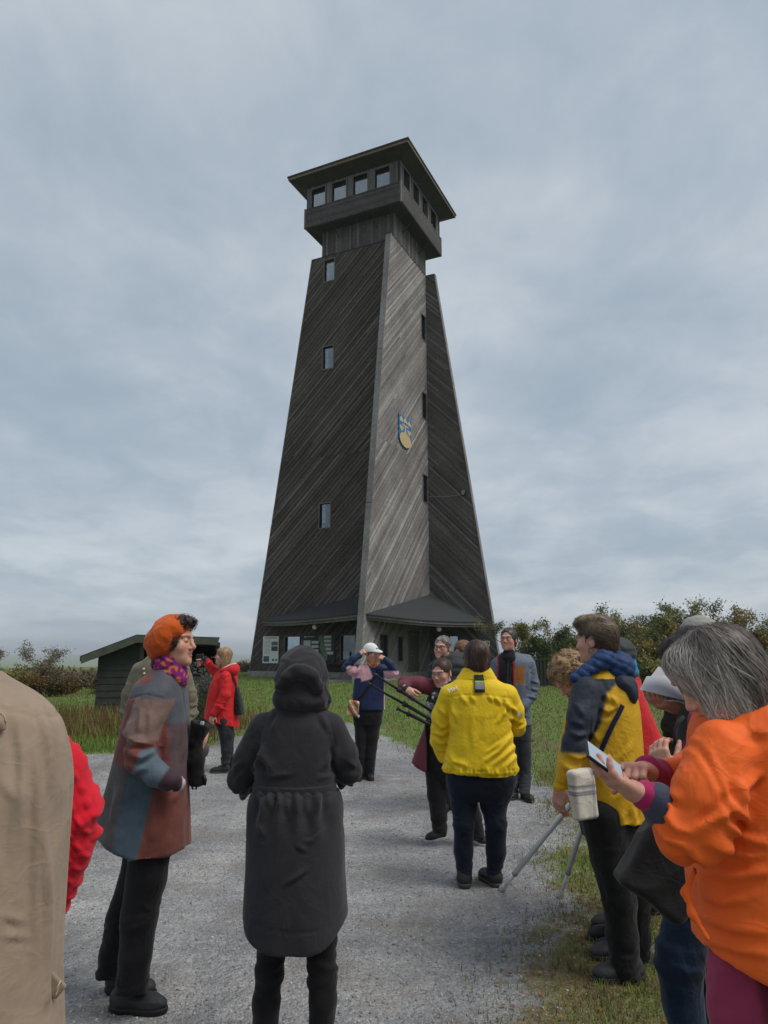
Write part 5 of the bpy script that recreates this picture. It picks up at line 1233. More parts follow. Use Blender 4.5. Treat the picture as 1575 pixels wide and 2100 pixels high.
scarf = SUB(LOFT([row(1346, 316, 370, 0.075, 0), row(1362, 311, 378, 0.086, 0), row(1380, 318, 384, 0.088, -0.005), row(1396, 340, 386, 0.07, -0.01), row(1404, 355, 384, 0.05, -0.01)], pw=2.0), RC(l(352, 1300), l(352, 1352), 0.062, 0.052), 0.01)
def scarf_col(P): n_ = perlin(P*48); n2_ = perlin(P*48+9); C = np.tile([0.17, 0.012, 0.13], (len(P), 1)); C[n_ > 0.22] = (0.50, 0.14, 0.025); C[(n2_ > 0.36)] = (0.03, 0.01, 0.03); return C
p.part('scarf', scarf, 0.0045, scarf_col, FAB, addf(crumple((16, 16, 22), 0.008, 5)))
ba = nrm(l(384, 1268)-l(312, 1348)); bup = nrm(np.cross(np.array([0, 1, 0]), ba)); bup = bup if bup[2] < 0 else bup
RB = np.stack([ba, np.array([0, 1.0, 0]), nrm(np.cross(ba, [0, 1.0, 0]))], 1)
bc_ = l(346, 1305, 0.0)
ber = UN(0.03, ELL(bc_, (0.118, 0.125, 0.066), RB), ELL(l(334, 1318, 0.0), (0.075, 0.108, 0.088)), ELL(l(352, 1290), (0.075, 0.1, 0.06)))
def ber_col(P): return const((0.50, 0.085, 0.012))(P)
p.part('beret', ber, 0.006, ber_col, FAB, addf(crumple((9, 9, 9), 0.011, 8), crumple((22, 22, 22), 0.003, 3)))
hs = SUB(UN(0.02, ELL((0, -0.045, 0.085), (0.066, 0.058, 0.044)), ELL((0, -0.085, 0.095), (0.045, 0.026, 0.024)), ELL((0.06, -0.02, 0.015), (0.02, 0.034, 0.05)), ELL((-0.064, -0.022, 0.012), (0.02, 0.034, 0.055))), FACE_CUT, 0.01)
p.hair(hs, (0.035, 0.02, 0.016), 0.005, 800, lambda q: np.stack([perlin(q*35), perlin(q*35+5)-0.4, perlin(q*35+11)], 1), 0.035, 0.0025, 0.6, lift=0.009, base_amp=0.012, seed=5, shape_scale=(40, 40, 40))
legN = [K(312, 1700, 96, -0.10), K(300, 1800, 84, -0.10), K(285, 1880, 74, -0.10), K(278, 1960, 66, -0.11), K(270, 2032, 68, -0.10)]
gF = ground_px(262, 2050)-p.root; gN = ground_px(272, 2072)-p.root
legF = [K(308, 1700, 92, 0.10), K(282, 1810, 78, 0.13), K(250, 1890, 68, gF[1]+0.02), K(232, 1955, 58, gF[1]+0.03), K(222, 2004, 56, gF[1]+0.03)]
trousers(p, [legN, legF], ELL(l(308, 1690), (0.13, 0.17, 0.12)), (0.011, 0.0105, 0.012), DENIM, 0.008, 0.006, 2)
p.shoe((l(272, 2040)[0], gN[1]), 84, 0.275, (0.024, 0.025, 0.027), (0.012, 0.012, 0.013), 0.0055)
p.shoe((l(226, 2020)[0]+0.015, gF[1]+0.07), 78, 0.265, (0.020, 0.021, 0.024), (0.012, 0.012, 0.013), 0.0055)
wN = l(398, 1546, 0.10)
p.hand(l(416, 1512, 0.13), (0.06, -0.92, -0.40), (-1, -0.06, 0), -1, curl=(1.0, 0.75, 0.45), h=0.0034, skin=(0.52, 0.27, 0.21))
p.finish(core_of(p, (l(320, 1640), l(330, 1440)), [legN, legF, armN, armF]))
# the black soft tube bag in her hand
bag = Person('black soft tube bag with a flared open mouth, hugged by the person in the beret', p.root+np.array([l(405, 1550)[0], 0.02, 0])); bag.e.name = 'tube_bag'; tag(bag.e, None, 'bag')
Kb = bag.K
tb = UN(0.015, CHAIN([Kb(403, 1602, 30, 0), Kb(402, 1560, 32, 0), Kb(401, 1520, 24, 0)], 0.02), CHAIN([Kb(402, 1520, 26, 0), Kb(413, 1484, 42, 0)], 0.02))
tb = CUT(tb, bag.l(422, 1465)-bag.l(404, 1510), nrm(bag.l(422, 1465)-bag.l(404, 1510))@bag.l(415, 1484)); tb = CUT(tb, (0, 0, -1), -bag.l(400, 1611)[2])
tb = SUB(tb, RC(bag.l(420, 1470), bag.l(410, 1492), 0.046, 0.02), 0.004)
bb_ = bag.part('bag_body', tb, 0.005, (0.008, 0.008, 0.009), FAB, crumple((18, 18, 12), 0.005, 2))
mb = MB(); mb.tube([bag.l(393, 1611), bag.l(395, 1618), bag.l(402, 1618), bag.l(404, 1610)], 0.005, 6, (0.01, 0.01, 0.01)); mb.obj('loop', FAB, bag.e, True)
mb = MB(); mb.tube([bag.l(418, 1590, -0.02), bag.l(421, 1600, -0.02), bag.l(419, 1610, -0.02)], 0.009, 6, (0.01, 0.01, 0.01)); mb.obj('toggle', PLAST, bag.e, True)
mb = MB(); mb.box(tuple(bag.l(414, 1484, -0.02)-0.006), tuple(bag.l(417, 1481, -0.01)+0.004), (0.5, 0.5, 0.5)); mb.obj('label_tag', FAB, bag.e)

# ------------------------------------------------------------------ 2  black hooded coat seen from behind
p = Person('person seen from behind in a long black coat with the hood up', at_depth(608, 1900, 3.0)*np.array([1, 1, 0]))
K, l, row = p.K, p.l, p.row
zg = 0.09
rows_ = [row(1452, 566, 664, 0.075, 0), row(1466, 548, 676, 0.085), row(1482, 536, 688, 0.105), row(1510, 527, 689, 0.115), row(1550, 525, 686, 0.125), row(1604, 524, 686, 0.125), row(1614, 524, 686, 0.125), row(1626, 519, 694, 0.150), row(1700, 508, 705, 0.175), row(1800, 504, 708, 0.185), row(1860, 500, 712, 0.19), row(1930, 498, 714, 0.19)]
tors = LOFT(rows_, pw=2.4)
armL = [K(540, 1492, 66, 0.0), K(510, 1550, 62, 0.01), K(494, 1595, 56, 0.03), K(504, 1612, 46, 0.16), K(540, 1585, 38, 0.27)]
armR = [K(678, 1492, 66, 0.0), K(705, 1545, 62, 0.01), K(716, 1580, 54, 0.03), K(706, 1592, 46, 0.16), K(670, 1575, 38, 0.27)]
zc_, zsd = l(606, 1922)[2], l(606, 1872)[2]; xm = l(606, 1900)[0]; hw = abs(l(498, 1880)[0]-l(714, 1880)[0])/2
def hemb(P): u = np.clip(np.abs(P[:, 0]-xm)/hw, 0, 1); return zc_+(zsd-zc_)*u**3.2-P[:, 2]
gath = lambda P, Nn: 0.011*np.exp(-((P[:, 2]-l(606, 1636)[2]+0.02)/0.075)**2)*np.sin(P[:, 0]*95+2.5*perlin(P*8))*(P[:, 2] < l(606, 1621)[2])
coat(p, 'coat', tors, [armL, armR], (0.028, 0.027, 0.032), FAB, 0.0075, 0.03, [gath, drape((xm, 0, 0), l(606, 1640)[2], zc_, 5, 0.006, 4), creases(p, [([(541,1530),(531,1558),(520,1578)],4,.012), ([(688,1530),(686,1560),(694,1578)],4,.012), ([(534,1545),(552,1570),(556,1590)],4,.009), ([(680,1545),(664,1572)],4,.008), ([(524,1586),(560,1593),(602,1588)],3.5,.006), ([(690,1588),(650,1594)],3.5,.006), ([(575,1464),(556,1500)],4,.007), ([(655,1464),(672,1498)],4,.007),
  ([(580,1818),(606,1802),(632,1782)],2.5,.007), ([(608,1735),(628,1747)],2.5,.006), ([(662,1700),(640,1722),(622,1725)],2.5,.006), ([(528,1690),(545,1720)],3,.006), ([(500,1580),(484,1600)],3,.008), ([(495,1560),(478,1575)],3,.007), ([(712,1560),(730,1575)],3,.007), ([(500,1850),(520,1895),(570,1912),(606,1914),(650,1910),(690,1893),(710,1852)],1.2,-.003), ([(538,1490),(530,1530),(524,1580)],1.3,-.004), ([(680,1488),(687,1530),(690,1580)],1.3,-.004)]+[([(x,1624),(x+(606-x)*0.03,1655+(x*7)%20)],4,.008) for x in (532,552,572,588,608,628,650,672)])], 0.0025, 3, (5, 5, 4), None, hemb)
belt = LOFT([(zz_, c_, r_+0.006, y_, ry2+0.006) for zz_, c_, r_, y_, ry2 in (row(1603, 524, 686, 0.126), row(1619, 523, 687, 0.127))], pw=2.4)
p.part('waistband', belt, 0.006, (0.026, 0.025, 0.030), FAB, crumple((8, 8, 20), 0.002, 2))
# hood: full bulb with an arched fold behind and a stand-up collar
hood = UN(0.03, ELL(l(619, 1394, 0.02), (0.108, 0.128, 0.118)), ELL(l(619, 1364, 0.06), (0.084, 0.11, 0.078)), ELL(l(618, 1432, -0.02), (0.115, 0.09, 0.055)), LOFT([row(1440, 566, 672, 0.085, -0.01), row(1460, 570, 664, 0.07, 0)], pw=2))
arch = [l(576, 1415, -0.115), l(590, 1392, -0.130), l(606, 1384, -0.136), l(622, 1385, -0.136), l(638, 1394, -0.128), l(652, 1416, -0.108)]
hood = SUB(hood, UN(0.01, *[RC(arch[i]-[0, 0, 0.012], arch[i+1]-[0, 0, 0.012], 0.020, 0.020) for i in range(5)]), 0.025)
fold_ = UN(0.02, *[RC(arch[i]+np.array([0, 0.022, 0.012]), arch[i+1]+np.array([0, 0.022, 0.012]), 0.022, 0.022) for i in range(5)])
hood = UN(0.02, hood, fold_)
p.part('hood', hood, 0.006, (0.028, 0.027, 0.031), FAB, addf(crumple((13, 13, 15), 0.008, 11), rings(l(618, 1440), (0.2, 0, 1), 0.12, 0.035, 0.004, 2)))
p.head(l(619, 1398, 0.07), 180, 12, 0, 0.95, neck=l(617, 1465, 0.02), h=0.006)
p.hair(SUB(UN(0.02, ELL((0, -0.045, 0.10), (0.055, 0.06, 0.045))), FACE_CUT, 0.01), (0.10, 0.075, 0.06), 0.006, 400, flow_crown(), 0.03, 0.002, 0.5, lift=0.008, seed=3)
legL = [K(563, 1860, 70), K(556, 1930, 60), K(553, 1990, 60), K(546, 2060, 55), (np.array([l(541, 2100)[0], 0.03, 0.09]), 0.052)]
legR = [K(655, 1860, 70), K(660, 1930, 58), K(660, 1990, 59), K(662, 2050, 56), (np.array([l(657, 2100)[0], 0.03, 0.09]), 0.052)]
trousers(p, [legL, legR], None, (0.010, 0.0095, 0.011), FAB, 0.008, 0.006, 4)
p.shoe((legL[-1][0][0], 0.03), 184, 0.26); p.shoe((legR[-1][0][0], 0.03), 174, 0.26)
p.hand(l(545, 1580, 0.29), (0.5, 0.6, 0.3), (0.3, -0.2, -1), 1, h=0.005); p.hand(l(665, 1570, 0.29), (-0.5, 0.6, 0.3), (-0.3, -0.2, -1), -1, h=0.005)
p.finish(core_of(p, (l(606, 1700), l(606, 1510)), [legL, legR, armL, armR]))

# ------------------------------------------------------------------ 3  yellow jacket seen from behind
p = Person('person seen from behind in a bright yellow sailing jacket and dark jeans', ground_px(978, 1815))
K, l, row = p.K, p.l, p.row
rows_ = [row(1386, 946, 1008, 0.062), row(1396, 932, 1022, 0.085), row(1406, 917, 1042, 0.105), row(1425, 907, 1057, 0.12), row(1460, 918, 1050, 0.135), row(1500, 922, 1048, 0.14), row(1540, 916, 1054, 0.15), row(1575, 909, 1062, 0.158), row(1590, 910, 1060, 0.155)]
tors = LOFT(rows_, pw=2.4)
armL = [K(921, 1424, 44, 0.0), K(905, 1470, 44, 0.03), K(900, 1515, 40, 0.06), K(910, 1550, 30, 0.11)]
armR = [K(1042, 1424, 44, 0.0), K(1056, 1458, 42, 0.03), K(1060, 1485, 38, 0.06), K(1062, 1494, 32, 0.14), K(1040, 1500, 28, 0.24)]
zhem = lambda P: l(985, 1588)[2]-0.010*np.sin(P[:, 0]*9)-P[:, 2]
bl_ = lambda P, Nn: 0.012*np.exp(-((P[:, 2]-l(985, 1577)[2])/0.022)**2)*np.clip(perlin(np.c_[np.arctan2(P[:, 1], P[:, 0])*9, P[:, 2]*3, P[:, 0]*0])*2.2, -0.7, 1)-0.010*np.exp(-((P[:, 2]-l(985, 1588)[2])/0.02)**2)
bul = lambda P, Nn: 0.010*np.exp(-((P[:, 2]-l(985, 1545)[2])/0.12)**2)*perlin(P*np.array([7, 7, 4])+4)
YELLOW = (0.76, 0.52, 0.012)
coat(p, 'jacket', tors, [armL, armR], YELLOW, SHELL, 0.0085, 0.03, [bl_, bul, creases(p, [([(918,1430),(955,1425),(1000,1426),(1046,1432)],1.2,-.005), ([(966,1427),(973,1442)],2.6,.009), ([(944,1427),(956,1444)],2.6,.009), ([(1002,1427),(1012,1441)],2.6,.009), ([(1014,1429),(1027,1447)],2.6,.010), ([(1036,1440),(1047,1462)],2.8,.012), ([(1040,1436),(1030,1470)],2.6,.010), ([(1036,1455),(1018,1484)],2.6,.009), ([(924,1442),(936,1478)],2.8,.012), ([(921,1455),(931,1504)],2.8,.011),
  ([(1052,1500),(1022,1540),(990,1562)],3,.011), ([(1058,1525),(1030,1552),(1008,1570)],3,.012), ([(1060,1545),(1036,1573)],3,.011), ([(1040,1512),(998,1545)],3,.007), ([(917,1540),(930,1562),(962,1573)],3,.009), ([(914,1556),(936,1577)],3,.010), ([(890,1478),(905,1492),(918,1488)],2.6,.011), ([(887,1500),(905,1509),(920,1500)],2.6,.011), ([(892,1522),(908,1527),(916,1520)],2.6,.010), ([(897,1536),(914,1540)],2.4,.009), ([(900,1452),(917,1472)],2.6,.010),
  ([(1046,1472),(1062,1480)],2.6,.011), ([(1045,1448),(1062,1463)],2.6,.011), ([(1052,1490),(1072,1480)],2.6,.010), ([(927,1418),(924,1460),(921,1505)],1.1,-.005), ([(1040,1418),(1044,1450),(1046,1490)],1.1,-.005), ([(970,1450),(966,1500),(972,1540)],4,.004), ([(1000,1470),(985,1520)],4,.004), ([(910,1579),(985,1582),(1062,1579)],1.2,-.005)])], 0.004, 5, (5, 5, 4), None, zhem)
col_ = SUB(LOFT([row(1370, 950, 1006, 0.068, 0), row(1380, 944, 1012, 0.075, 0), row(1394, 934, 1020, 0.085, 0)], pw=2.1), LOFT([row(1360, 956, 1000, 0.055), row(1380, 956, 1002, 0.055)], pw=2), 0.004)
p.part('collar', col_, 0.006, YELLOW, SHELL, crumple((10, 10, 25), 0.003, 1))
def back_patch(z0, z1, x0, x1, c, nm, off):
    g_ = [[l(x0*(1-u)+x1*u, z0*(1-v)+z1*v, -0.16) for u in np.linspace(0, 1, 5)] for v in np.linspace(0, 1, 7)]; P = np.array(g_).reshape(-1, 3); Q_, n_ = on_surface(tors, P, off)
    mb = MB(); V1 = Q_+n_*0.004; mb.v = [tuple(v) for v in V1]+[tuple(v-n_[i]*0.01) for i, v in enumerate(V1)]; mb.c = [c]*len(mb.v)
    for r_ in range(6):
        for k_ in range(4): a_ = r_*5+k_; mb.f.append([a_, a_+5, a_+6, a_+1])
    return mb.obj(nm, SHELL, p.e, True)
back_patch(1385, 1419, 974, 996, (0.012, 0.012, 0.014), 'back_tab', 0.010); back_patch(1391, 1411, 975.5, 994.5, (0.20, 0.21, 0.22), 'reflective_strip', 0.015); back_patch(1389, 1391, 975.5, 994.5, (0.25, 0.5, 0.03), 'tab_piping', 0.016)
# double-letter emblem on the left shoulder
def emblem(p, tors, cx_, cy_, sx, sy, ang, dyy, col=(0.78, 0.78, 0.76)):
    st = [[(-1, -1), (-0.72, 1)], [(-0.25, -1), (0.03, 1)], [(-0.86, 0.0), (-0.11, 0.0)], [(0.2, -1), (0.48, 1)], [(0.85, -1), (1.13, 1)], [(0.34, 0.0), (0.99, 0.0)]]
    pr = MB(); c, s_ = math.cos(ang), math.sin(ang)
    for a_, b_ in st:
        pts = dense([l(cx_+(q[0]*c-q[1]*s_)*sx, cy_-(q[0]*s_+q[1]*c)*sy, dyy) for q in (a_, b_)], 4); Q_, n_ = on_surface(tors, pts, 0.012); r_ = ribbon(Q_, n_, 0.0066, 0.003, col); k = len(pr.v); pr.v += r_.v; pr.c += r_.c; pr.f += [[x+k for x in f] for f in r_.f]
    return tag(pr.obj('emblem', SHELL, p.e), 'white double-letter emblem on the jacket shoulder')
both = UN(0.03, tors, CHAIN(armL, 0.03), CHAIN(armR, 0.03))
emblem(p, both, 926, 1408, 10.5, 7.5, 0.42, -0.13); 
mbq = MB(); Q_, n_ = on_surface(both, dense([l(1071, 1462, -0.1), l(1073, 1474, -0.1)], 3), 0.010); e2 = ribbon(Q_, n_, 0.02, 0.003, (0.7, 0.7, 0.68)); e2.obj('sleeve_emblem', SHELL, p.e)
hc = l(978, 1350, 0.03)
p.head(hc, 180, 4, 0, 0.98, neck=l(978, 1392, 0.0), h=0.006)
hs = UN(0.03, OFF(CRANIUM, 0.016), ELL((0, 0.055, -0.045), (0.078, 0.062, 0.080)), ELL((0.055, 0.015, -0.03), (0.035, 0.06, 0.07)), ELL((-0.055, 0.015, -0.03), (0.035, 0.06, 0.07))); hs = SUB(hs, FACE_CUT, 0.01)
p.tipcol = (0.26, 0.14, 0.07)
p.hair(hs, (0.050, 0.028, 0.022), 0.006, 1500, flow_crown((0, 0.03, 0.13), 0.9), 0.12, 0.003, 0.55, lift=0.005, seed=7, tips=lambda V: np.clip(perlin(V*np.array([26, 26, 4])+2)*2.2-0.35, 0, 0.85))
legL = [K(951, 1592, 72, 0.0), K(951, 1650, 54, 0.0), K(951, 1690, 45, -0.02), K(950, 1745, 40, 0.0), K(953, 1793, 31, 0.0)]
legR = [K(1021, 1592, 76, 0.0), K(1012, 1650, 56, 0.0), K(1017, 1690, 45, -0.02), K(1017, 1745, 42, 0.0), K(1012, 1790, 32, 0.0)]
trousers(p, [legL, legR], LOFT([row(1565, 925, 1050, 0.12), row(1600, 917, 1056, 0.135), row(1625, 924, 1048, 0.12), row(1640, 935, 1040, 0.10)], pw=2.3), (0.010, 0.014, 0.026), DENIM, 0.008, 0.0055, 6)
gL, gR = ground_px(951, 1815)-p.root, ground_px(1014, 1812)-p.root
p.shoe((l(953, 1795)[0], 0.02), 172, 0.27, (0.018, 0.018, 0.019), (0.055, 0.055, 0.057), 0.006, 0.11, 1.12); p.shoe((l(1012, 1795)[0], 0.03), 200, 0.27, (0.018, 0.018, 0.019), (0.055, 0.055, 0.057), 0.006, 0.11, 1.12)
p.hand(l(1032, 1500, 0.26), (-0.4, 0.9, 0.1), (0, 0, -1), -1, h=0.006)
p.finish(core_of(p, (l(985, 1600), l(985, 1430)), [legL, legR, armL, armR]))

# ------------------------------------------------------------------ 4  burgundy coat with bun and glasses
p = Person('person with a bun and glasses in an open burgundy coat, gripping tripod legs', ground_px(935, 1735)); B4 = p
K, l, row = p.K, p.l, p.row
rows_ = [row(1403, 900, 940, 0.06), row(1414, 886, 955, 0.095), row(1428, 880, 964, 0.115), row(1460, 878, 966, 0.125), row(1500, 868, 966, 0.13), row(1540, 852, 970, 0.14), row(1585, 838, 975, 0.15)]
tors = LOFT(rows_, pw=2.3)
armL = [K(888, 1410, 36, -0.02), K(858, 1404, 38, -0.04), K(830, 1402, 30, -0.06), K(828, 1410, 26, -0.16), K(834, 1415, 22, -0.24)]
armR = [K(955, 1415, 34, 0.0), K(962, 1460, 32, -0.06), K(940, 1490, 26, -0.22)]
BUR = (0.125, 0.022, 0.038)
def burg_col(P):
    x, y = p.px(P*np.array([1, 0, 1])); C = np.tile(np.array(BUR), (len(P), 1)); ins = (x > 871+(y-1400)*0.01) & (x < 930) & (y > 1395) & (P[:, 1] < 0.02) & (armC.f(P) > 0.02); C[ins] = BLACKC
    cuff = ((P-armL[-1][0])**2).sum(1) < 0.062**2; C[cuff] = (0.018, 0.018, 0.022); return C
armC = CHAIN(armL, 0.03)
zl_, zr_ = l(832, 1557)[2], l(868, 1579)[2]; xl_, xr_ = l(832, 1557)[0], l(868, 1579)[0]
slit = lambda P: np.maximum(zl_+(zr_-zl_)*np.clip((P[:, 0]-xl_)/(xr_-xl_), 0, 1)-P[:, 2], np.where((P[:, 0] > l(873, 1500)[0]) & (P[:, 0] < l(935, 1500)[0]) & (P[:, 2] < l(900, 1478)[2]) & (P[:, 1] < 0.03), 0.05, -1.0)*0.3)
coat(p, 'coat', tors, [armL, armR], burg_col, SHELL, 0.009, 0.03, [drape((l(905, 1500)[0], 0.0), l(900, 1470)[2], l(900, 1580)[2], 6, 0.010, 5)], 0.005, 7, (6, 6, 4), None, slit)
sct = UN(0.02, LOFT([row(1396, 896, 946, 0.075, -0.02), row(1412, 884, 950, 0.10, -0.03), row(1440, 874, 930, 0.085, -0.075), row(1475, 878, 926, 0.06, -0.10)], pw=2.2))
def bw_col(P): n_ = perlin(P*30)+0.5*perlin(P*70); C = np.tile([0.012, 0.012, 0.014], (len(P), 1)); C[n_ > 0.34] = (0.50, 0.50, 0.51); s_ = (np.sin(P[:, 2]*330+3*perlin(P*9)) > 0.6) & (P[:, 2] < l(900, 1440)[2]); C[s_] = (0.42, 0.42, 0.43); return C
p.part('scarf', sct, 0.007, bw_col, FAB, crumple((16, 16, 14), 0.010, 4))
p.head(l(906, 1380, -0.05), -34, 10, 0, 0.97, neck=l(918, 1412, 0), skin=(0.50, 0.29, 0.22), brow=(0.09, 0.06, 0.045), lips=(0.42, 0.16, 0.15), h=0.004); p.glasses((0.16, 0.10, 0.08), 0.023, 0.0012, 2.0)
hs = SUB(UN(0.012, OFF(CRANIUM, 0.006), ELL((0, 0.075, 0.0), (0.06, 0.04, 0.06))), UN(0.0, FACE_CUT, BOX((0, -0.06, -0.08), (0.12, 0.14, 0.085))), 0.008)
hs = UN(0.008, hs, ELL((0.010, 0.055, 0.128), (0.034, 0.034, 0.030)))
p.hair(hs, (0.075, 0.045, 0.03), 0.0055, 900, lambda q: np.array([0.0, 0.055, 0.13])-q, 0.09, 0.002, 0.5, lift=0.0025, base_amp=0.003, seed=9)
legL = [K(893, 1560, 52, 0.0), K(896, 1630, 40, 0.0), K(900, 1670, 34, -0.01), K(902, 1708, 31, 0.0)]
legR = [K(940, 1560, 52, 0.0), K(958, 1630, 40, 0.0), K(972, 1675, 32, 0.0), K(981, 1716, 27, 0.0)]
trousers(p, [legL, legR], LOFT([row(1470, 880, 955, 0.11), row(1540, 872, 962, 0.13), row(1580, 878, 958, 0.12), row(1600, 890, 950, 0.10)], pw=2.2), BLACKC, FAB, 0.009, 0.005, 8)
p.shoe((l(904, 1712)[0], (ground_px(904, 1722)-p.root)[1]), -48, 0.25, (0.022, 0.021, 0.023), (0.45, 0.45, 0.45), 0.006, 0.10); p.shoe((l(980, 1718)[0], (ground_px(980, 1728)-p.root)[1]), 28, 0.25, (0.022, 0.021, 0.023), (0.45, 0.45, 0.45), 0.006, 0.10)
hw_ = l(834, 1414, -0.25)
p.hand(hw_, l(849, 1434, -0.33)-hw_, (0.55, 0.0, -0.5), 1, curl=(0.9, 0.9, 0.5), h=0.0042, sc=0.95)
p.finish(core_of(p, (l(920, 1580), l(920, 1430)), [legL, legR, armL, armR]))
# tripod: three tubular legs fanned out of a head held behind the yellow jacket
tp = Person('black camera tripod with three fanned legs, held level by the person in burgundy', B4.root+np.array([0, -0.36, 0])); tp.e.name = 'tripod'; tag(tp.e, None, 'tripod'); tl = tp.l
apx = tl(925, 1492)
for (x0, y0, x1, y1, dy0, sg) in ((768, 1383, 889, 1460, -0.02, 0.42), (755, 1402, 882, 1474, 0.03, 0.60), (814, 1453, 882, 1486, 0.0, 0.35)):
    tip = tl(x0, y0, dy0); knee = tl(x1, y1, 0.0); end = knee+nrm(knee-tip)*0.12; mb = MB(); u = knee-tip; bl2 = (0.012, 0.012, 0.013)
    m_ = tip+u*sg
    mb.tube([tip, m_], 0.0105, 10, bl2); lg = mb.obj('leg', PLAST, tp.e, True)
    mb = MB(); mb.tube([m_-u*0.02, end], 0.0145, 10, bl2); mb.obj('leg_tube', PLAST, lg, True)
    mb = MB(); mb.tube([m_-u*0.04, m_+u*0.03], 0.0205, 10, (0.02, 0.02, 0.02)); mb.tube([m_-u*0.015, m_+u*0.002], 0.024, 10, (0.02, 0.02, 0.02)); mb.obj('clamp', PLAST, lg, True)
    mb = MB(); mb.tube([tip-u*0.012, tip, tip+u*0.045, tip+u*0.05], [0.010, 0.016, 0.016, 0.012], 10, (0.018, 0.018, 0.018)); mb.obj('rubber_foot', PLAST, lg, True)
    apx = end
mb = MB(); c_ = tl(912, 1488, 0.0); mb.tube([c_-np.array([0.05, 0, 0.0]), c_+np.array([0.06, 0, -0.03])], 0.04, 12, (0.015, 0.015, 0.016)); mb.obj('tripod_head', PLAST, tp.e, True)

# ------------------------------------------------------------------ 5  white cap, navy and pink jacket
p = Person('person in a white cap and navy and pink jacket lifting both hands to the collar', ground_px(752, 1598)); B5 = p
K, l, row = p.K, p.l, p.row
rows_ = [row(1362, 750, 780, 0.055), row(1369, 740, 784, 0.085), row(1378, 729, 788, 0.105), row(1400, 726, 788, 0.12), row(1430, 723, 789, 0.125), row(1455, 726, 789, 0.13)]
tors = LOFT(rows_, pw=2.3)
armL = [K(740, 1372, 22, -0.02), K(722, 1375, 23, -0.07), K(711, 1369, 20, -0.11), K(724, 1352, 17, -0.12), K(737, 1344, 14, -0.11)]
armR = [K(781, 1374, 22, -0.02), K(797, 1382, 22, -0.06), K(808, 1379, 20, -0.11), K(800, 1362, 17, -0.14), K(790, 1353, 14, -0.15)]
NAVY = (0.013, 0.024, 0.075); PINK = (0.60, 0.33, 0.37)
def cap_col(P):
    x, y = p.px(P); C = np.tile(np.array(NAVY), (len(P), 1)); front = P[:, 1] < 0.03
    C[front & inpoly(x, y, [(737,1364),(744,1356),(755,1364),(766,1391),(741,1398),(740,1390),(722,1391),(719,1372),(733,1372)])] = PINK
    C[inpoly(x, y, [(711,1369),(716,1364),(722,1367),(729,1365),(733,1372),(730,1392),(718,1386),(710,1378)]) & front] = PINK
    C[(y > 1376) & (x > 787)] = PINK; return C
coat(p, 'jacket', tors, [armL, armR], cap_col, SHELL, 0.0075, 0.025, [rings(l(735, 1372), (1, 0, 0.3), 0.1, 0.05, 0.006, 1)], 0.005, 9, (7, 7, 5), None, lambda P: l(757, 1455)[2]-P[:, 2])
p.part('shirt', LOFT([row(1440, 730, 785, 0.11), row(1460, 737, 780, 0.115)], pw=2.2), 0.009, (0.16, 0.16, 0.17), FAB)
def neck_col(P): n_ = perlin(P*40+2); C = np.tile([0.45, 0.03, 0.03], (len(P), 1)); C[n_ > 0.15] = (0.6, 0.33, 0.03); C[n_ < -0.35] = (0.6, 0.58, 0.55); return C
p.part('neck_gaiter', UN(0.01, RC(l(762, 1355, -0.02), l(766, 1364, -0.03), 0.058, 0.06)), 0.006, neck_col, FAB, crumple((20, 20, 30), 0.005, 2))
p.head(l(762, 1340, -0.03), 52, 6, -4, 0.97, neck=l(762, 1366, 0), smile=1.0, skin=(0.52, 0.28, 0.21), eyes='closed', h=0.0042)
capS = UN(0.012, CUT(OFF(CRANIUM, 0.012), (0, -0.1, -1), -0.025)); brim = CUT(CUT(ELL((0, -0.105, 0.030), (0.066, 0.078, 0.050)), (0, 0, 1), 0.046), (0, 0, -1), -0.026)
brim = SUB(CUT(ELL((0, -0.100, 0.010), (0.068, 0.078, 0.050)), (0, 0, -1), -0.02), ELL((0, -0.100, 0.001), (0.075, 0.085, 0.050)))
o, V_, Q_ = p.part('cap', XF(UN(0.006, capS, brim), p.hR*1.0, p.hc), 0.0035, (0.72, 0.71, 0.69), FAB, crumple((20, 20, 20), 0.002, 1), None, True)
mb = MB(); Q_, n_ = on_surface(XF(capS, p.hR, p.hc), dense([p.hp((-0.012, -0.10, 0.075)), p.hp((0.014, -0.10, 0.082))], 3), 0.002); r_ = ribbon(Q_, n_, 0.016, 0.003, (0.01, 0.09, 0.16)); r_.obj('cap_emblem', FAB, o)
p.hair(SUB(CUT(OFF(CRANIUM, 0.006), (0, 0.3, 1), 0.03), UN(0, FACE_CUT, BOX((0, -0.02, -0.10), (0.12, 0.2, 0.07))), 0.005), (0.12, 0.055, 0.03), 0.006, 300, flow_crown(), 0.05, 0.002, 0.4, seed=4)
p.hand(l(736, 1344, -0.11), (0.6, 0.0, 0.55), (0.2, 0.6, -0.6), 1, curl=(0.9, 0.9, 0.5), h=0.0045, sc=0.95); p.hand(l(791, 1352, -0.15), (-0.8, 0.1, 0.35), (-0.2, 0.6, -0.6), -1, curl=(0.9, 0.9, 0.5), h=0.0045, sc=0.95)
legL = [K(740, 1462, 32, 0.0), K(741, 1510, 27, 0.0), K(739, 1550, 23, -0.01), K(737, 1598, 22, 0.0)]
legR = [K(769, 1462, 32, 0.0), K(764, 1510, 27, 0.0), K(760, 1550, 23, -0.01), K(757, 1592, 22, 0.0)]
trousers(p, [legL, legR], LOFT([row(1445, 727, 784, 0.11), row(1465, 724, 784, 0.12), row(1485, 728, 781, 0.10)], pw=2.2), BLACKC, FAB, 0.009, 0.004, 3)
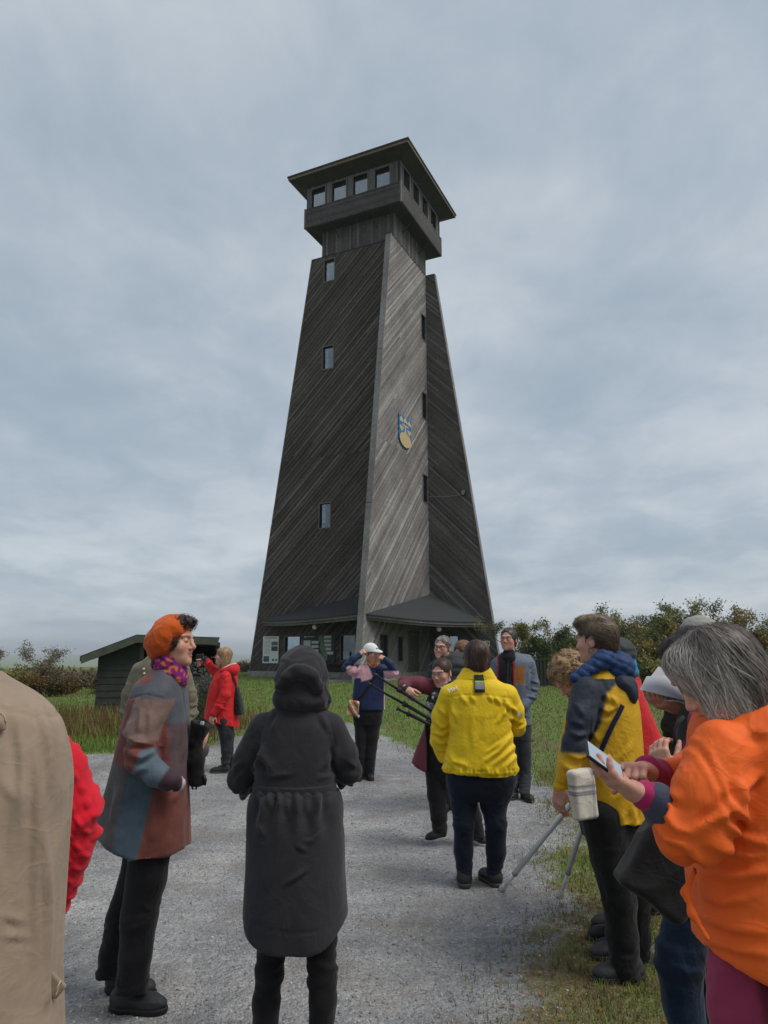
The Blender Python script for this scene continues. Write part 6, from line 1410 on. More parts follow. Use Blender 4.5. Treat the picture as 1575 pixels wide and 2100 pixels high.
p.shoe((l(738, 1598)[0], -0.02), -8, 0.25, BLACKC, BLACKC, 0.008); p.shoe((l(757, 1594)[0], 0.0), 14, 0.25, BLACKC, BLACKC, 0.008)
p.finish(core_of(p, (l(755, 1450), l(757, 1385)), [legL, legR, armL, armR]))
# her shoulder bag, orange grey and white, on a black strap
bg5 = Person('small orange, grey and white patterned shoulder bag on the hip of the white cap wearer', B5.root+np.array([l(724, 1450)[0], -0.16, 0])); bg5.e.name = 'shoulder_bag'; tag(bg5.e, None, 'bag')
b5l = bg5.l
def bagc(P): u = P[:, 0]*0.8+P[:, 2]*0.5; n_ = np.floor(u/0.022+0.4*perlin(P*20)).astype(int) % 4; return np.array([(0.55, 0.54, 0.52), (0.55, 0.20, 0.02), (0.08, 0.075, 0.08), (0.45, 0.12, 0.03)])[n_]
bg5.part('bag_body', BOX(b5l(724, 1453), (0.066, 0.03, 0.098), ry_(0.18), 0.025), 0.006, bagc, FAB, crumple((12, 12, 12), 0.006, 2))
bthem = UN(0.03, tors, CHAIN(armL, 0.02)); offl = B5.root-bg5.root
Q_, n_ = on_surface(tors, dense([B5.l(734, 1436, -0.13), B5.l(748, 1420, -0.14), B5.l(765, 1392, -0.14), B5.l(776, 1372, -0.10)], 5), 0.010); ribbon(Q_+offl, n_, 0.03, 0.003, (0.012, 0.012, 0.014)).obj('strap', FAB, bg5.e)
mb = MB(); mb.tube([b5l(735, 1446, -0.03), b5l(735.5, 1464, -0.03)], 0.004, 5, (0.4, 0.4, 0.4)); mb.lathe([(0.004, -0.02), (0.014, -0.01), (0.014, 0.01), (0.004, 0.02)], 8, tuple(b5l(735, 1469, -0.03)), (0.5, 0.5, 0.5)); mb.obj('tassel', FAB, bg5.e, True)

# ------------------------------------------------------------------ 6  man in the grey-blue jacket
p = Person('smiling person with glasses in an open grey-blue jacket with a brown chest pocket', ground_px(1064, 1636))
K, l, row = p.K, p.l, p.row
rows_ = [row(1338, 1030, 1062, 0.06), row(1347, 1018, 1078, 0.09), row(1357, 1011, 1092, 0.12), row(1380, 1011, 1089, 0.135), row(1420, 1016, 1086, 0.14), row(1455, 1018, 1086, 0.145), row(1486, 1020, 1088, 0.15)]
tors = LOFT(rows_, pw=2.4)
armL = [K(1018, 1362, 26, 0.0), K(1008, 1405, 25, -0.02), K(1014, 1448, 22, -0.10)]
armR = [K(1086, 1362, 28, 0.0), K(1094, 1402, 26, 0.0), K(1090, 1426, 24, -0.04), K(1074, 1448, 22, -0.13)]
def man_col(P):
    x, y = p.px(P*np.array([1, 0, 1])); C = np.tile([0.115, 0.14, 0.185], (len(P), 1)); fr = (P[:, 1] < -0.02); aw = (armC.f(P) > 0.006)
    C[fr & aw & (x > 1018) & (x < 1052) & (y < 1428)] = (0.30, 0.012, 0.014); C[fr & aw & (x > 1021) & (x < 1048+(y-1360)*0.0) & (y < 1440)] = (0.010, 0.010, 0.014)
    C[fr & aw & inpoly(x, y, [(1052,1368),(1073,1364),(1070,1403),(1050,1401)])] = (0.25, 0.095, 0.02); C[(y > 1405) & (x > 1050)] *= 0.8; return C
armC = UN(0, CHAIN(armL, 0.02), CHAIN(armR, 0.02))
coat(p, 'jacket', tors, [armL, armR], man_col, SHELL, 0.007, 0.025, [creases(p, [([(1050,1365),(1049,1420),(1052,1480)],1.3,-.01), ([(1088,1395),(1104,1402)],2,.010), ([(1084,1410),(1103,1418)],2,.011), ([(1080,1428),(1098,1432)],2,.010), ([(1086,1380),(1080,1410)],2.2,.009), ([(1060,1440),(1080,1462)],2,.008), ([(1056,1460),(1084,1470)],2,.007), ([(1004,1400),(1016,1410)],2,.009)])], 0.005, 11, (6, 6, 4))
p.part('hood', ELL(l(1064, 1352, 0.10), (0.16, 0.07, 0.06)), 0.01, (0.115, 0.14, 0.185), SHELL, crumple((10, 10, 10), 0.01, 3))
p.part('fleece_collar', UN(0.01, RC(l(1044, 1342, -0.02), l(1044, 1352, -0.04), 0.072, 0.09)), 0.007, (0.010, 0.010, 0.014), FAB, crumple((14, 14, 20), 0.005, 2))
p.part('zip', RC(l(1042, 1356, -0.145), l(1040, 1430, -0.15), 0.006, 0.006), 0.004, (0.04, 0.04, 0.045), PLAST)
p.head(l(1043, 1312, -0.02), -32, -4, 0, 1.06, neck=l(1046, 1350, 0.0), smile=0.9, skin=(0.47, 0.26, 0.185), brow=(0.05, 0.045, 0.04), jaw=1.05, h=0.0042); p.glasses((0.08, 0.03, 0.025), 0.020, 0.0014, 3.0)
hs = SUB(UN(0.02, OFF(CRANIUM, 0.010), ELL((0, 0.07, -0.02), (0.065, 0.045, 0.07))), UN(0, FACE_CUT, ELL((0, -0.11, 0.03), (0.065, 0.06, 0.065)), BOX((0, -0.085, -0.10), (0.12, 0.09, 0.075))), 0.008)
p.tipcol = (0.20, 0.19, 0.185)
p.hair(hs, (0.030, 0.027, 0.026), 0.006, 700, lambda q: np.tile([0, 1.0, -0.35], (len(q), 1)), 0.07, 0.002, 0.6, lift=0.004, seed=12, tips=lambda V: np.clip(perlin(V*40)*1.5, 0, 0.8))
legL = [K(1041, 1490, 38), K(1046, 1540, 30), K(1051, 1590, 24), K(1052, 1624, 23)]; legR = [K(1070, 1490, 38), K(1075, 1540, 31), K(1077, 1590, 25), K(1075, 1628, 24, -0.1)]
trousers(p, [legL, legR], LOFT([row(1465, 1024, 1085, 0.12), row(1495, 1022, 1088, 0.13), row(1515, 1028, 1086, 0.1)], pw=2.2), (0.035, 0.037, 0.044), FAB, 0.009, 0.006, 5)
p.shoe((l(1054, 1620)[0], 0.02), -20, 0.29, (0.014, 0.014, 0.015), (0.02, 0.02, 0.02), 0.008); p.shoe((l(1075, 1626)[0], -0.10), 8, 0.29, (0.014, 0.014, 0.015), (0.02, 0.02, 0.02), 0.008)
p.finish(core_of(p, (l(1052, 1480), l(1052, 1375)), [legL, legR, armL, armR]))

# ------------------------------------------------------------------ 7  glasses, grey hair, dark quilted jacket
p = Person('laughing person with grey hair tied back and dark glasses in a black quilted jacket', ground_px(930, 1662))
K, l, row = p.K, p.l, p.row
rows_ = [row(1346, 900, 940, 0.065), row(1354, 890, 952, 0.10), row(1364, 884, 958, 0.12), row(1400, 884, 958, 0.13), row(1440, 886, 956, 0.13), row(1480, 884, 958, 0.135)]
tors = LOFT(rows_, pw=2.3); armL = [K(892, 1370, 26), K(886, 1410, 24), K(894, 1445, 20, -0.12)]; armR = [K(950, 1370, 28), K(956, 1410, 26), K(946, 1445, 22, -0.12)]
quilt = lambda P, Nn: 0.010*np.abs(np.sin(P[:, 2]*38+0.6*perlin(P*6)))
coat(p, 'jacket', tors, [armL, armR], (0.022, 0.024, 0.03), SHELL, 0.009, 0.03, [quilt], 0.004, 4)
p.part('hood', UN(0.02, ELL(l(934, 1348, 0.09), (0.12, 0.075, 0.06)), RC(l(905, 1352, -0.06), l(932, 1348, 0.02), 0.035, 0.05)), 0.009, (0.03, 0.032, 0.036), SHELL, crumple((12, 12, 12), 0.008, 3))
p.head(l(907, 1328, -0.03), -26, 2, 6, 0.98, neck=l(920, 1356, 0.0), smile=1.0, skin=(0.50, 0.285, 0.22), h=0.0042); p.glasses((0.012, 0.012, 0.014), 0.023, 0.0022, 2.6)
hs = SUB(UN(0.02, OFF(CRANIUM, 0.007), ELL((0, 0.09, 0.0), (0.04, 0.04, 0.05))), UN(0, FACE_CUT, BOX((0, -0.07, -0.08), (0.12, 0.11, 0.085))), 0.008)
p.tipcol = (0.36, 0.34, 0.33); p.hair(hs, (0.12, 0.105, 0.10), 0.006, 700, lambda q: np.tile([0, 1.0, -0.5], (len(q), 1)), 0.08, 0.002, 0.6, seed=15, tips=lambda V: np.clip(perlin(V*30)*1.6+0.1, 0, 0.8))
legL = [K(908, 1490, 38), K(910, 1560, 30), K(913, 1610, 26), K(915, 1648, 25)]; legR = [K(936, 1490, 38), K(938, 1560, 30), K(938, 1610, 26), K(938, 1650, 25)]
trousers(p, [legL, legR], LOFT([row(1460, 890, 952, 0.12), row(1495, 888, 956, 0.125), row(1515, 893, 950, 0.10)], pw=2.2), BLACKC, FAB, 0.01, 0.005, 3)
p.shoe((l(916, 1655)[0], 0.0), -20, 0.25, BLACKC, BLACKC, 0.009); p.shoe((l(940, 1655)[0], 0.0), 10, 0.25, BLACKC, BLACKC, 0.009)
p.finish(core_of(p, (l(921, 1480), l(921, 1380)), [legL, legR, armL, armR]))

# ------------------------------------------------------------------ 8  person with reddish hair half hidden behind
p = Person('person with short reddish brown hair mostly hidden behind the laughing one', at_depth(952, 1330, 7.9)*np.array([1, 1, 0]))
K, l, row = p.K, p.l, p.row
tors = LOFT([row(1352, 940, 966, 0.06), row(1358, 932, 975, 0.09), row(1366, 925, 982, 0.12), row(1410, 924, 984, 0.13), row(1470, 922, 986, 0.14)], pw=2.3); armL = [K(930, 1372, 24), K(924, 1410, 22), K(930, 1440, 18, -0.1)]; armR = [K(977, 1372, 24), K(983, 1410, 22), K(978, 1440, 18, -0.1)]
coat(p, 'jacket', tors, [armL, armR], (0.03, 0.03, 0.036), FAB, 0.011, 0.03)
p.head(l(949, 1338, 0), -50, 22, 0, 0.98, neck=l(953, 1360, 0.02), h=0.0055)
p.hair(SUB(UN(0.02, OFF(CRANIUM, 0.014), ELL((0, 0.07, -0.03), (0.07, 0.05, 0.07))), FACE_CUT, 0.01), (0.20, 0.10, 0.05), 0.007, 600, flow_crown((0, 0.02, 0.13), 0.7), 0.08, 0.003, 0.6, seed=22)
legL = [K(942, 1470, 34), K(943, 1550, 26), (np.array([l(943, 1550)[0], 0, 0.09]), 0.06)]; legR = [K(966, 1470, 34), K(966, 1550, 26), (np.array([l(966, 1550)[0], 0, 0.09]), 0.06)]
trousers(p, [legL, legR], None, BLACKC, FAB, 0.011, 0.004, 2); p.shoe((legL[-1][0][0], 0), -30, 0.25, BLACKC, BLACKC, 0.01); p.shoe((legR[-1][0][0], 0), -30, 0.25, BLACKC, BLACKC, 0.01)
p.finish(core_of(p, (l(953, 1470), l(953, 1385)), [legL, legR, armL, armR]))

# ------------------------------------------------------------------ 9  khaki field jacket behind the beret
p = Person('person in a khaki field jacket standing hidden behind the beret wearer', ground_px(330, 1738))
K, l, row = p.K, p.l, p.row
rows_ = [row(1344, 308, 346, 0.065), row(1352, 296, 358, 0.095), row(1364, 282, 374, 0.12), row(1400, 272, 384, 0.14), row(1450, 272, 386, 0.145), row(1500, 268, 390, 0.15), row(1530, 266, 392, 0.155)]
tors = LOFT(rows_, pw=2.4); armL = [K(288, 1376, 40), K(268, 1425, 38), K(264, 1458, 36, 0.02), K(282, 1498, 30, -0.10)]; armR = [K(372, 1376, 40), K(386, 1425, 38), K(388, 1458, 36, 0.02), K(374, 1498, 30, -0.10)]
coat(p, 'jacket', tors, [armL, armR], (0.155, 0.135, 0.092), FAB, 0.009, 0.03, [rings(l(380, 1450), (0.2, 0, 1), 0.15, 0.05, 0.010, 2)], 0.008, 14, (7, 7, 7))
both = UN(0.03, tors, CHAIN(armL, 0.03), CHAIN(armR, 0.03))
for x, y in ((384, 1375), (386, 1408), (379, 1401), (288, 1370), (290, 1380)):
    Q_, n_ = on_surface(both, [l(x, y, -0.18)], 0.010); mb = MB(); mb.lathe([(0.001, 0.006), (0.009, 0.005), (0.011, 0.0), (0.011, -0.006)], 10, (0, 0, 0), (0.5, 0.47, 0.40), Matrix.Translation(Vector(Q_[0])) @ Vector(n_[0]).to_track_quat('Z', 'Y').to_matrix().to_4x4()); mb.obj('snap_button', ALU, p.e, True)
for x0, x1, y0, y1 in ((362, 392, 1412, 1440), (360, 390, 1398, 1413)):
    g_ = np.array([[l(x0*(1-u)+x1*u, y0*(1-v)+y1*v, -0.18) for u in np.linspace(0, 1, 5)] for v in np.linspace(0, 1, 5)]).reshape(-1, 3); Q_, n_ = on_surface(both, g_, 0.014); mb = MB(); mb.v = [tuple(v) for v in Q_]+[tuple(v-n_[i]*0.016) for i, v in enumerate(Q_)]; mb.c = [(0.165, 0.145, 0.10)]*len(mb.v)
    for r_ in range(4):
        for k_ in range(4): a_ = r_*5+k_; mb.f += [[a_, a_+5, a_+6, a_+1]]
    for k_ in range(4): mb.f += [[k_, k_+1, 25+k_+1, 25+k_], [20+k_+1, 20+k_, 45+k_, 45+k_+1], [k_*5, 25+k_*5, 25+k_*5+5, k_*5+5], [k_*5+4, k_*5+9, 25+k_*5+9, 25+k_*5+4]]
    mb.obj('pocket_flap', FAB, p.e)
p.head(l(344, 1312, -0.02), 20, 0, 0, 1.0, neck=l(328, 1350, 0.0), h=0.005)
p.hair(SUB(OFF(CRANIUM, 0.009), UN(0, FACE_CUT, BOX((0, -0.07, -0.08), (0.12, 0.11, 0.085))), 0.008), (0.08, 0.055, 0.04), 0.007, 400, flow_crown(), 0.06, 0.002, 0.5, seed=31)
legL = [K(312, 1540, 54), K(314, 1620, 44), K(316, 1680, 38), K(318, 1722, 36)]; legR = [K(352, 1540, 54), K(350, 1620, 44), K(350, 1680, 38), K(350, 1724, 36)]
trousers(p, [legL, legR], LOFT([row(1510, 284, 378, 0.13), row(1545, 284, 380, 0.13), row(1565, 290, 374, 0.1)], pw=2.2), (0.05, 0.045, 0.038), FAB, 0.01, 0.006, 3)
p.shoe((l(318, 1725)[0], 0), -5, 0.28, (0.05, 0.028, 0.02), (0.03, 0.025, 0.02), 0.009); p.shoe((l(352, 1725)[0], 0), 18, 0.28, (0.05, 0.028, 0.02), (0.03, 0.025, 0.02), 0.009)
p.finish(core_of(p, (l(330, 1530), l(330, 1390)), [legL, legR, armL, armR]))

# ------------------------------------------------------------------ 10  red parka, long fair hair, taking a photo
p = Person('person with long fair hair in a red parka holding up a camera', ground_px(455, 1583)); B10 = p
K, l, row = p.K, p.l, p.row
rows_ = [row(1368, 455, 478, 0.06), row(1376, 446, 484, 0.10), row(1390, 438, 487, 0.15), row(1410, 430, 486, 0.165), row(1430, 426, 484, 0.165), row(1455, 422, 487, 0.175), row(1492, 416, 490, 0.185)]
tors = LOFT(rows_, pw=2.2)
armN = [K(463, 1388, 25, -0.15), K(462, 1424, 24, -0.20), K(450, 1446, 20, -0.22), K(438, 1464, 16, -0.22)]
armF = [K(452, 1386, 24, 0.12), K(438, 1374, 21, 0.14), K(428, 1361, 17, 0.10), K(421, 1352, 14, 0.08)]
RED = (0.54, 0.014, 0.016); xh0, xh1 = l(418, 1472)[0], l(490, 1491)[0]; zh0, zh1 = l(418, 1472)[2], l(490, 1491)[2]
def red_col(P):
    C = np.tile(np.array(RED), (len(P), 1)); 
    for a_ in (armN[-1][0], armF[-1][0]): C[((P-a_)**2).sum(1) < 0.045**2] = (0.012, 0.014, 0.03)
    return C
coat(p, 'parka', tors, [armN, armF], red_col, SHELL, 0.0075, 0.025, [rings(l(470, 1420), (0.3, 0, 1), 0.12, 0.06, 0.007, 5)], 0.007, 21, (7, 7, 5), None, lambda P: zh0+(zh1-zh0)*np.clip((P[:, 0]-xh0)/(xh1-xh0), 0, 1)-P[:, 2])
hd = SUB(UN(0.03, ELL(l(476, 1373, 0.0), (0.10, 0.14, 0.10)), ELL(l(468, 1376, -0.05), (0.12, 0.09, 0.06))), ELL(l(466, 1356, 0.0), (0.11, 0.11, 0.10)), 0.02)
def hood_col(P): C = np.tile(np.array(RED), (len(P), 1)); d = hd_in.f(P); C[d < 0.028] = (0.55, 0.50, 0.44); return C
hd_in = ELL(l(466, 1356, 0.0), (0.11, 0.11, 0.10)); p.part('hood', hd, 0.0075, hood_col, SHELL, crumple((12, 12, 12), 0.006, 3))
p.head(l(458, 1346, 0.0), -82, -6, 0, 0.95, neck=l(466, 1374, 0.0), h=0.0045, skin=(0.52, 0.31, 0.24))
hs = SUB(UN(0.025, OFF(CRANIUM, 0.012), ELL((0, 0.06, -0.04), (0.075, 0.055, 0.09)), ELL((-0.055, 0.02, -0.06), (0.03, 0.05, 0.10)), ELL((0.055, 0.02, -0.06), (0.03, 0.05, 0.10)), RC((0.05, -0.02, -0.06), (0.06, -0.055, -0.16), 0.025, 0.012), RC((-0.05, -0.02, -0.06), (-0.06, -0.055, -0.16), 0.025, 0.012), ELL((0, -0.06, 0.07), (0.065, 0.035, 0.035))), ELL((0, -0.125, -0.045), (0.055, 0.085, 0.09)), 0.008)
p.tipcol = (0.55, 0.38, 0.20); p.hair(hs, (0.36, 0.22, 0.11), 0.006, 1000, flow_crown((0, 0.0, 0.14), 1.2), 0.14, 0.003, 0.5, lift=0.004, seed=41, tips=lambda V: np.clip(perlin(V*np.array([40, 40, 6]))*1.4, 0, 0.8))
p.hand(l(437, 1465, -0.22), (-0.25, 0, -1), (0.3, 0.9, 0), 1, curl=(0.4, 0.5, 0.3), h=0.0045, sc=0.95); p.hand(l(421, 1352, 0.08), (-0.8, -0.1, 0.5), (-0.3, 0.2, -0.9), 1, curl=(0.7, 0.8, 0.4), h=0.0045, sc=0.95)
legN = [K(460, 1478, 36, -0.07), K(464, 1510, 28, -0.08), K(464, 1540, 21, -0.08), K(462, 1566, 18, -0.08)]; legF = [K(460, 1478, 36, 0.08), K(468, 1510, 26, 0.10), K(469, 1540, 20, 0.12), K(467, 1566, 17, 0.12)]
def wash(P): n_ = np.clip(0.6+0.8*perlin(P*6), 0.3, 1.4)[:, None]; return np.array([[0.032, 0.034, 0.042]])*n_
trousers(p, [legN, legF], ELL(l(461, 1478), (0.13, 0.17, 0.11)), wash, DENIM, 0.008, 0.006, 9)
p.shoe((l(461, 1570)[0], -0.08), -86, 0.27, (0.014, 0.014, 0.014), (0.05, 0.055, 0.03), 0.006, 0.17, 1.1); p.shoe((l(467, 1570)[0], 0.13), -70, 0.27, (0.014, 0.014, 0.014), (0.05, 0.055, 0.03), 0.006, 0.17, 1.1)
p.finish(core_of(p, (l(460, 1470), l(465, 1400)), [legN, legF, armN, armF]))
cm = Person('small black camera with a pink wrist pouch, raised in one hand by the red parka', B10.root+np.array([l(411, 1348)[0], 0.06, 0])); cm.e.name = 'camera_held_up'; tag(cm.e, None, 'camera'); cl_ = cm.l
cm.e.name = 'compact_camera'
cm.part('camera_body', BOX(cl_(410, 1348), (0.050, 0.03, 0.042), None, 0.008), 0.004, (0.012, 0.012, 0.013), PLAST)
mb = MB(); mb.tube([cl_(410, 1348)+np.array([0.0, 0.031, 0]), cl_(410, 1348)+np.array([0.0, 0.075, 0])], 0.028, 14, (0.015, 0.015, 0.016)); mb.obj('lens', PLAST, cm.e, True)
mb = MB(); mb.tube([cl_(413, 1342), cl_(414, 1339), cl_(416, 1340), cl_(417, 1344)], 0.004, 5, (0.015, 0.015, 0.015)); mb.obj('strap_loop', PLAST, cm.e, True)
cm.part('pink_pouch', RC(cl_(408.5, 1356), cl_(408.5, 1364), 0.026, 0.024), 0.004, (0.42, 0.16, 0.16), FAB)
bk = Person('black shoulder bag hanging behind the red parka', B10.root+np.array([l(490, 1440)[0], 0.02, 0])); bk.e.name = 'hanging_bag'; tag(bk.e, None, 'bag'); kl = bk.l
bk.part('bag_body', CUT(LOFT([bk.row(1464, 480, 500, 0.14), bk.row(1440, 482, 496, 0.13), bk.row(1410, 483, 488, 0.08)], pw=3), (0, 0, -1), -kl(490, 1464)[2]), 0.007, (0.01, 0.01, 0.011), FAB, crumple((12, 12, 8), 0.006, 2))
off = B10.root-bk.root; Q_, n_ = on_surface(tors, dense([B10.l(486, 1412, -0.05), B10.l(480, 1392, -0.11), B10.l(470, 1380, -0.10)], 4), 0.012); ribbon(Q_+off, n_, 0.03, 0.003, (0.012, 0.012, 0.014)).obj('strap', FAB, bk.e)

# ------------------------------------------------------------------ 11  yellow and charcoal jacket with blue quilted hood
p = Person('short-haired person in a mustard and charcoal jacket with a blue quilted hood, looking away', ground_px(1262, 1998)); B11 = p
K, l, row = p.K, p.l, p.row
rows_ = [row(1366, 1208, 1262, 0.07), row(1378, 1196, 1276, 0.10), row(1392, 1184, 1290, 0.14), row(1420, 1172, 1302, 0.17), row(1460, 1168, 1308, 0.185), row(1520, 1176, 1312, 0.19), row(1580, 1182, 1314, 0.195), row(1630, 1187, 1314, 0.20), row(1690, 1190, 1316, 0.20)]
tors = LOFT(rows_, pw=2.3)
armN = [K(1203, 1416, 66, -0.13), K(1192, 1470, 62, -0.18), K(1180, 1528, 58, -0.20), K(1164, 1575, 46, -0.20), K(1149, 1614, 34, -0.20)]
armF = [K(1215, 1416, 60, 0.16), K(1180, 1490, 52, 0.24), K(1160, 1560, 40, 0.22)]
MUS = (0.60, 0.33, 0.012); CHA = (0.022, 0.029, 0.044); armC = CHAIN(armN, 0.03)
def yb_col(P):
    x, y = p.px(P*np.array([1, 0, 1])+np.array([0, -0.18, 0])); C = np.tile(np.array(MUS), (len(P), 1)); sl = armC.f(P) < tors.f(P)+0.02
    C[sl & (y < 1540)] = CHA
    C[inpoly(x, y, [(1186,1380),(1300,1376),(1306,1402),(1268,1404),(1246,1424),(1236,1452),(1226,1480),(1208,1541),(1176,1541),(1184,1440)]) & (P[:, 1] < 0.06)] = CHA
    C[(y < 1408) & (P[:, 1] >= 0.06)] = CHA; return C
zq = lambda P: l(1250, 1674)[2]-0.006*np.sin(P[:, 0]*11)-P[:, 2]
hemf = lambda P, Nn: 0.010*np.exp(-((P[:, 2]-l(1250, 1660)[2])/0.03)**2)*np.sin(np.arctan2(P[:, 1], P[:, 0])*20+2*perlin(P*12))
coat(p, 'jacket', tors, [armN, armF], yb_col, SHELL, 0.0075, 0.03, [hemf, creases(p, [([(1238,1424),(1253,1442)],3.5,.010), ([(1255,1428),(1264,1448)],3.5,.009), ([(1230,1450),(1246,1462),(1264,1448)],4,.010), ([(1214,1500),(1230,1524)],4,.010), ([(1158,1546),(1185,1553),(1208,1545)],4,.011), ([(1155,1570),(1180,1586),(1200,1580)],4,.012), ([(1168,1500),(1185,1511),(1206,1506)],4,.011), ([(1170,1478),(1198,1490)],4,.009), ([(1178,1440),(1196,1470)],4,.007), ([(1222,1530),(1238,1562)],4,.008), ([(1213,1560),(1230,1604)],4,.009), ([(1295,1520),(1270,1560)],4,.006), ([(1300,1600),(1260,1640)],4,.006),
  ([(1215,1420),(1212,1480),(1207,1545)],1.5,-.006), ([(1155,1537),(1180,1541),(1206,1541)],1.4,-.004), ([(1140,1604),(1155,1612),(1168,1608)],2,-.005)])], 0.003, 23, (6, 6, 4), None, zq)
p.part('charcoal_hood', UN(0.03, ELL(l(1284, 1420, -0.06), (0.050, 0.11, 0.090), ry_(0.12)), ELL(l(1270, 1402, -0.07), (0.060, 0.10, 0.06))), 0.008, CHA, SHELL, crumple((9, 9, 9), 0.006, 4))
qh = UN(0.03, ELL(l(1266, 1370, -0.03), (0.082, 0.11, 0.082), ry_(0.5)), RC(l(1234, 1356, -0.10), l(1180, 1392, -0.12), 0.038, 0.022), RC(l(1250, 1362, 0.10), l(1185, 1385, 0.10), 0.038, 0.025), ELL(l(1240, 1350, -0.09), (0.05, 0.04, 0.035)))
qh = SUB(qh, RC(l(1224, 1335, 0), l(1218, 1390, 0.0), 0.078, 0.070), 0.012)
quilt = lambda P, Nn: 0.006*np.abs(np.sin((P[:, 2]+0.5*P[:, 0])*70+0.8*perlin(P*9)))**0.6+0.004*np.abs(np.sin((P[:, 2]-0.8*P[:, 0])*60))
p.part('quilted_hood', qh, 0.006, (0.014, 0.042, 0.125), SHELL, addf(quilt, crumple((14, 14, 14), 0.004, 2)))
p.part('collar', SUB(LOFT([row(1374, 1190, 1268, 0.10), row(1384, 1178, 1276, 0.125), row(1392, 1176, 1282, 0.14)], pw=2.1), LOFT([row(1360, 1200, 1256, 0.08), row(1388, 1196, 1262, 0.09)], pw=2), 0.004), 0.006, MUS, SHELL, crumple((12, 12, 12), 0.004, 4))
p.head(l(1222, 1314, 0.0), -132, 2, 0, 1.0, neck=l(1228, 1372, 0.0), h=0.004, skin=(0.50, 0.28, 0.21))
short = SUB(UN(0.02, OFF(CRANIUM, 0.010), ELL((0, 0.07, -0.01), (0.064, 0.044, 0.065))), UN(0, FACE_CUT, ELL((0.085, -0.004, -0.02), (0.03, 0.032, 0.045)), ELL((-0.085, -0.004, -0.02), (0.03, 0.032, 0.045)), BOX((0, -0.10, -0.06), (0.12, 0.075, 0.09)), BOX((0, 0.05, -0.125), (0.12, 0.12, 0.05))), 0.008)
short = UN(0.02, short, ELL((0, -0.005, 0.105), (0.072, 0.095, 0.034)), ELL((0.02, -0.06, 0.095), (0.055, 0.045, 0.036)))
p.tipcol = (0.42, 0.29, 0.18)
p.hair(short, (0.085, 0.055, 0.040), 0.005, 1900, lambda q: np.tile([-0.7, 0.6, -0.25], (len(q), 1))+0.4*nrm_rows(q-np.array([0, 0.03, 0.1])), 0.07, 0.0026, 0.6, lift=0.006, seed=51, tips=lambda V: np.clip((V[:, 2]-0.045)*11, 0, 1)*np.clip(0.5+perlin(V*np.array([30, 30, 30]))*1.2, 0, 1), base_amp=0.008)
mb = MB(); ec = p.hp((0.083, 0.006, -0.042)); mb.tube([ec+np.array([0.013*math.cos(a), 0, 0.013*math.sin(a)-0.012]) for a in np.linspace(0, 6.28, 14)], 0.0014, 5, (0.03, 0.03, 0.03)); mb.obj('earring', PLAST, p.e, True)
p.hand(l(1148, 1612, -0.20), (-0.12, 0.05, -1), (0.85, 0.5, 0), 1, curl=(0.35, 0.5, 0.35), h=0.0036, skin=(0.49, 0.27, 0.21))
gN = ground_px(1270, 2010)-p.root; gF = ground_px(1290, 1968)-p.root
legN = [K(1238, 1670, 96, -0.10), K(1252, 1760, 82, -0.10), K(1268, 1840, 72, -0.09), K(1276, 1920, 66, -0.06), K(1283, 1998, 62, gN[1])]
legF = [K(1275, 1670, 90, 0.10), K(1290, 1760, 74, 0.12), K(1302, 1840, 62, 0.14), K(1306, 1920, 56, 0.16), K(1304, 1962, 54, gF[1])]
trousers(p, [legN, legF], LOFT([row(1640, 1190, 1310, 0.17), row(1680, 1190, 1314, 0.18), row(1715, 1198, 1310, 0.16)], pw=2.3), (0.012, 0.0115, 0.012), DENIM, 0.008, 0.006, 12)
p.shoe((l(1280, 1998)[0], gN[1]+0.01), -84, 0.275, (0.032, 0.033, 0.036), (0.018, 0.018, 0.018), 0.006); p.shoe((l(1302, 1960)[0], gF[1]+0.04), -78, 0.275, (0.03, 0.031, 0.034), (0.018, 0.018, 0.018), 0.006)
p.finish(core_of(p, (l(1252, 1660), l(1245, 1440)), [legN, legF, armN, armF]))
# plaid bag on a navy strap
pb = Person('white and blue plaid shoulder bag on a navy strap beside the mustard jacket', B11.root+np.array([l(1195, 1630)[0], -0.32, 0])); pb.e.name = 'plaid_bag'; tag(pb.e, None, 'bag'); ql = pb.l
def plaid(P):
    C = np.tile([0.55, 0.50, 0.43], (len(P), 1)); u = (P[:, 0]+P[:, 1]*0.6); z = P[:, 2]-ql(1195, 1627)[2]
    for d in (0.0, 0.010, 0.030, 0.038): C[np.abs(z-d) < 0.0026] = (0.10, 0.115, 0.17)
    for d in (-0.045, -0.035, 0.035): C[np.abs(u-d) < 0.0024] = (0.16, 0.17, 0.22)
    return C
Rb = ry_(-0.07)@rz(0.45)
pb.part('bag_body', BOX(ql(1195, 1629), (0.064, 0.026, 0.112), Rb, 0.016), 0.0035, plaid, FAB, crumple((8, 8, 6), 0.009, 4))
off = B11.root-pb.root; Q_, n_ = on_surface(UN(0.02, tors), dense([B11.l(1279, 1446, -0.2), B11.l(1262, 1476, -0.2), B11.l(1244, 1514, -0.21), B11.l(1228, 1548, -0.21), B11.l(1218, 1578, -0.22)], 5), 0.012); ribbon(Q_+off, n_, 0.024, 0.003, (0.012, 0.016, 0.038)).obj('strap', FAB, pb.e)
mb = MB(); mb.tube([ql(1216, 1572, 0.0), ql(1219, 1580, 0.0), ql(1217, 1588, 0.0)], 0.004, 6, (0.3, 0.28, 0.25)); mb.obj('clip', ALU, pb.e, True)

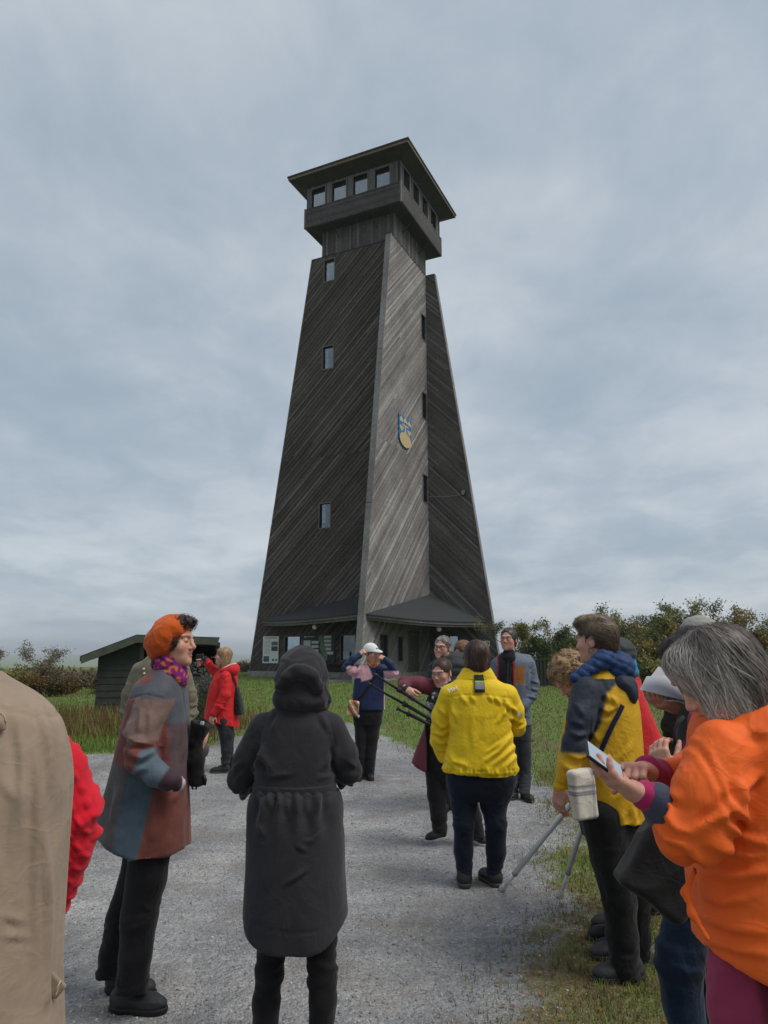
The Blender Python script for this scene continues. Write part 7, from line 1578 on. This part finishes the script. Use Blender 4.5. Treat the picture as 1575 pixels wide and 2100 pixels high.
# ------------------------------------------------------------------ 12  curly fair hair, bending
p = Person('person with curly fair hair bending down behind the mustard jacket, leaning on crutches', at_depth(1205, 1700, 4.25)*np.array([1, 1, 0])); B12 = p
K, l, row = p.K, p.l, p.row
p.head(l(1170, 1388, 0), -70, 46, 0, 0.98, neck=l(1190, 1420, 0.0), h=0.005, skin=(0.52, 0.29, 0.22))
cur = SUB(UN(0.03, OFF(CRANIUM, 0.024), ELL((0, 0.055, -0.01), (0.085, 0.075, 0.09))), FACE_CUT, 0.012)
p.tipcol = (0.50, 0.33, 0.17); p.hair(cur, (0.30, 0.175, 0.085), 0.005, 1300, lambda q: np.stack([perlin(q*28), perlin(q*28+7), perlin(q*28+13)-0.2], 1), 0.05, 0.004, 0.7, lift=0.012, base_amp=0.016, seed=61, tips=lambda V: np.clip(perlin(V*32)*1.8, 0, 0.9), shape_scale=(34, 34, 34))
tors = LOFT([row(1412, 1178, 1215, 0.07), row(1422, 1168, 1232, 0.12), row(1440, 1170, 1250, 0.15), row(1500, 1185, 1268, 0.16), row(1560, 1195, 1272, 0.16), row(1620, 1198, 1274, 0.165)], pw=2.2); armN = [K(1205, 1446, 44, -0.12), K(1235, 1510, 40, -0.14), K(1218, 1560, 30, -0.10)]; armF = [K(1205, 1446, 44, 0.14), K(1235, 1510, 40, 0.18), K(1222, 1560, 30, 0.16)]
coat(p, 'jacket', tors, [armN, armF], (0.03, 0.04, 0.05), FAB, 0.01, 0.03)
p.hand(l(1214, 1568, -0.10), (-0.3, -0.1, -1), (0, 0.6, -0.5), 1, curl=(0.9, 0.9, 0.5), h=0.005); p.hand(l(1220, 1568, 0.16), (-0.3, -0.1, -1), (0, -0.6, -0.5), -1, curl=(0.9, 0.9, 0.5), h=0.005)
legN = [K(1232, 1620, 60, -0.08), K(1240, 1720, 44, -0.08), (np.array([l(1262, 1800)[0], -0.08, 0.09]), 0.055)]; legF = [K(1232, 1620, 60, 0.09), K(1246, 1720, 44, 0.09), (np.array([l(1270, 1800)[0], 0.1, 0.09]), 0.055)]
trousers(p, [legN, legF], ELL(l(1235, 1615), (0.15, 0.17, 0.12)), BLACKC, FAB, 0.01, 0.005, 3); p.shoe((legN[-1][0][0], -0.08), -90, 0.26, BLACKC, BLACKC, 0.009); p.shoe((legF[-1][0][0], 0.1), -90, 0.26, BLACKC, BLACKC, 0.009)
p.finish(core_of(p, (l(1235, 1610), l(1200, 1450)), [legN, legF, armN, armF]))
# the two crutches
for i, (tipx, tipy, hx, hy, hdy, lab) in enumerate(((1030, 1824, 1216, 1592, -0.12, 'aluminium crutch slanting far out across the gravel behind the yellow jacket'), (1150, 1838, 1223, 1600, 0.14, 'aluminium crutch planted steeply at the gravel edge'))):
    tip = ground_px(tipx, tipy); cr = Person(lab, tip, None); cr.e.name = 'crutch'; tag(cr.e, None, 'crutch')
    hnd = B12.root+B12.l(hx, hy, hdy)-cr.root; u = nrm(hnd); Lc = np.linalg.norm(hnd); g1 = (0.68, 0.69, 0.70)
    mb = MB(); mb.tube([u*0.05, u*0.26], 0.0130, 12, g1); sf = mb.obj('lower_tube', ALU, cr.e, True)
    mb = MB(); mb.tube([u*0.24, hnd+u*0.02], 0.0165, 12, g1); mb.obj('upper_tube', ALU, cr.e, True)
    mb = MB(); mb.tube([u*0.235, u*0.265], 0.0190, 12, (0.30, 0.31, 0.32)); mb.obj('collar', PLAST, cr.e, True)
    mb = MB(); mb.tube([u*0.008, u*0.016, u*0.035, u*0.075], [0.027, 0.027, 0.019, 0.0155], 14, (0.50, 0.49, 0.46)); mb.obj('ferrule', PLAST, cr.e, True)
    mb = MB(); mb.tube([hnd, hnd+np.array([-0.11, 0, 0.02])], 0.015, 10, (0.03, 0.03, 0.03)); mb.obj('handle', PLAST, cr.e, True)
    mb = MB(); mb.tube([hnd, hnd+u*0.12+np.array([0.03, 0, 0]), hnd+u*0.24+np.array([0.07, 0, 0])], 0.012, 10, g1); mb.obj('forearm_bar', ALU, cr.e, True)

# ------------------------------------------------------------------ 13  red flared coat, dark hood
p = Person('person in a flared red coat and dark grey hood behind the mustard jacket', ground_px(1297, 1886))
K, l, row = p.K, p.l, p.row
rows_ = [row(1392, 1268, 1312, 0.07), row(1402, 1262, 1312, 0.10), row(1420, 1252, 1314, 0.15), row(1460, 1244, 1330, 0.18), row(1520, 1240, 1356, 0.20), row(1570, 1236, 1378, 0.22), row(1640, 1234, 1392, 0.24)]
tors = LOFT(rows_, pw=2.1); armN = [K(1290, 1432, 42, -0.15), K(1272, 1500, 40, -0.18), K(1250, 1550, 32, -0.20)]; armF = [K(1290, 1432, 42, 0.15), K(1272, 1500, 40, 0.18), K(1250, 1550, 32, 0.2)]
coat(p, 'coat', tors, [armN, armF], (0.56, 0.016, 0.022), SHELL, 0.009, 0.03, [drape((l(1300, 1500)[0], 0), l(1300, 1420)[2], l(1300, 1640)[2], 6, 0.012, 3)], 0.004, 5, (5, 5, 3), None, lambda P: l(1300, 1625)[2]-P[:, 2])
p.part('collar', RC(l(1302, 1397, -0.04), l(1306, 1412, -0.02), 0.035, 0.03), 0.008, (0.5, 0.015, 0.02), SHELL)
p.head(l(1264, 1352, 0.0), -88, 4, 0, 1.0, neck=l(1286, 1396, 0.0), h=0.005)
hd = UN(0.03, XF(OFF(CRANIUM, 0.014), p.hR, p.hc), ELL(l(1284, 1362, 0.0), (0.05, 0.08, 0.09)), RC(l(1288, 1378, 0.0), l(1288, 1396, 0), 0.06, 0.07)); hd = SUB(hd, XF(FACE_CUT, p.hR, p.hc), 0.01)
def gh(P): C = np.tile([0.035, 0.04, 0.044], (len(P), 1)); x, y = p.px(P); C[(x > 1290) & (y > 1352) & (y < 1382)] = (0.02, 0.22, 0.42); return C
p.part('hood', hd, 0.007, gh, SHELL, crumple((14, 14, 14), 0.009, 3))
legN = [K(1280, 1630, 56, -0.1), K(1268, 1740, 44, -0.12), (np.array([l(1256, 1880)[0], -0.12, 0.09]), 0.05)]; legF = [K(1305, 1630, 56, 0.1), K(1325, 1740, 42, 0.1), (np.array([l(1340, 1850)[0], 0.1, 0.09]), 0.05)]
trousers(p, [legN, legF], None, BLACKC, FAB, 0.01, 0.005, 3); p.shoe((legN[-1][0][0], -0.12), -84, 0.26, (0.03, 0.022, 0.022), BLACKC, 0.008); p.shoe((legF[-1][0][0], 0.1), -84, 0.26, (0.03, 0.022, 0.022), BLACKC, 0.008)
p.finish(core_of(p, (l(1300, 1620), l(1288, 1440)), [legN, legF, armN, armF]))

# ------------------------------------------------------------------ 14  sun hat behind
p = Person('person in a pale grey sun hat behind the grey-haired heads', at_depth(1432, 1400, 4.0)*np.array([1, 1, 0]))
K, l, row = p.K, p.l, p.row
p.head(l(1430, 1318, 0.0), -150, 0, 0, 1.02, neck=l(1432, 1372, 0.0), h=0.006)
hat = UN(0.012, CUT(ELL((0, 0.018, 0.06), (0.088, 0.106, 0.082)), (0, 0, -1), -0.03), CUT(ELL((0, 0.018, 0.095), (0.07, 0.085, 0.052)), (0, 0, -1), -0.05))
brim = FCUT(ELL((0, 0.018, 0.040), (0.155, 0.175, 0.05)), lambda P: np.abs(P[:, 2]-(0.040-0.55*(np.hypot(P[:, 0], P[:, 1]-0.018)-0.09)+0.030*np.sin(np.arctan2(P[:, 1], P[:, 0])*2+0.6)))-0.0055)
p.part('sun_hat', XF(UN(0.008, hat, brim), p.hR, p.hc), 0.005, (0.29, 0.285, 0.255), FAB, crumple((16, 16, 16), 0.005, 3))
p.hair(SUB(OFF(CRANIUM, 0.006), FACE_CUT, 0.008), (0.05, 0.035, 0.03), 0.008, 0)
tors = LOFT([row(1366, 1412, 1452, 0.07), row(1378, 1396, 1470, 0.11), row(1395, 1380, 1488, 0.14), row(1450, 1374, 1494, 0.15), row(1560, 1376, 1492, 0.155), row(1640, 1374, 1494, 0.16)], pw=2.3); aL = [K(1390, 1410, 46), K(1378, 1490, 42), K(1388, 1560, 32, 0.15)]; aR = [K(1478, 1410, 46), K(1490, 1490, 42), K(1480, 1560, 32, 0.15)]
coat(p, 'jacket', tors, [aL, aR], (0.028, 0.024, 0.028), FAB, 0.011, 0.03)
lL = [K(1410, 1640, 64), K(1412, 1760, 48), (np.array([l(1412, 1800)[0], 0, 0.09]), 0.06)]; lR = [K(1458, 1640, 64), K(1458, 1760, 48), (np.array([l(1458, 1800)[0], 0, 0.09]), 0.06)]
trousers(p, [lL, lR], None, (0.02, 0.02, 0.022), FAB, 0.011, 0.005, 2); p.shoe((lL[-1][0][0], 0), 180, 0.28, BLACKC, BLACKC, 0.01); p.shoe((lR[-1][0][0], 0), 180, 0.28, BLACKC, BLACKC, 0.01)
p.finish(core_of(p, (l(1434, 1640), l(1434, 1420)), [lL, lR, aL, aR]))

# ------------------------------------------------------------------ 15  dark hair, jeans, reading papers
p = Person('dark-haired person in a magenta top and blue jeans reading sheets of paper', at_depth(1435, 1800, 2.75)*np.array([1, 1, 0])); B15 = p
K, l, row = p.K, p.l, p.row
p.head(l(1424, 1362, 0.0), -84, 24, 0, 1.0, neck=l(1450, 1430, 0.0), h=0.005)
dh_ = SUB(UN(0.03, OFF(CRANIUM, 0.016), ELL((0, 0.06, -0.05), (0.08, 0.06, 0.10)), ELL((0.06, 0.0, -0.05), (0.03, 0.06, 0.09)), ELL((-0.06, 0.0, -0.05), (0.03, 0.06, 0.09)), ELL((0, -0.06, 0.08), (0.06, 0.04, 0.04))), ELL((0, -0.13, -0.05), (0.055, 0.085, 0.09)), 0.01)
p.hair(dh_, (0.030, 0.014, 0.016), 0.006, 1000, flow_crown((0, 0, 0.14), 0.8), 0.12, 0.003, 0.5, lift=0.005, seed=71)
tors = LOFT([row(1424, 1436, 1476, 0.07), row(1440, 1420, 1496, 0.12), row(1465, 1408, 1510, 0.16), row(1540, 1398, 1516, 0.18), row(1640, 1402, 1516, 0.18), row(1740, 1400, 1520, 0.19)], pw=2.2)
armN = [K(1440, 1480, 60, -0.10), K(1436, 1580, 54, -0.08), K(1398, 1592, 40, -0.10), K(1372, 1585, 30, -0.12)]; armF = [K(1446, 1480, 60, 0.16), K(1440, 1560, 52, 0.24), K(1410, 1490, 38, 0.20), K(1398, 1456, 30, 0.14)]
MAG = (0.25, 0.022, 0.085)
coat(p, 'jacket', tors, [armN, armF], lambda P: np.where((((P-armF[-1][0])**2).sum(1) < 0.2**2)[:, None], np.array([[0.012, 0.012, 0.014]]), np.array([MAG])), FAB, 0.009, 0.03)
p.hand(l(1395, 1452, 0.12), (-0.9, -0.1, 0.15), (0.1, 0.2, 1.0), 1, curl=(0.5, 0.7, 0.4), h=0.004, skin=(0.42, 0.2, 0.14)); p.hand(l(1368, 1590, -0.12), (-0.25, 0.2, 1), (0.8, 0.6, 0), -1, curl=(0.6, 0.8, 0.4), h=0.004)
legN = [K(1446, 1740, 130, -0.10), K(1420, 1850, 96, -0.12), K(1394, 1965, 96, -0.12), K(1402, 2060, 84, -0.10), (np.array([l(1410, 2100)[0], -0.08, 0.09]), 0.06)]
legF = [K(1460, 1740, 130, 0.10), K(1448, 1850, 96, 0.12), K(1440, 1960, 84, 0.12), K(1444, 2040, 70, 0.12), (np.array([l(1446, 2060)[0], 0.12, 0.09]), 0.055)]
trousers(p, [legN, legF], None, lambda P: np.array([[0.012, 0.026, 0.052]])*np.clip(0.9+0.7*perlin(P*5), 0.5, 1.6)[:, None], DENIM, 0.008, 0.007, 14)
p.shoe((legN[-1][0][0], -0.08), -80, 0.26, BLACKC, BLACKC, 0.008); p.shoe((legF[-1][0][0], 0.12), -80, 0.26, BLACKC, BLACKC, 0.008)
mb = MB(); mb.tube([l(1402, 1470, -0.08), l(1390, 1482, -0.10), l(1384, 1500, -0.11), l(1383, 1532, -0.11)], 0.006, 8, (0.02, 0.02, 0.022)); mb.obj('lanyard', FAB, p.e, True)
p.finish(core_of(p, (l(1450, 1730), l(1455, 1480)), [legN, legF, armN, armF]))
# paper sheets
PAPER = attr_mat('paper', 0.7, 40, 0.05, 0.0005, 0.05)
for i, (q, lab) in enumerate((([(1312, 1414), (1326, 1387), (1404, 1382), (1416, 1440)], 'large grey sheet of paper curling in the hands of the dark-haired reader'), ([(1334, 1388), (1350, 1367), (1385, 1378), (1398, 1402)], 'second sheet of paper showing above the larger one'))):
    c0, c1, c2, c3 = [B15.l(x, y, d) for (x, y), d in zip(q, ((0.02, 0.14, 0.22, 0.10) if i == 0 else (0.18, 0.22, 0.24, 0.22)))]
    mb = MB(); n_ = 9
    for a_ in range(n_):
        for b2 in range(n_):
            u, v = a_/(n_-1), b2/(n_-1); P = (c0*(1-u)+c3*u)*(1-v)+(c1*(1-u)+c2*u)*v; P = P+np.array([0, -0.008, 0.0])*math.sin(math.pi*u); mb.v.append(tuple(P)); mb.c.append((0.42, 0.43, 0.47))
    k = len(mb.v); mb.v += [tuple(np.array(v)+np.array([0, 0.0012, 0.0])) for v in mb.v]; mb.c += mb.c
    for a_ in range(n_-1):
        for b2 in range(n_-1): e_ = a_*n_+b2; mb.f.append([e_, e_+n_, e_+n_+1, e_+1]); mb.f.append([k+e_+1, k+e_+n_+1, k+e_+n_, k+e_])
    o = mb.obj('paper_sheet', PAPER, None); o.location = B15.root; tag(o, lab, 'paper')
# black satchel
sb = Person('plain black satchel hanging at the hip of the jeans wearer', B15.root+np.array([l(1365, 1780)[0], -0.30, 0])); sb.e.name = 'satchel'; tag(sb.e, None, 'bag'); sl_ = sb.l
sb.part('bag_body', BOX(sl_(1362, 1782), (0.115, 0.045, 0.115), ry_(0.62), 0.02), 0.006, (0.016, 0.017, 0.018), LEATHER, crumple((5, 5, 5), 0.008, 2))
off = B15.root-sb.root; Q_, n_ = on_surface(tors, dense([B15.l(1410, 1720, -0.18), B15.l(1420, 1620, -0.2), B15.l(1440, 1500, -0.18), B15.l(1452, 1462, -0.1)], 5), 0.014); ribbon(Q_+off, n_, 0.03, 0.003, (0.012, 0.012, 0.014)).obj('strap', FAB, sb.e)

# ------------------------------------------------------------------ 16  orange jacket with grey bob, tapping a phone
p = Person('grey-haired person in an orange jacket and magenta trousers tapping a phone', at_depth(1560, 1800, 1.98)*np.array([1, 1, 0])); B16 = p
K, l, row = p.K, p.l, p.row
ORA = (0.80, 0.125, 0.014)
rows_ = [row(1402, 1500, 1612, 0.06), row(1425, 1472, 1640, 0.11), row(1455, 1442, 1668, 0.155), row(1500, 1425, 1690, 0.175), row(1600, 1422, 1702, 0.18), row(1720, 1425, 1704, 0.18), row(1800, 1420, 1706, 0.18), row(1880, 1432, 1708, 0.185), row(1980, 1440, 1712, 0.19)]
tors = LOFT(rows_, pw=2.3)
armN = [K(1482, 1540, 140, -0.12), K(1450, 1630, 150, -0.15), K(1432, 1700, 140, -0.16), K(1402, 1712, 120, -0.15), K(1366, 1668, 84, -0.13)]
armF = [K(1500, 1520, 140, 0.16), K(1430, 1600, 120, 0.24), K(1365, 1592, 76, 0.12)]
zA, zB, xA, xB = l(1440, 1935)[2], l(1575, 1988)[2], l(1440, 1935)[0], l(1575, 1988)[0]
hemo = lambda P: zA+(zB-zA)*np.clip((P[:, 0]-xA)/(xB-xA), 0, 1.6)-P[:, 2]
seam = dense([l(1408, 1508, -0.2), l(1440, 1512, -0.25), l(1478, 1545, -0.28), l(1492, 1600, -0.28), l(1500, 1660, -0.26)], 6); seam = np.array(seam)
def seamd(P, Nn): d = np.sqrt(((P[:, None, [0, 2]]-seam[None, :, [0, 2]])**2).sum(2)).min(1); return -0.004*np.exp(-(d/0.006)**2)*(P[:, 1] < 0)+0.003*np.exp(-((d-0.014)/0.008)**2)*(P[:, 1] < 0)
coat(p, 'jacket', tors, [armN, armF], ORA, SHELL, 0.0075, 0.03, [seamd, creases(p, [([(1360,1640),(1378,1660),(1374,1692)],6,.010), ([(1366,1618),(1402,1650)],6,.008), ([(1343,1690),(1370,1722),(1408,1738)],6,.010), ([(1352,1662),(1388,1702),(1420,1712)],6,.011), ([(1502,1640),(1478,1668),(1428,1702)],7,.012), ([(1512,1600),(1520,1648)],6,.012), ([(1522,1618),(1565,1584)],6,.010), ([(1496,1652),(1542,1692)],7,.011), ([(1488,1692),(1530,1722),(1580,1735)],7,.010), ([(1470,1742),(1530,1757),(1575,1750)],7,.008), ([(1448,1785),(1500,1802),(1575,1790)],8,.009), ([(1442,1835),(1482,1852),(1535,1845)],7,.008), ([(1438,1880),(1500,1906),(1575,1915)],7,.008), ([(1445,1930),(1500,1946),(1580,1962)],6,.008),
  ([(1405,1740),(1440,1768),(1470,1770)],6,.010), ([(1500,1470),(1540,1500),(1580,1505)],9,.006), ([(1440,1940),(1500,1960),(1580,1984)],1.6,-.004), ([(1520,1690),(1530,1800),(1545,1960)],1.5,-.003)])], 0.003, 31, (5, 5, 4), None, hemo)
p.part('collar', SUB(LOFT([row(1388, 1505, 1600, 0.075, 0.0), row(1408, 1482, 1622, 0.10, 0.0), row(1440, 1448, 1645, 0.13, 0.0)], pw=2.1), LOFT([row(1370, 1505, 1595, 0.07), row(1430, 1480, 1610, 0.085)], pw=2), 0.005), 0.006, ORA, SHELL, crumple((9, 9, 14), 0.004, 3))
p.part('open_hem_flap', CHAIN([K(1424, 1785, 12, -0.06), K(1405, 1830, 12, -0.08), K(1420, 1875, 12, -0.10), K(1452, 1925, 12, -0.12)], 0.02), 0.006, lambda P: np.where((P[:, 0] < l(1404, 1830)[0]+0.004)[:, None] | (P[:, 1] < -0.085)[:, None], np.array([ORA]), np.array([[0.03, 0.025, 0.04]])), SHELL)
p.head(l(1474, 1392, -0.02), -108, 30, 0, 0.98, neck=l(1545, 1445, 0.02), h=0.0042)
bob = SUB(UN(0.025, OFF(CRANIUM, 0.020), ELL((0, 0.062, -0.035), (0.092, 0.065, 0.088)), ELL((0.066, 0.0, -0.050), (0.030, 0.062, 0.085)), ELL((-0.066, 0.0, -0.050), (0.030, 0.062, 0.085)), ELL((0.058, -0.045, -0.075), (0.024, 0.035, 0.06)), ELL((-0.058, -0.045, -0.075), (0.024, 0.035, 0.06)), ELL((0, -0.06, 0.085), (0.07, 0.045, 0.04))), ELL((0, -0.135, -0.05), (0.050, 0.085, 0.095)), 0.012)
p.tipcol = (0.62, 0.57, 0.52)
p.hair(bob, (0.095, 0.074, 0.062), 0.0048, 5200, flow_crown((0.0, 0.035, 0.15), 0.55), 0.16, 0.0026, 0.7, lift=0.006, noise=0.24, seed=81, tips=lambda V: np.clip(0.50-(V[:, 1]+0.01)*7+(-V[:, 2])*2.0+perlin(V*np.array([30, 30, 7]))*0.7, 0, 0.95), base_amp=0.005, shape_scale=(60, 60, 9))
# magenta cuff, slate inner cuff, hands, phone
p.part('inner_cuff', RC(l(1362, 1662, -0.13), l(1348, 1645, -0.13), 0.050, 0.045), 0.006, (0.055, 0.06, 0.095), FAB, crumple((14, 14, 14), 0.004, 1))
p.part('sleeve_end', RC(l(1350, 1648, -0.13), l(1326, 1634, -0.13), 0.041, 0.036), 0.006, (0.36, 0.018, 0.10), FAB, crumple((16, 16, 16), 0.004, 2)); p.part('sleeve_end', RC(l(1350, 1588, 0.10), l(1328, 1580, 0.05), 0.042, 0.038), 0.006, (0.36, 0.018, 0.10), FAB, crumple((16, 16, 16), 0.004, 2))
HS = (0.50, 0.265, 0.205)
wl = l(1320, 1634, -0.13); p.hand(wl, l(1246, 1594, -0.13)-wl, (0.30, 0.25, 0.9), 1, curls=[(0.25, 0.35, 0.25), (0.2, 0.3, 0.25), (0.25, 0.35, 0.3), (0.3, 0.5, 0.3)], thumb=(0.35, 0.55, 0.3), h=0.0032, skin=HS, sc=0.98)
wr = l(1332, 1586, 0.04); p.hand(wr, l(1285, 1566, -0.03)-wr, (-0.25, -0.35, -0.9), -1, curls=[(0.45, 0.30, 0.2), (1.0, 1.1, 0.6), (1.1, 1.2, 0.7), (1.2, 1.2, 0.7)], thumb=(0.5, 0.6, 0.5), h=0.0032, skin=HS, sc=0.98)
legN = [K(1520, 1985, 128, -0.04), K(1520, 2060, 134, -0.05), (np.array([l(1516, 2060)[0], -0.06, 0.46]), 0.085), (np.array([l(1512, 2000)[0]+0.02, -0.08, 0.09]), 0.065)]; legF = [K(1620, 1985, 128, 0.06), K(1622, 2060, 134, 0.06), (np.array([l(1622, 2000)[0], 0.08, 0.46]), 0.085), (np.array([l(1622, 2000)[0]+0.02, 0.10, 0.09]), 0.065)]
def mag2(P): C = np.tile([0.27, 0.035, 0.085], (len(P), 1)); C[P[:, 0] > l(1512, 2030)[0]] = (0.11, 0.020, 0.036); return C
trousers(p, [legN, legF], ELL(l(1572, 1990), (0.14, 0.12, 0.07)), mag2, FAB, 0.008, 0.006, 3)
p.shoe((legN[-1][0][0], -0.08), -100, 0.26, BLACKC, BLACKC, 0.01); p.shoe((legF[-1][0][0], 0.1), -100, 0.26, BLACKC, BLACKC, 0.01)
p.finish(core_of(p, (l(1565, 1900), l(1560, 1540)), [legN, legF, armN, armF]))
pa, pe = B16.l(1200, 1548, -0.14), B16.l(1276, 1604, -0.13); ax = nrm(pe-pa); side_ = nrm(np.array([0.10, 1, 0.55])-(np.array([0.10, 1, 0.55])@ax)*ax); up_ = np.cross(ax, side_); up_ = up_ if up_[2] > 0 else -up_
phn = Person('slim dark smartphone held flat above the palm of the orange jacket wearer', B16.root+np.array([pa[0], 0, 0])); phn.e.name = 'smartphone'; tag(phn.e, None, 'phone'); oph = B16.root-phn.root
ctr = (pa+pe)/2+oph+side_*0.022+up_*0.006; Rp = np.stack([ax, side_, up_], 1); hl = np.linalg.norm(pe-pa)/2
phn.part('phone_body', BOX(ctr, (hl, 0.036, 0.0045), Rp, 0.0035), 0.0022, (0.014, 0.014, 0.016), PLAST)
mb = MB(); Mx = Matrix(((*Rp[0], ctr[0]), (*Rp[1], ctr[1]), (*Rp[2], ctr[2]), (0, 0, 0, 1))); mb.box((-hl+0.004, -0.033, 0.0046), (hl-0.006, 0.033, 0.0054), (0.30, 0.33, 0.36), Mx)
SCR, ts, bs_ = mat_nodes('phone_screen'); bs_.inputs['Base Color'].default_value = (0.10, 0.12, 0.14, 1); bs_.inputs['Roughness'].default_value = 0.08; bs_.inputs['Emission Color'].default_value = (0.45, 0.55, 0.62, 1); bs_.inputs['Emission Strength'].default_value = 0.30; mb.obj('screen', SCR, phn.e)

# ------------------------------------------------------------------ 17  tan coat over a red cable-knit sweater
p = Person('person seen from behind in a draped tan coat over a red cable-knit sweater', at_depth(-75, 1700, 1.9)*np.array([1, 1, 0])); 
K, l, row = p.K, p.l, p.row
TAN = (0.30, 0.225, 0.165)
rows_ = [row(1378, -130, -20, 0.075), row(1392, -170, 10, 0.10), row(1408, -215, 42, 0.13), row(1430, -245, 76, 0.155), row(1470, -272, 110, 0.18), row(1540, -288, 132, 0.19), row(1600, -292, 137, 0.20), row(1700, -286, 128, 0.20), row(1800, -278, 120, 0.205), row(1900, -270, 112, 0.21), row(2000, -264, 106, 0.215), row(2100, -262, 108, 0.22), row(2300, -262, 112, 0.23)]
tors = LOFT(rows_, pw=2.3)
vf = lambda P, Nn: (0.0*np.exp(-((P[:, 0]-l(108, 1750)[0]+0.010*perlin(P*3)-(P[:, 2]-0.9)*0.05)/0.014)**2)*np.clip((l(0, 1540)[2]-P[:, 2])/0.12, 0, 1)*-1.0+0.008*np.sin(P[:, 0]*46+2.4*perlin(P*np.array([3, 3, 1.5])))*np.clip((l(0, 1430)[2]-P[:, 2])/0.2, 0, 1))*(P[:, 1] < 0.05)
yoke = lambda P, Nn: -0.004*np.exp(-((P[:, 2]-(l(0, 1432)[2]-np.clip(P[:, 0]-l(20, 1432)[0], 0, 1)*0.42))/0.004)**2)
coat(p, 'coat', tors, [], TAN, FAB, 0.008, 0.03, [vf, yoke, creases(p, [([(62,1470),(76,1600),(82,1800),(84,2050)],9,.008), ([(30,1450),(46,1560),(40,1720)],9,.007), ([(74,1440),(98,1540),(106,1620)],7,.009), ([(5,1880),(60,1896)],5,.004), ([(0,1922),(72,1926)],5,.004), ([(0,1600),(30,1640),(20,1760)],9,.005), ([(90,1700),(96,1850),(94,2000)],5,.009)])], 0.003, 41, (5, 5, 2.5))
sR = [K(50, 1480, 90, 0.16), K(120, 1585, 100, 0.24), K(144, 1660, 106, 0.27), K(136, 1725, 102, 0.29), K(118, 1790, 84, 0.31), K(112, 1850, 60, 0.33)]; sL = [K(-228, 1480, 130, 0.02), K(-262, 1570, 120, 0.02), K(-270, 1680, 126, 0.03), K(-240, 1800, 90, 0.2)]
def cable(P, Nn):
    a_ = sR[0][0]; ax_ = nrm(sR[2][0]-sR[0][0]); q = P-a_; t_ = q@ax_; s_ = (q-t_[:, None]*ax_)@nrm(np.cross(ax_, [0, 1, 0])); ph = s_/0.032
    return 0.0075*np.maximum(0, np.sin(2*math.pi*ph))*(0.55+0.45*np.sin(2*math.pi*(t_/0.045+0.5*np.floor(ph))))+0.0012*np.sin(2*math.pi*t_/0.009)
swt = UN(0.03, CHAIN(sR, 0.04), CHAIN(sL, 0.04), LOFT([row(1376, -122, -28, 0.075), row(1396, -140, -8, 0.08)], pw=2), RC(l(-75, 1440), l(-75, 1900), 0.10, 0.12))
p.part('sweater', swt, 0.0045, (0.60, 0.012, 0.028), FAB, addf(cable, rings(sR[3][0], (0, 0.2, -1), 0.12, 0.09, 0.010, 3)))
p.head(l(-98, 1314, 0.02), 178, 0, 0, 1.0, neck=l(-75, 1390, 0), h=0.006); p.part('roll_neck', RC(l(-75, 1388, 0), l(-76, 1372, 0), 0.075, 0.068), 0.006, (0.60, 0.012, 0.028), FAB, crumple((20, 20, 40), 0.004, 3))
p.hair(SUB(UN(0.02, OFF(CRANIUM, 0.010), ELL((0, 0.06, -0.03), (0.06, 0.045, 0.06))), FACE_CUT, 0.01), (0.10, 0.06, 0.04), 0.006, 700, flow_crown(), 0.08, 0.0025, 0.5, seed=91)
mb = MB(); Q_, n_ = on_surface(tors, [l(9, 1428, -0.2)], 0.006); c_ = Q_[0]; mb.tube([c_+np.array([0.020*math.cos(a), -0.008, 0.020*math.sin(a)+0.004]) for a in np.linspace(-0.2, 3.3, 12)], 0.0025, 6, (0.35, 0.27, 0.15)); mb.obj('metal_ring', ALU, p.e, True)
p.part('strap_loop', BOX(Q_[0]+np.array([-0.005, -0.006, -0.006]), (0.026, 0.008, 0.011), None, 0.005), 0.004, (0.27, 0.2, 0.145), FAB)
bkc = l(117, 2022, -0.02); p.part('belt_end', BOX(l(108, 2018, 0.0), (0.030, 0.006, 0.020), ry_(0.7), 0.004), 0.005, (0.27, 0.2, 0.145), FAB); mb = MB(); mb.tube([l(112, 2038, -0.05), l(124, 2012, -0.05), l(126, 2014, -0.02), l(114, 2040, -0.02), l(112, 2038, -0.05)], 0.0025, 6, (0.4, 0.33, 0.2)); mb.obj('belt_buckle', ALU, p.e, True)
lL = [K(-130, 2000, 140), (np.array([l(-130, 2000)[0], 0, 0.46]), 0.075), (np.array([l(-130, 2000)[0], 0, 0.09]), 0.06)]; lR = [K(-20, 2000, 140), (np.array([l(-20, 2000)[0], 0, 0.46]), 0.075), (np.array([l(-20, 2000)[0], 0, 0.09]), 0.06)]
trousers(p, [lL, lR], None, (0.03, 0.03, 0.035), FAB, 0.012, 0.005, 2); p.shoe((lL[-1][0][0], 0), 180, 0.28, BLACKC, BLACKC, 0.01); p.shoe((lR[-1][0][0], 0), 180, 0.28, BLACKC, BLACKC, 0.01)
p.hand(l(112, 1862, 0.36), (-0.1, 0.8, -0.4), (-1, 0, 0), 1, h=0.005)
p.finish(core_of(p, (l(-75, 1900), l(-75, 1450)), [lL, lR, sR, sL]))
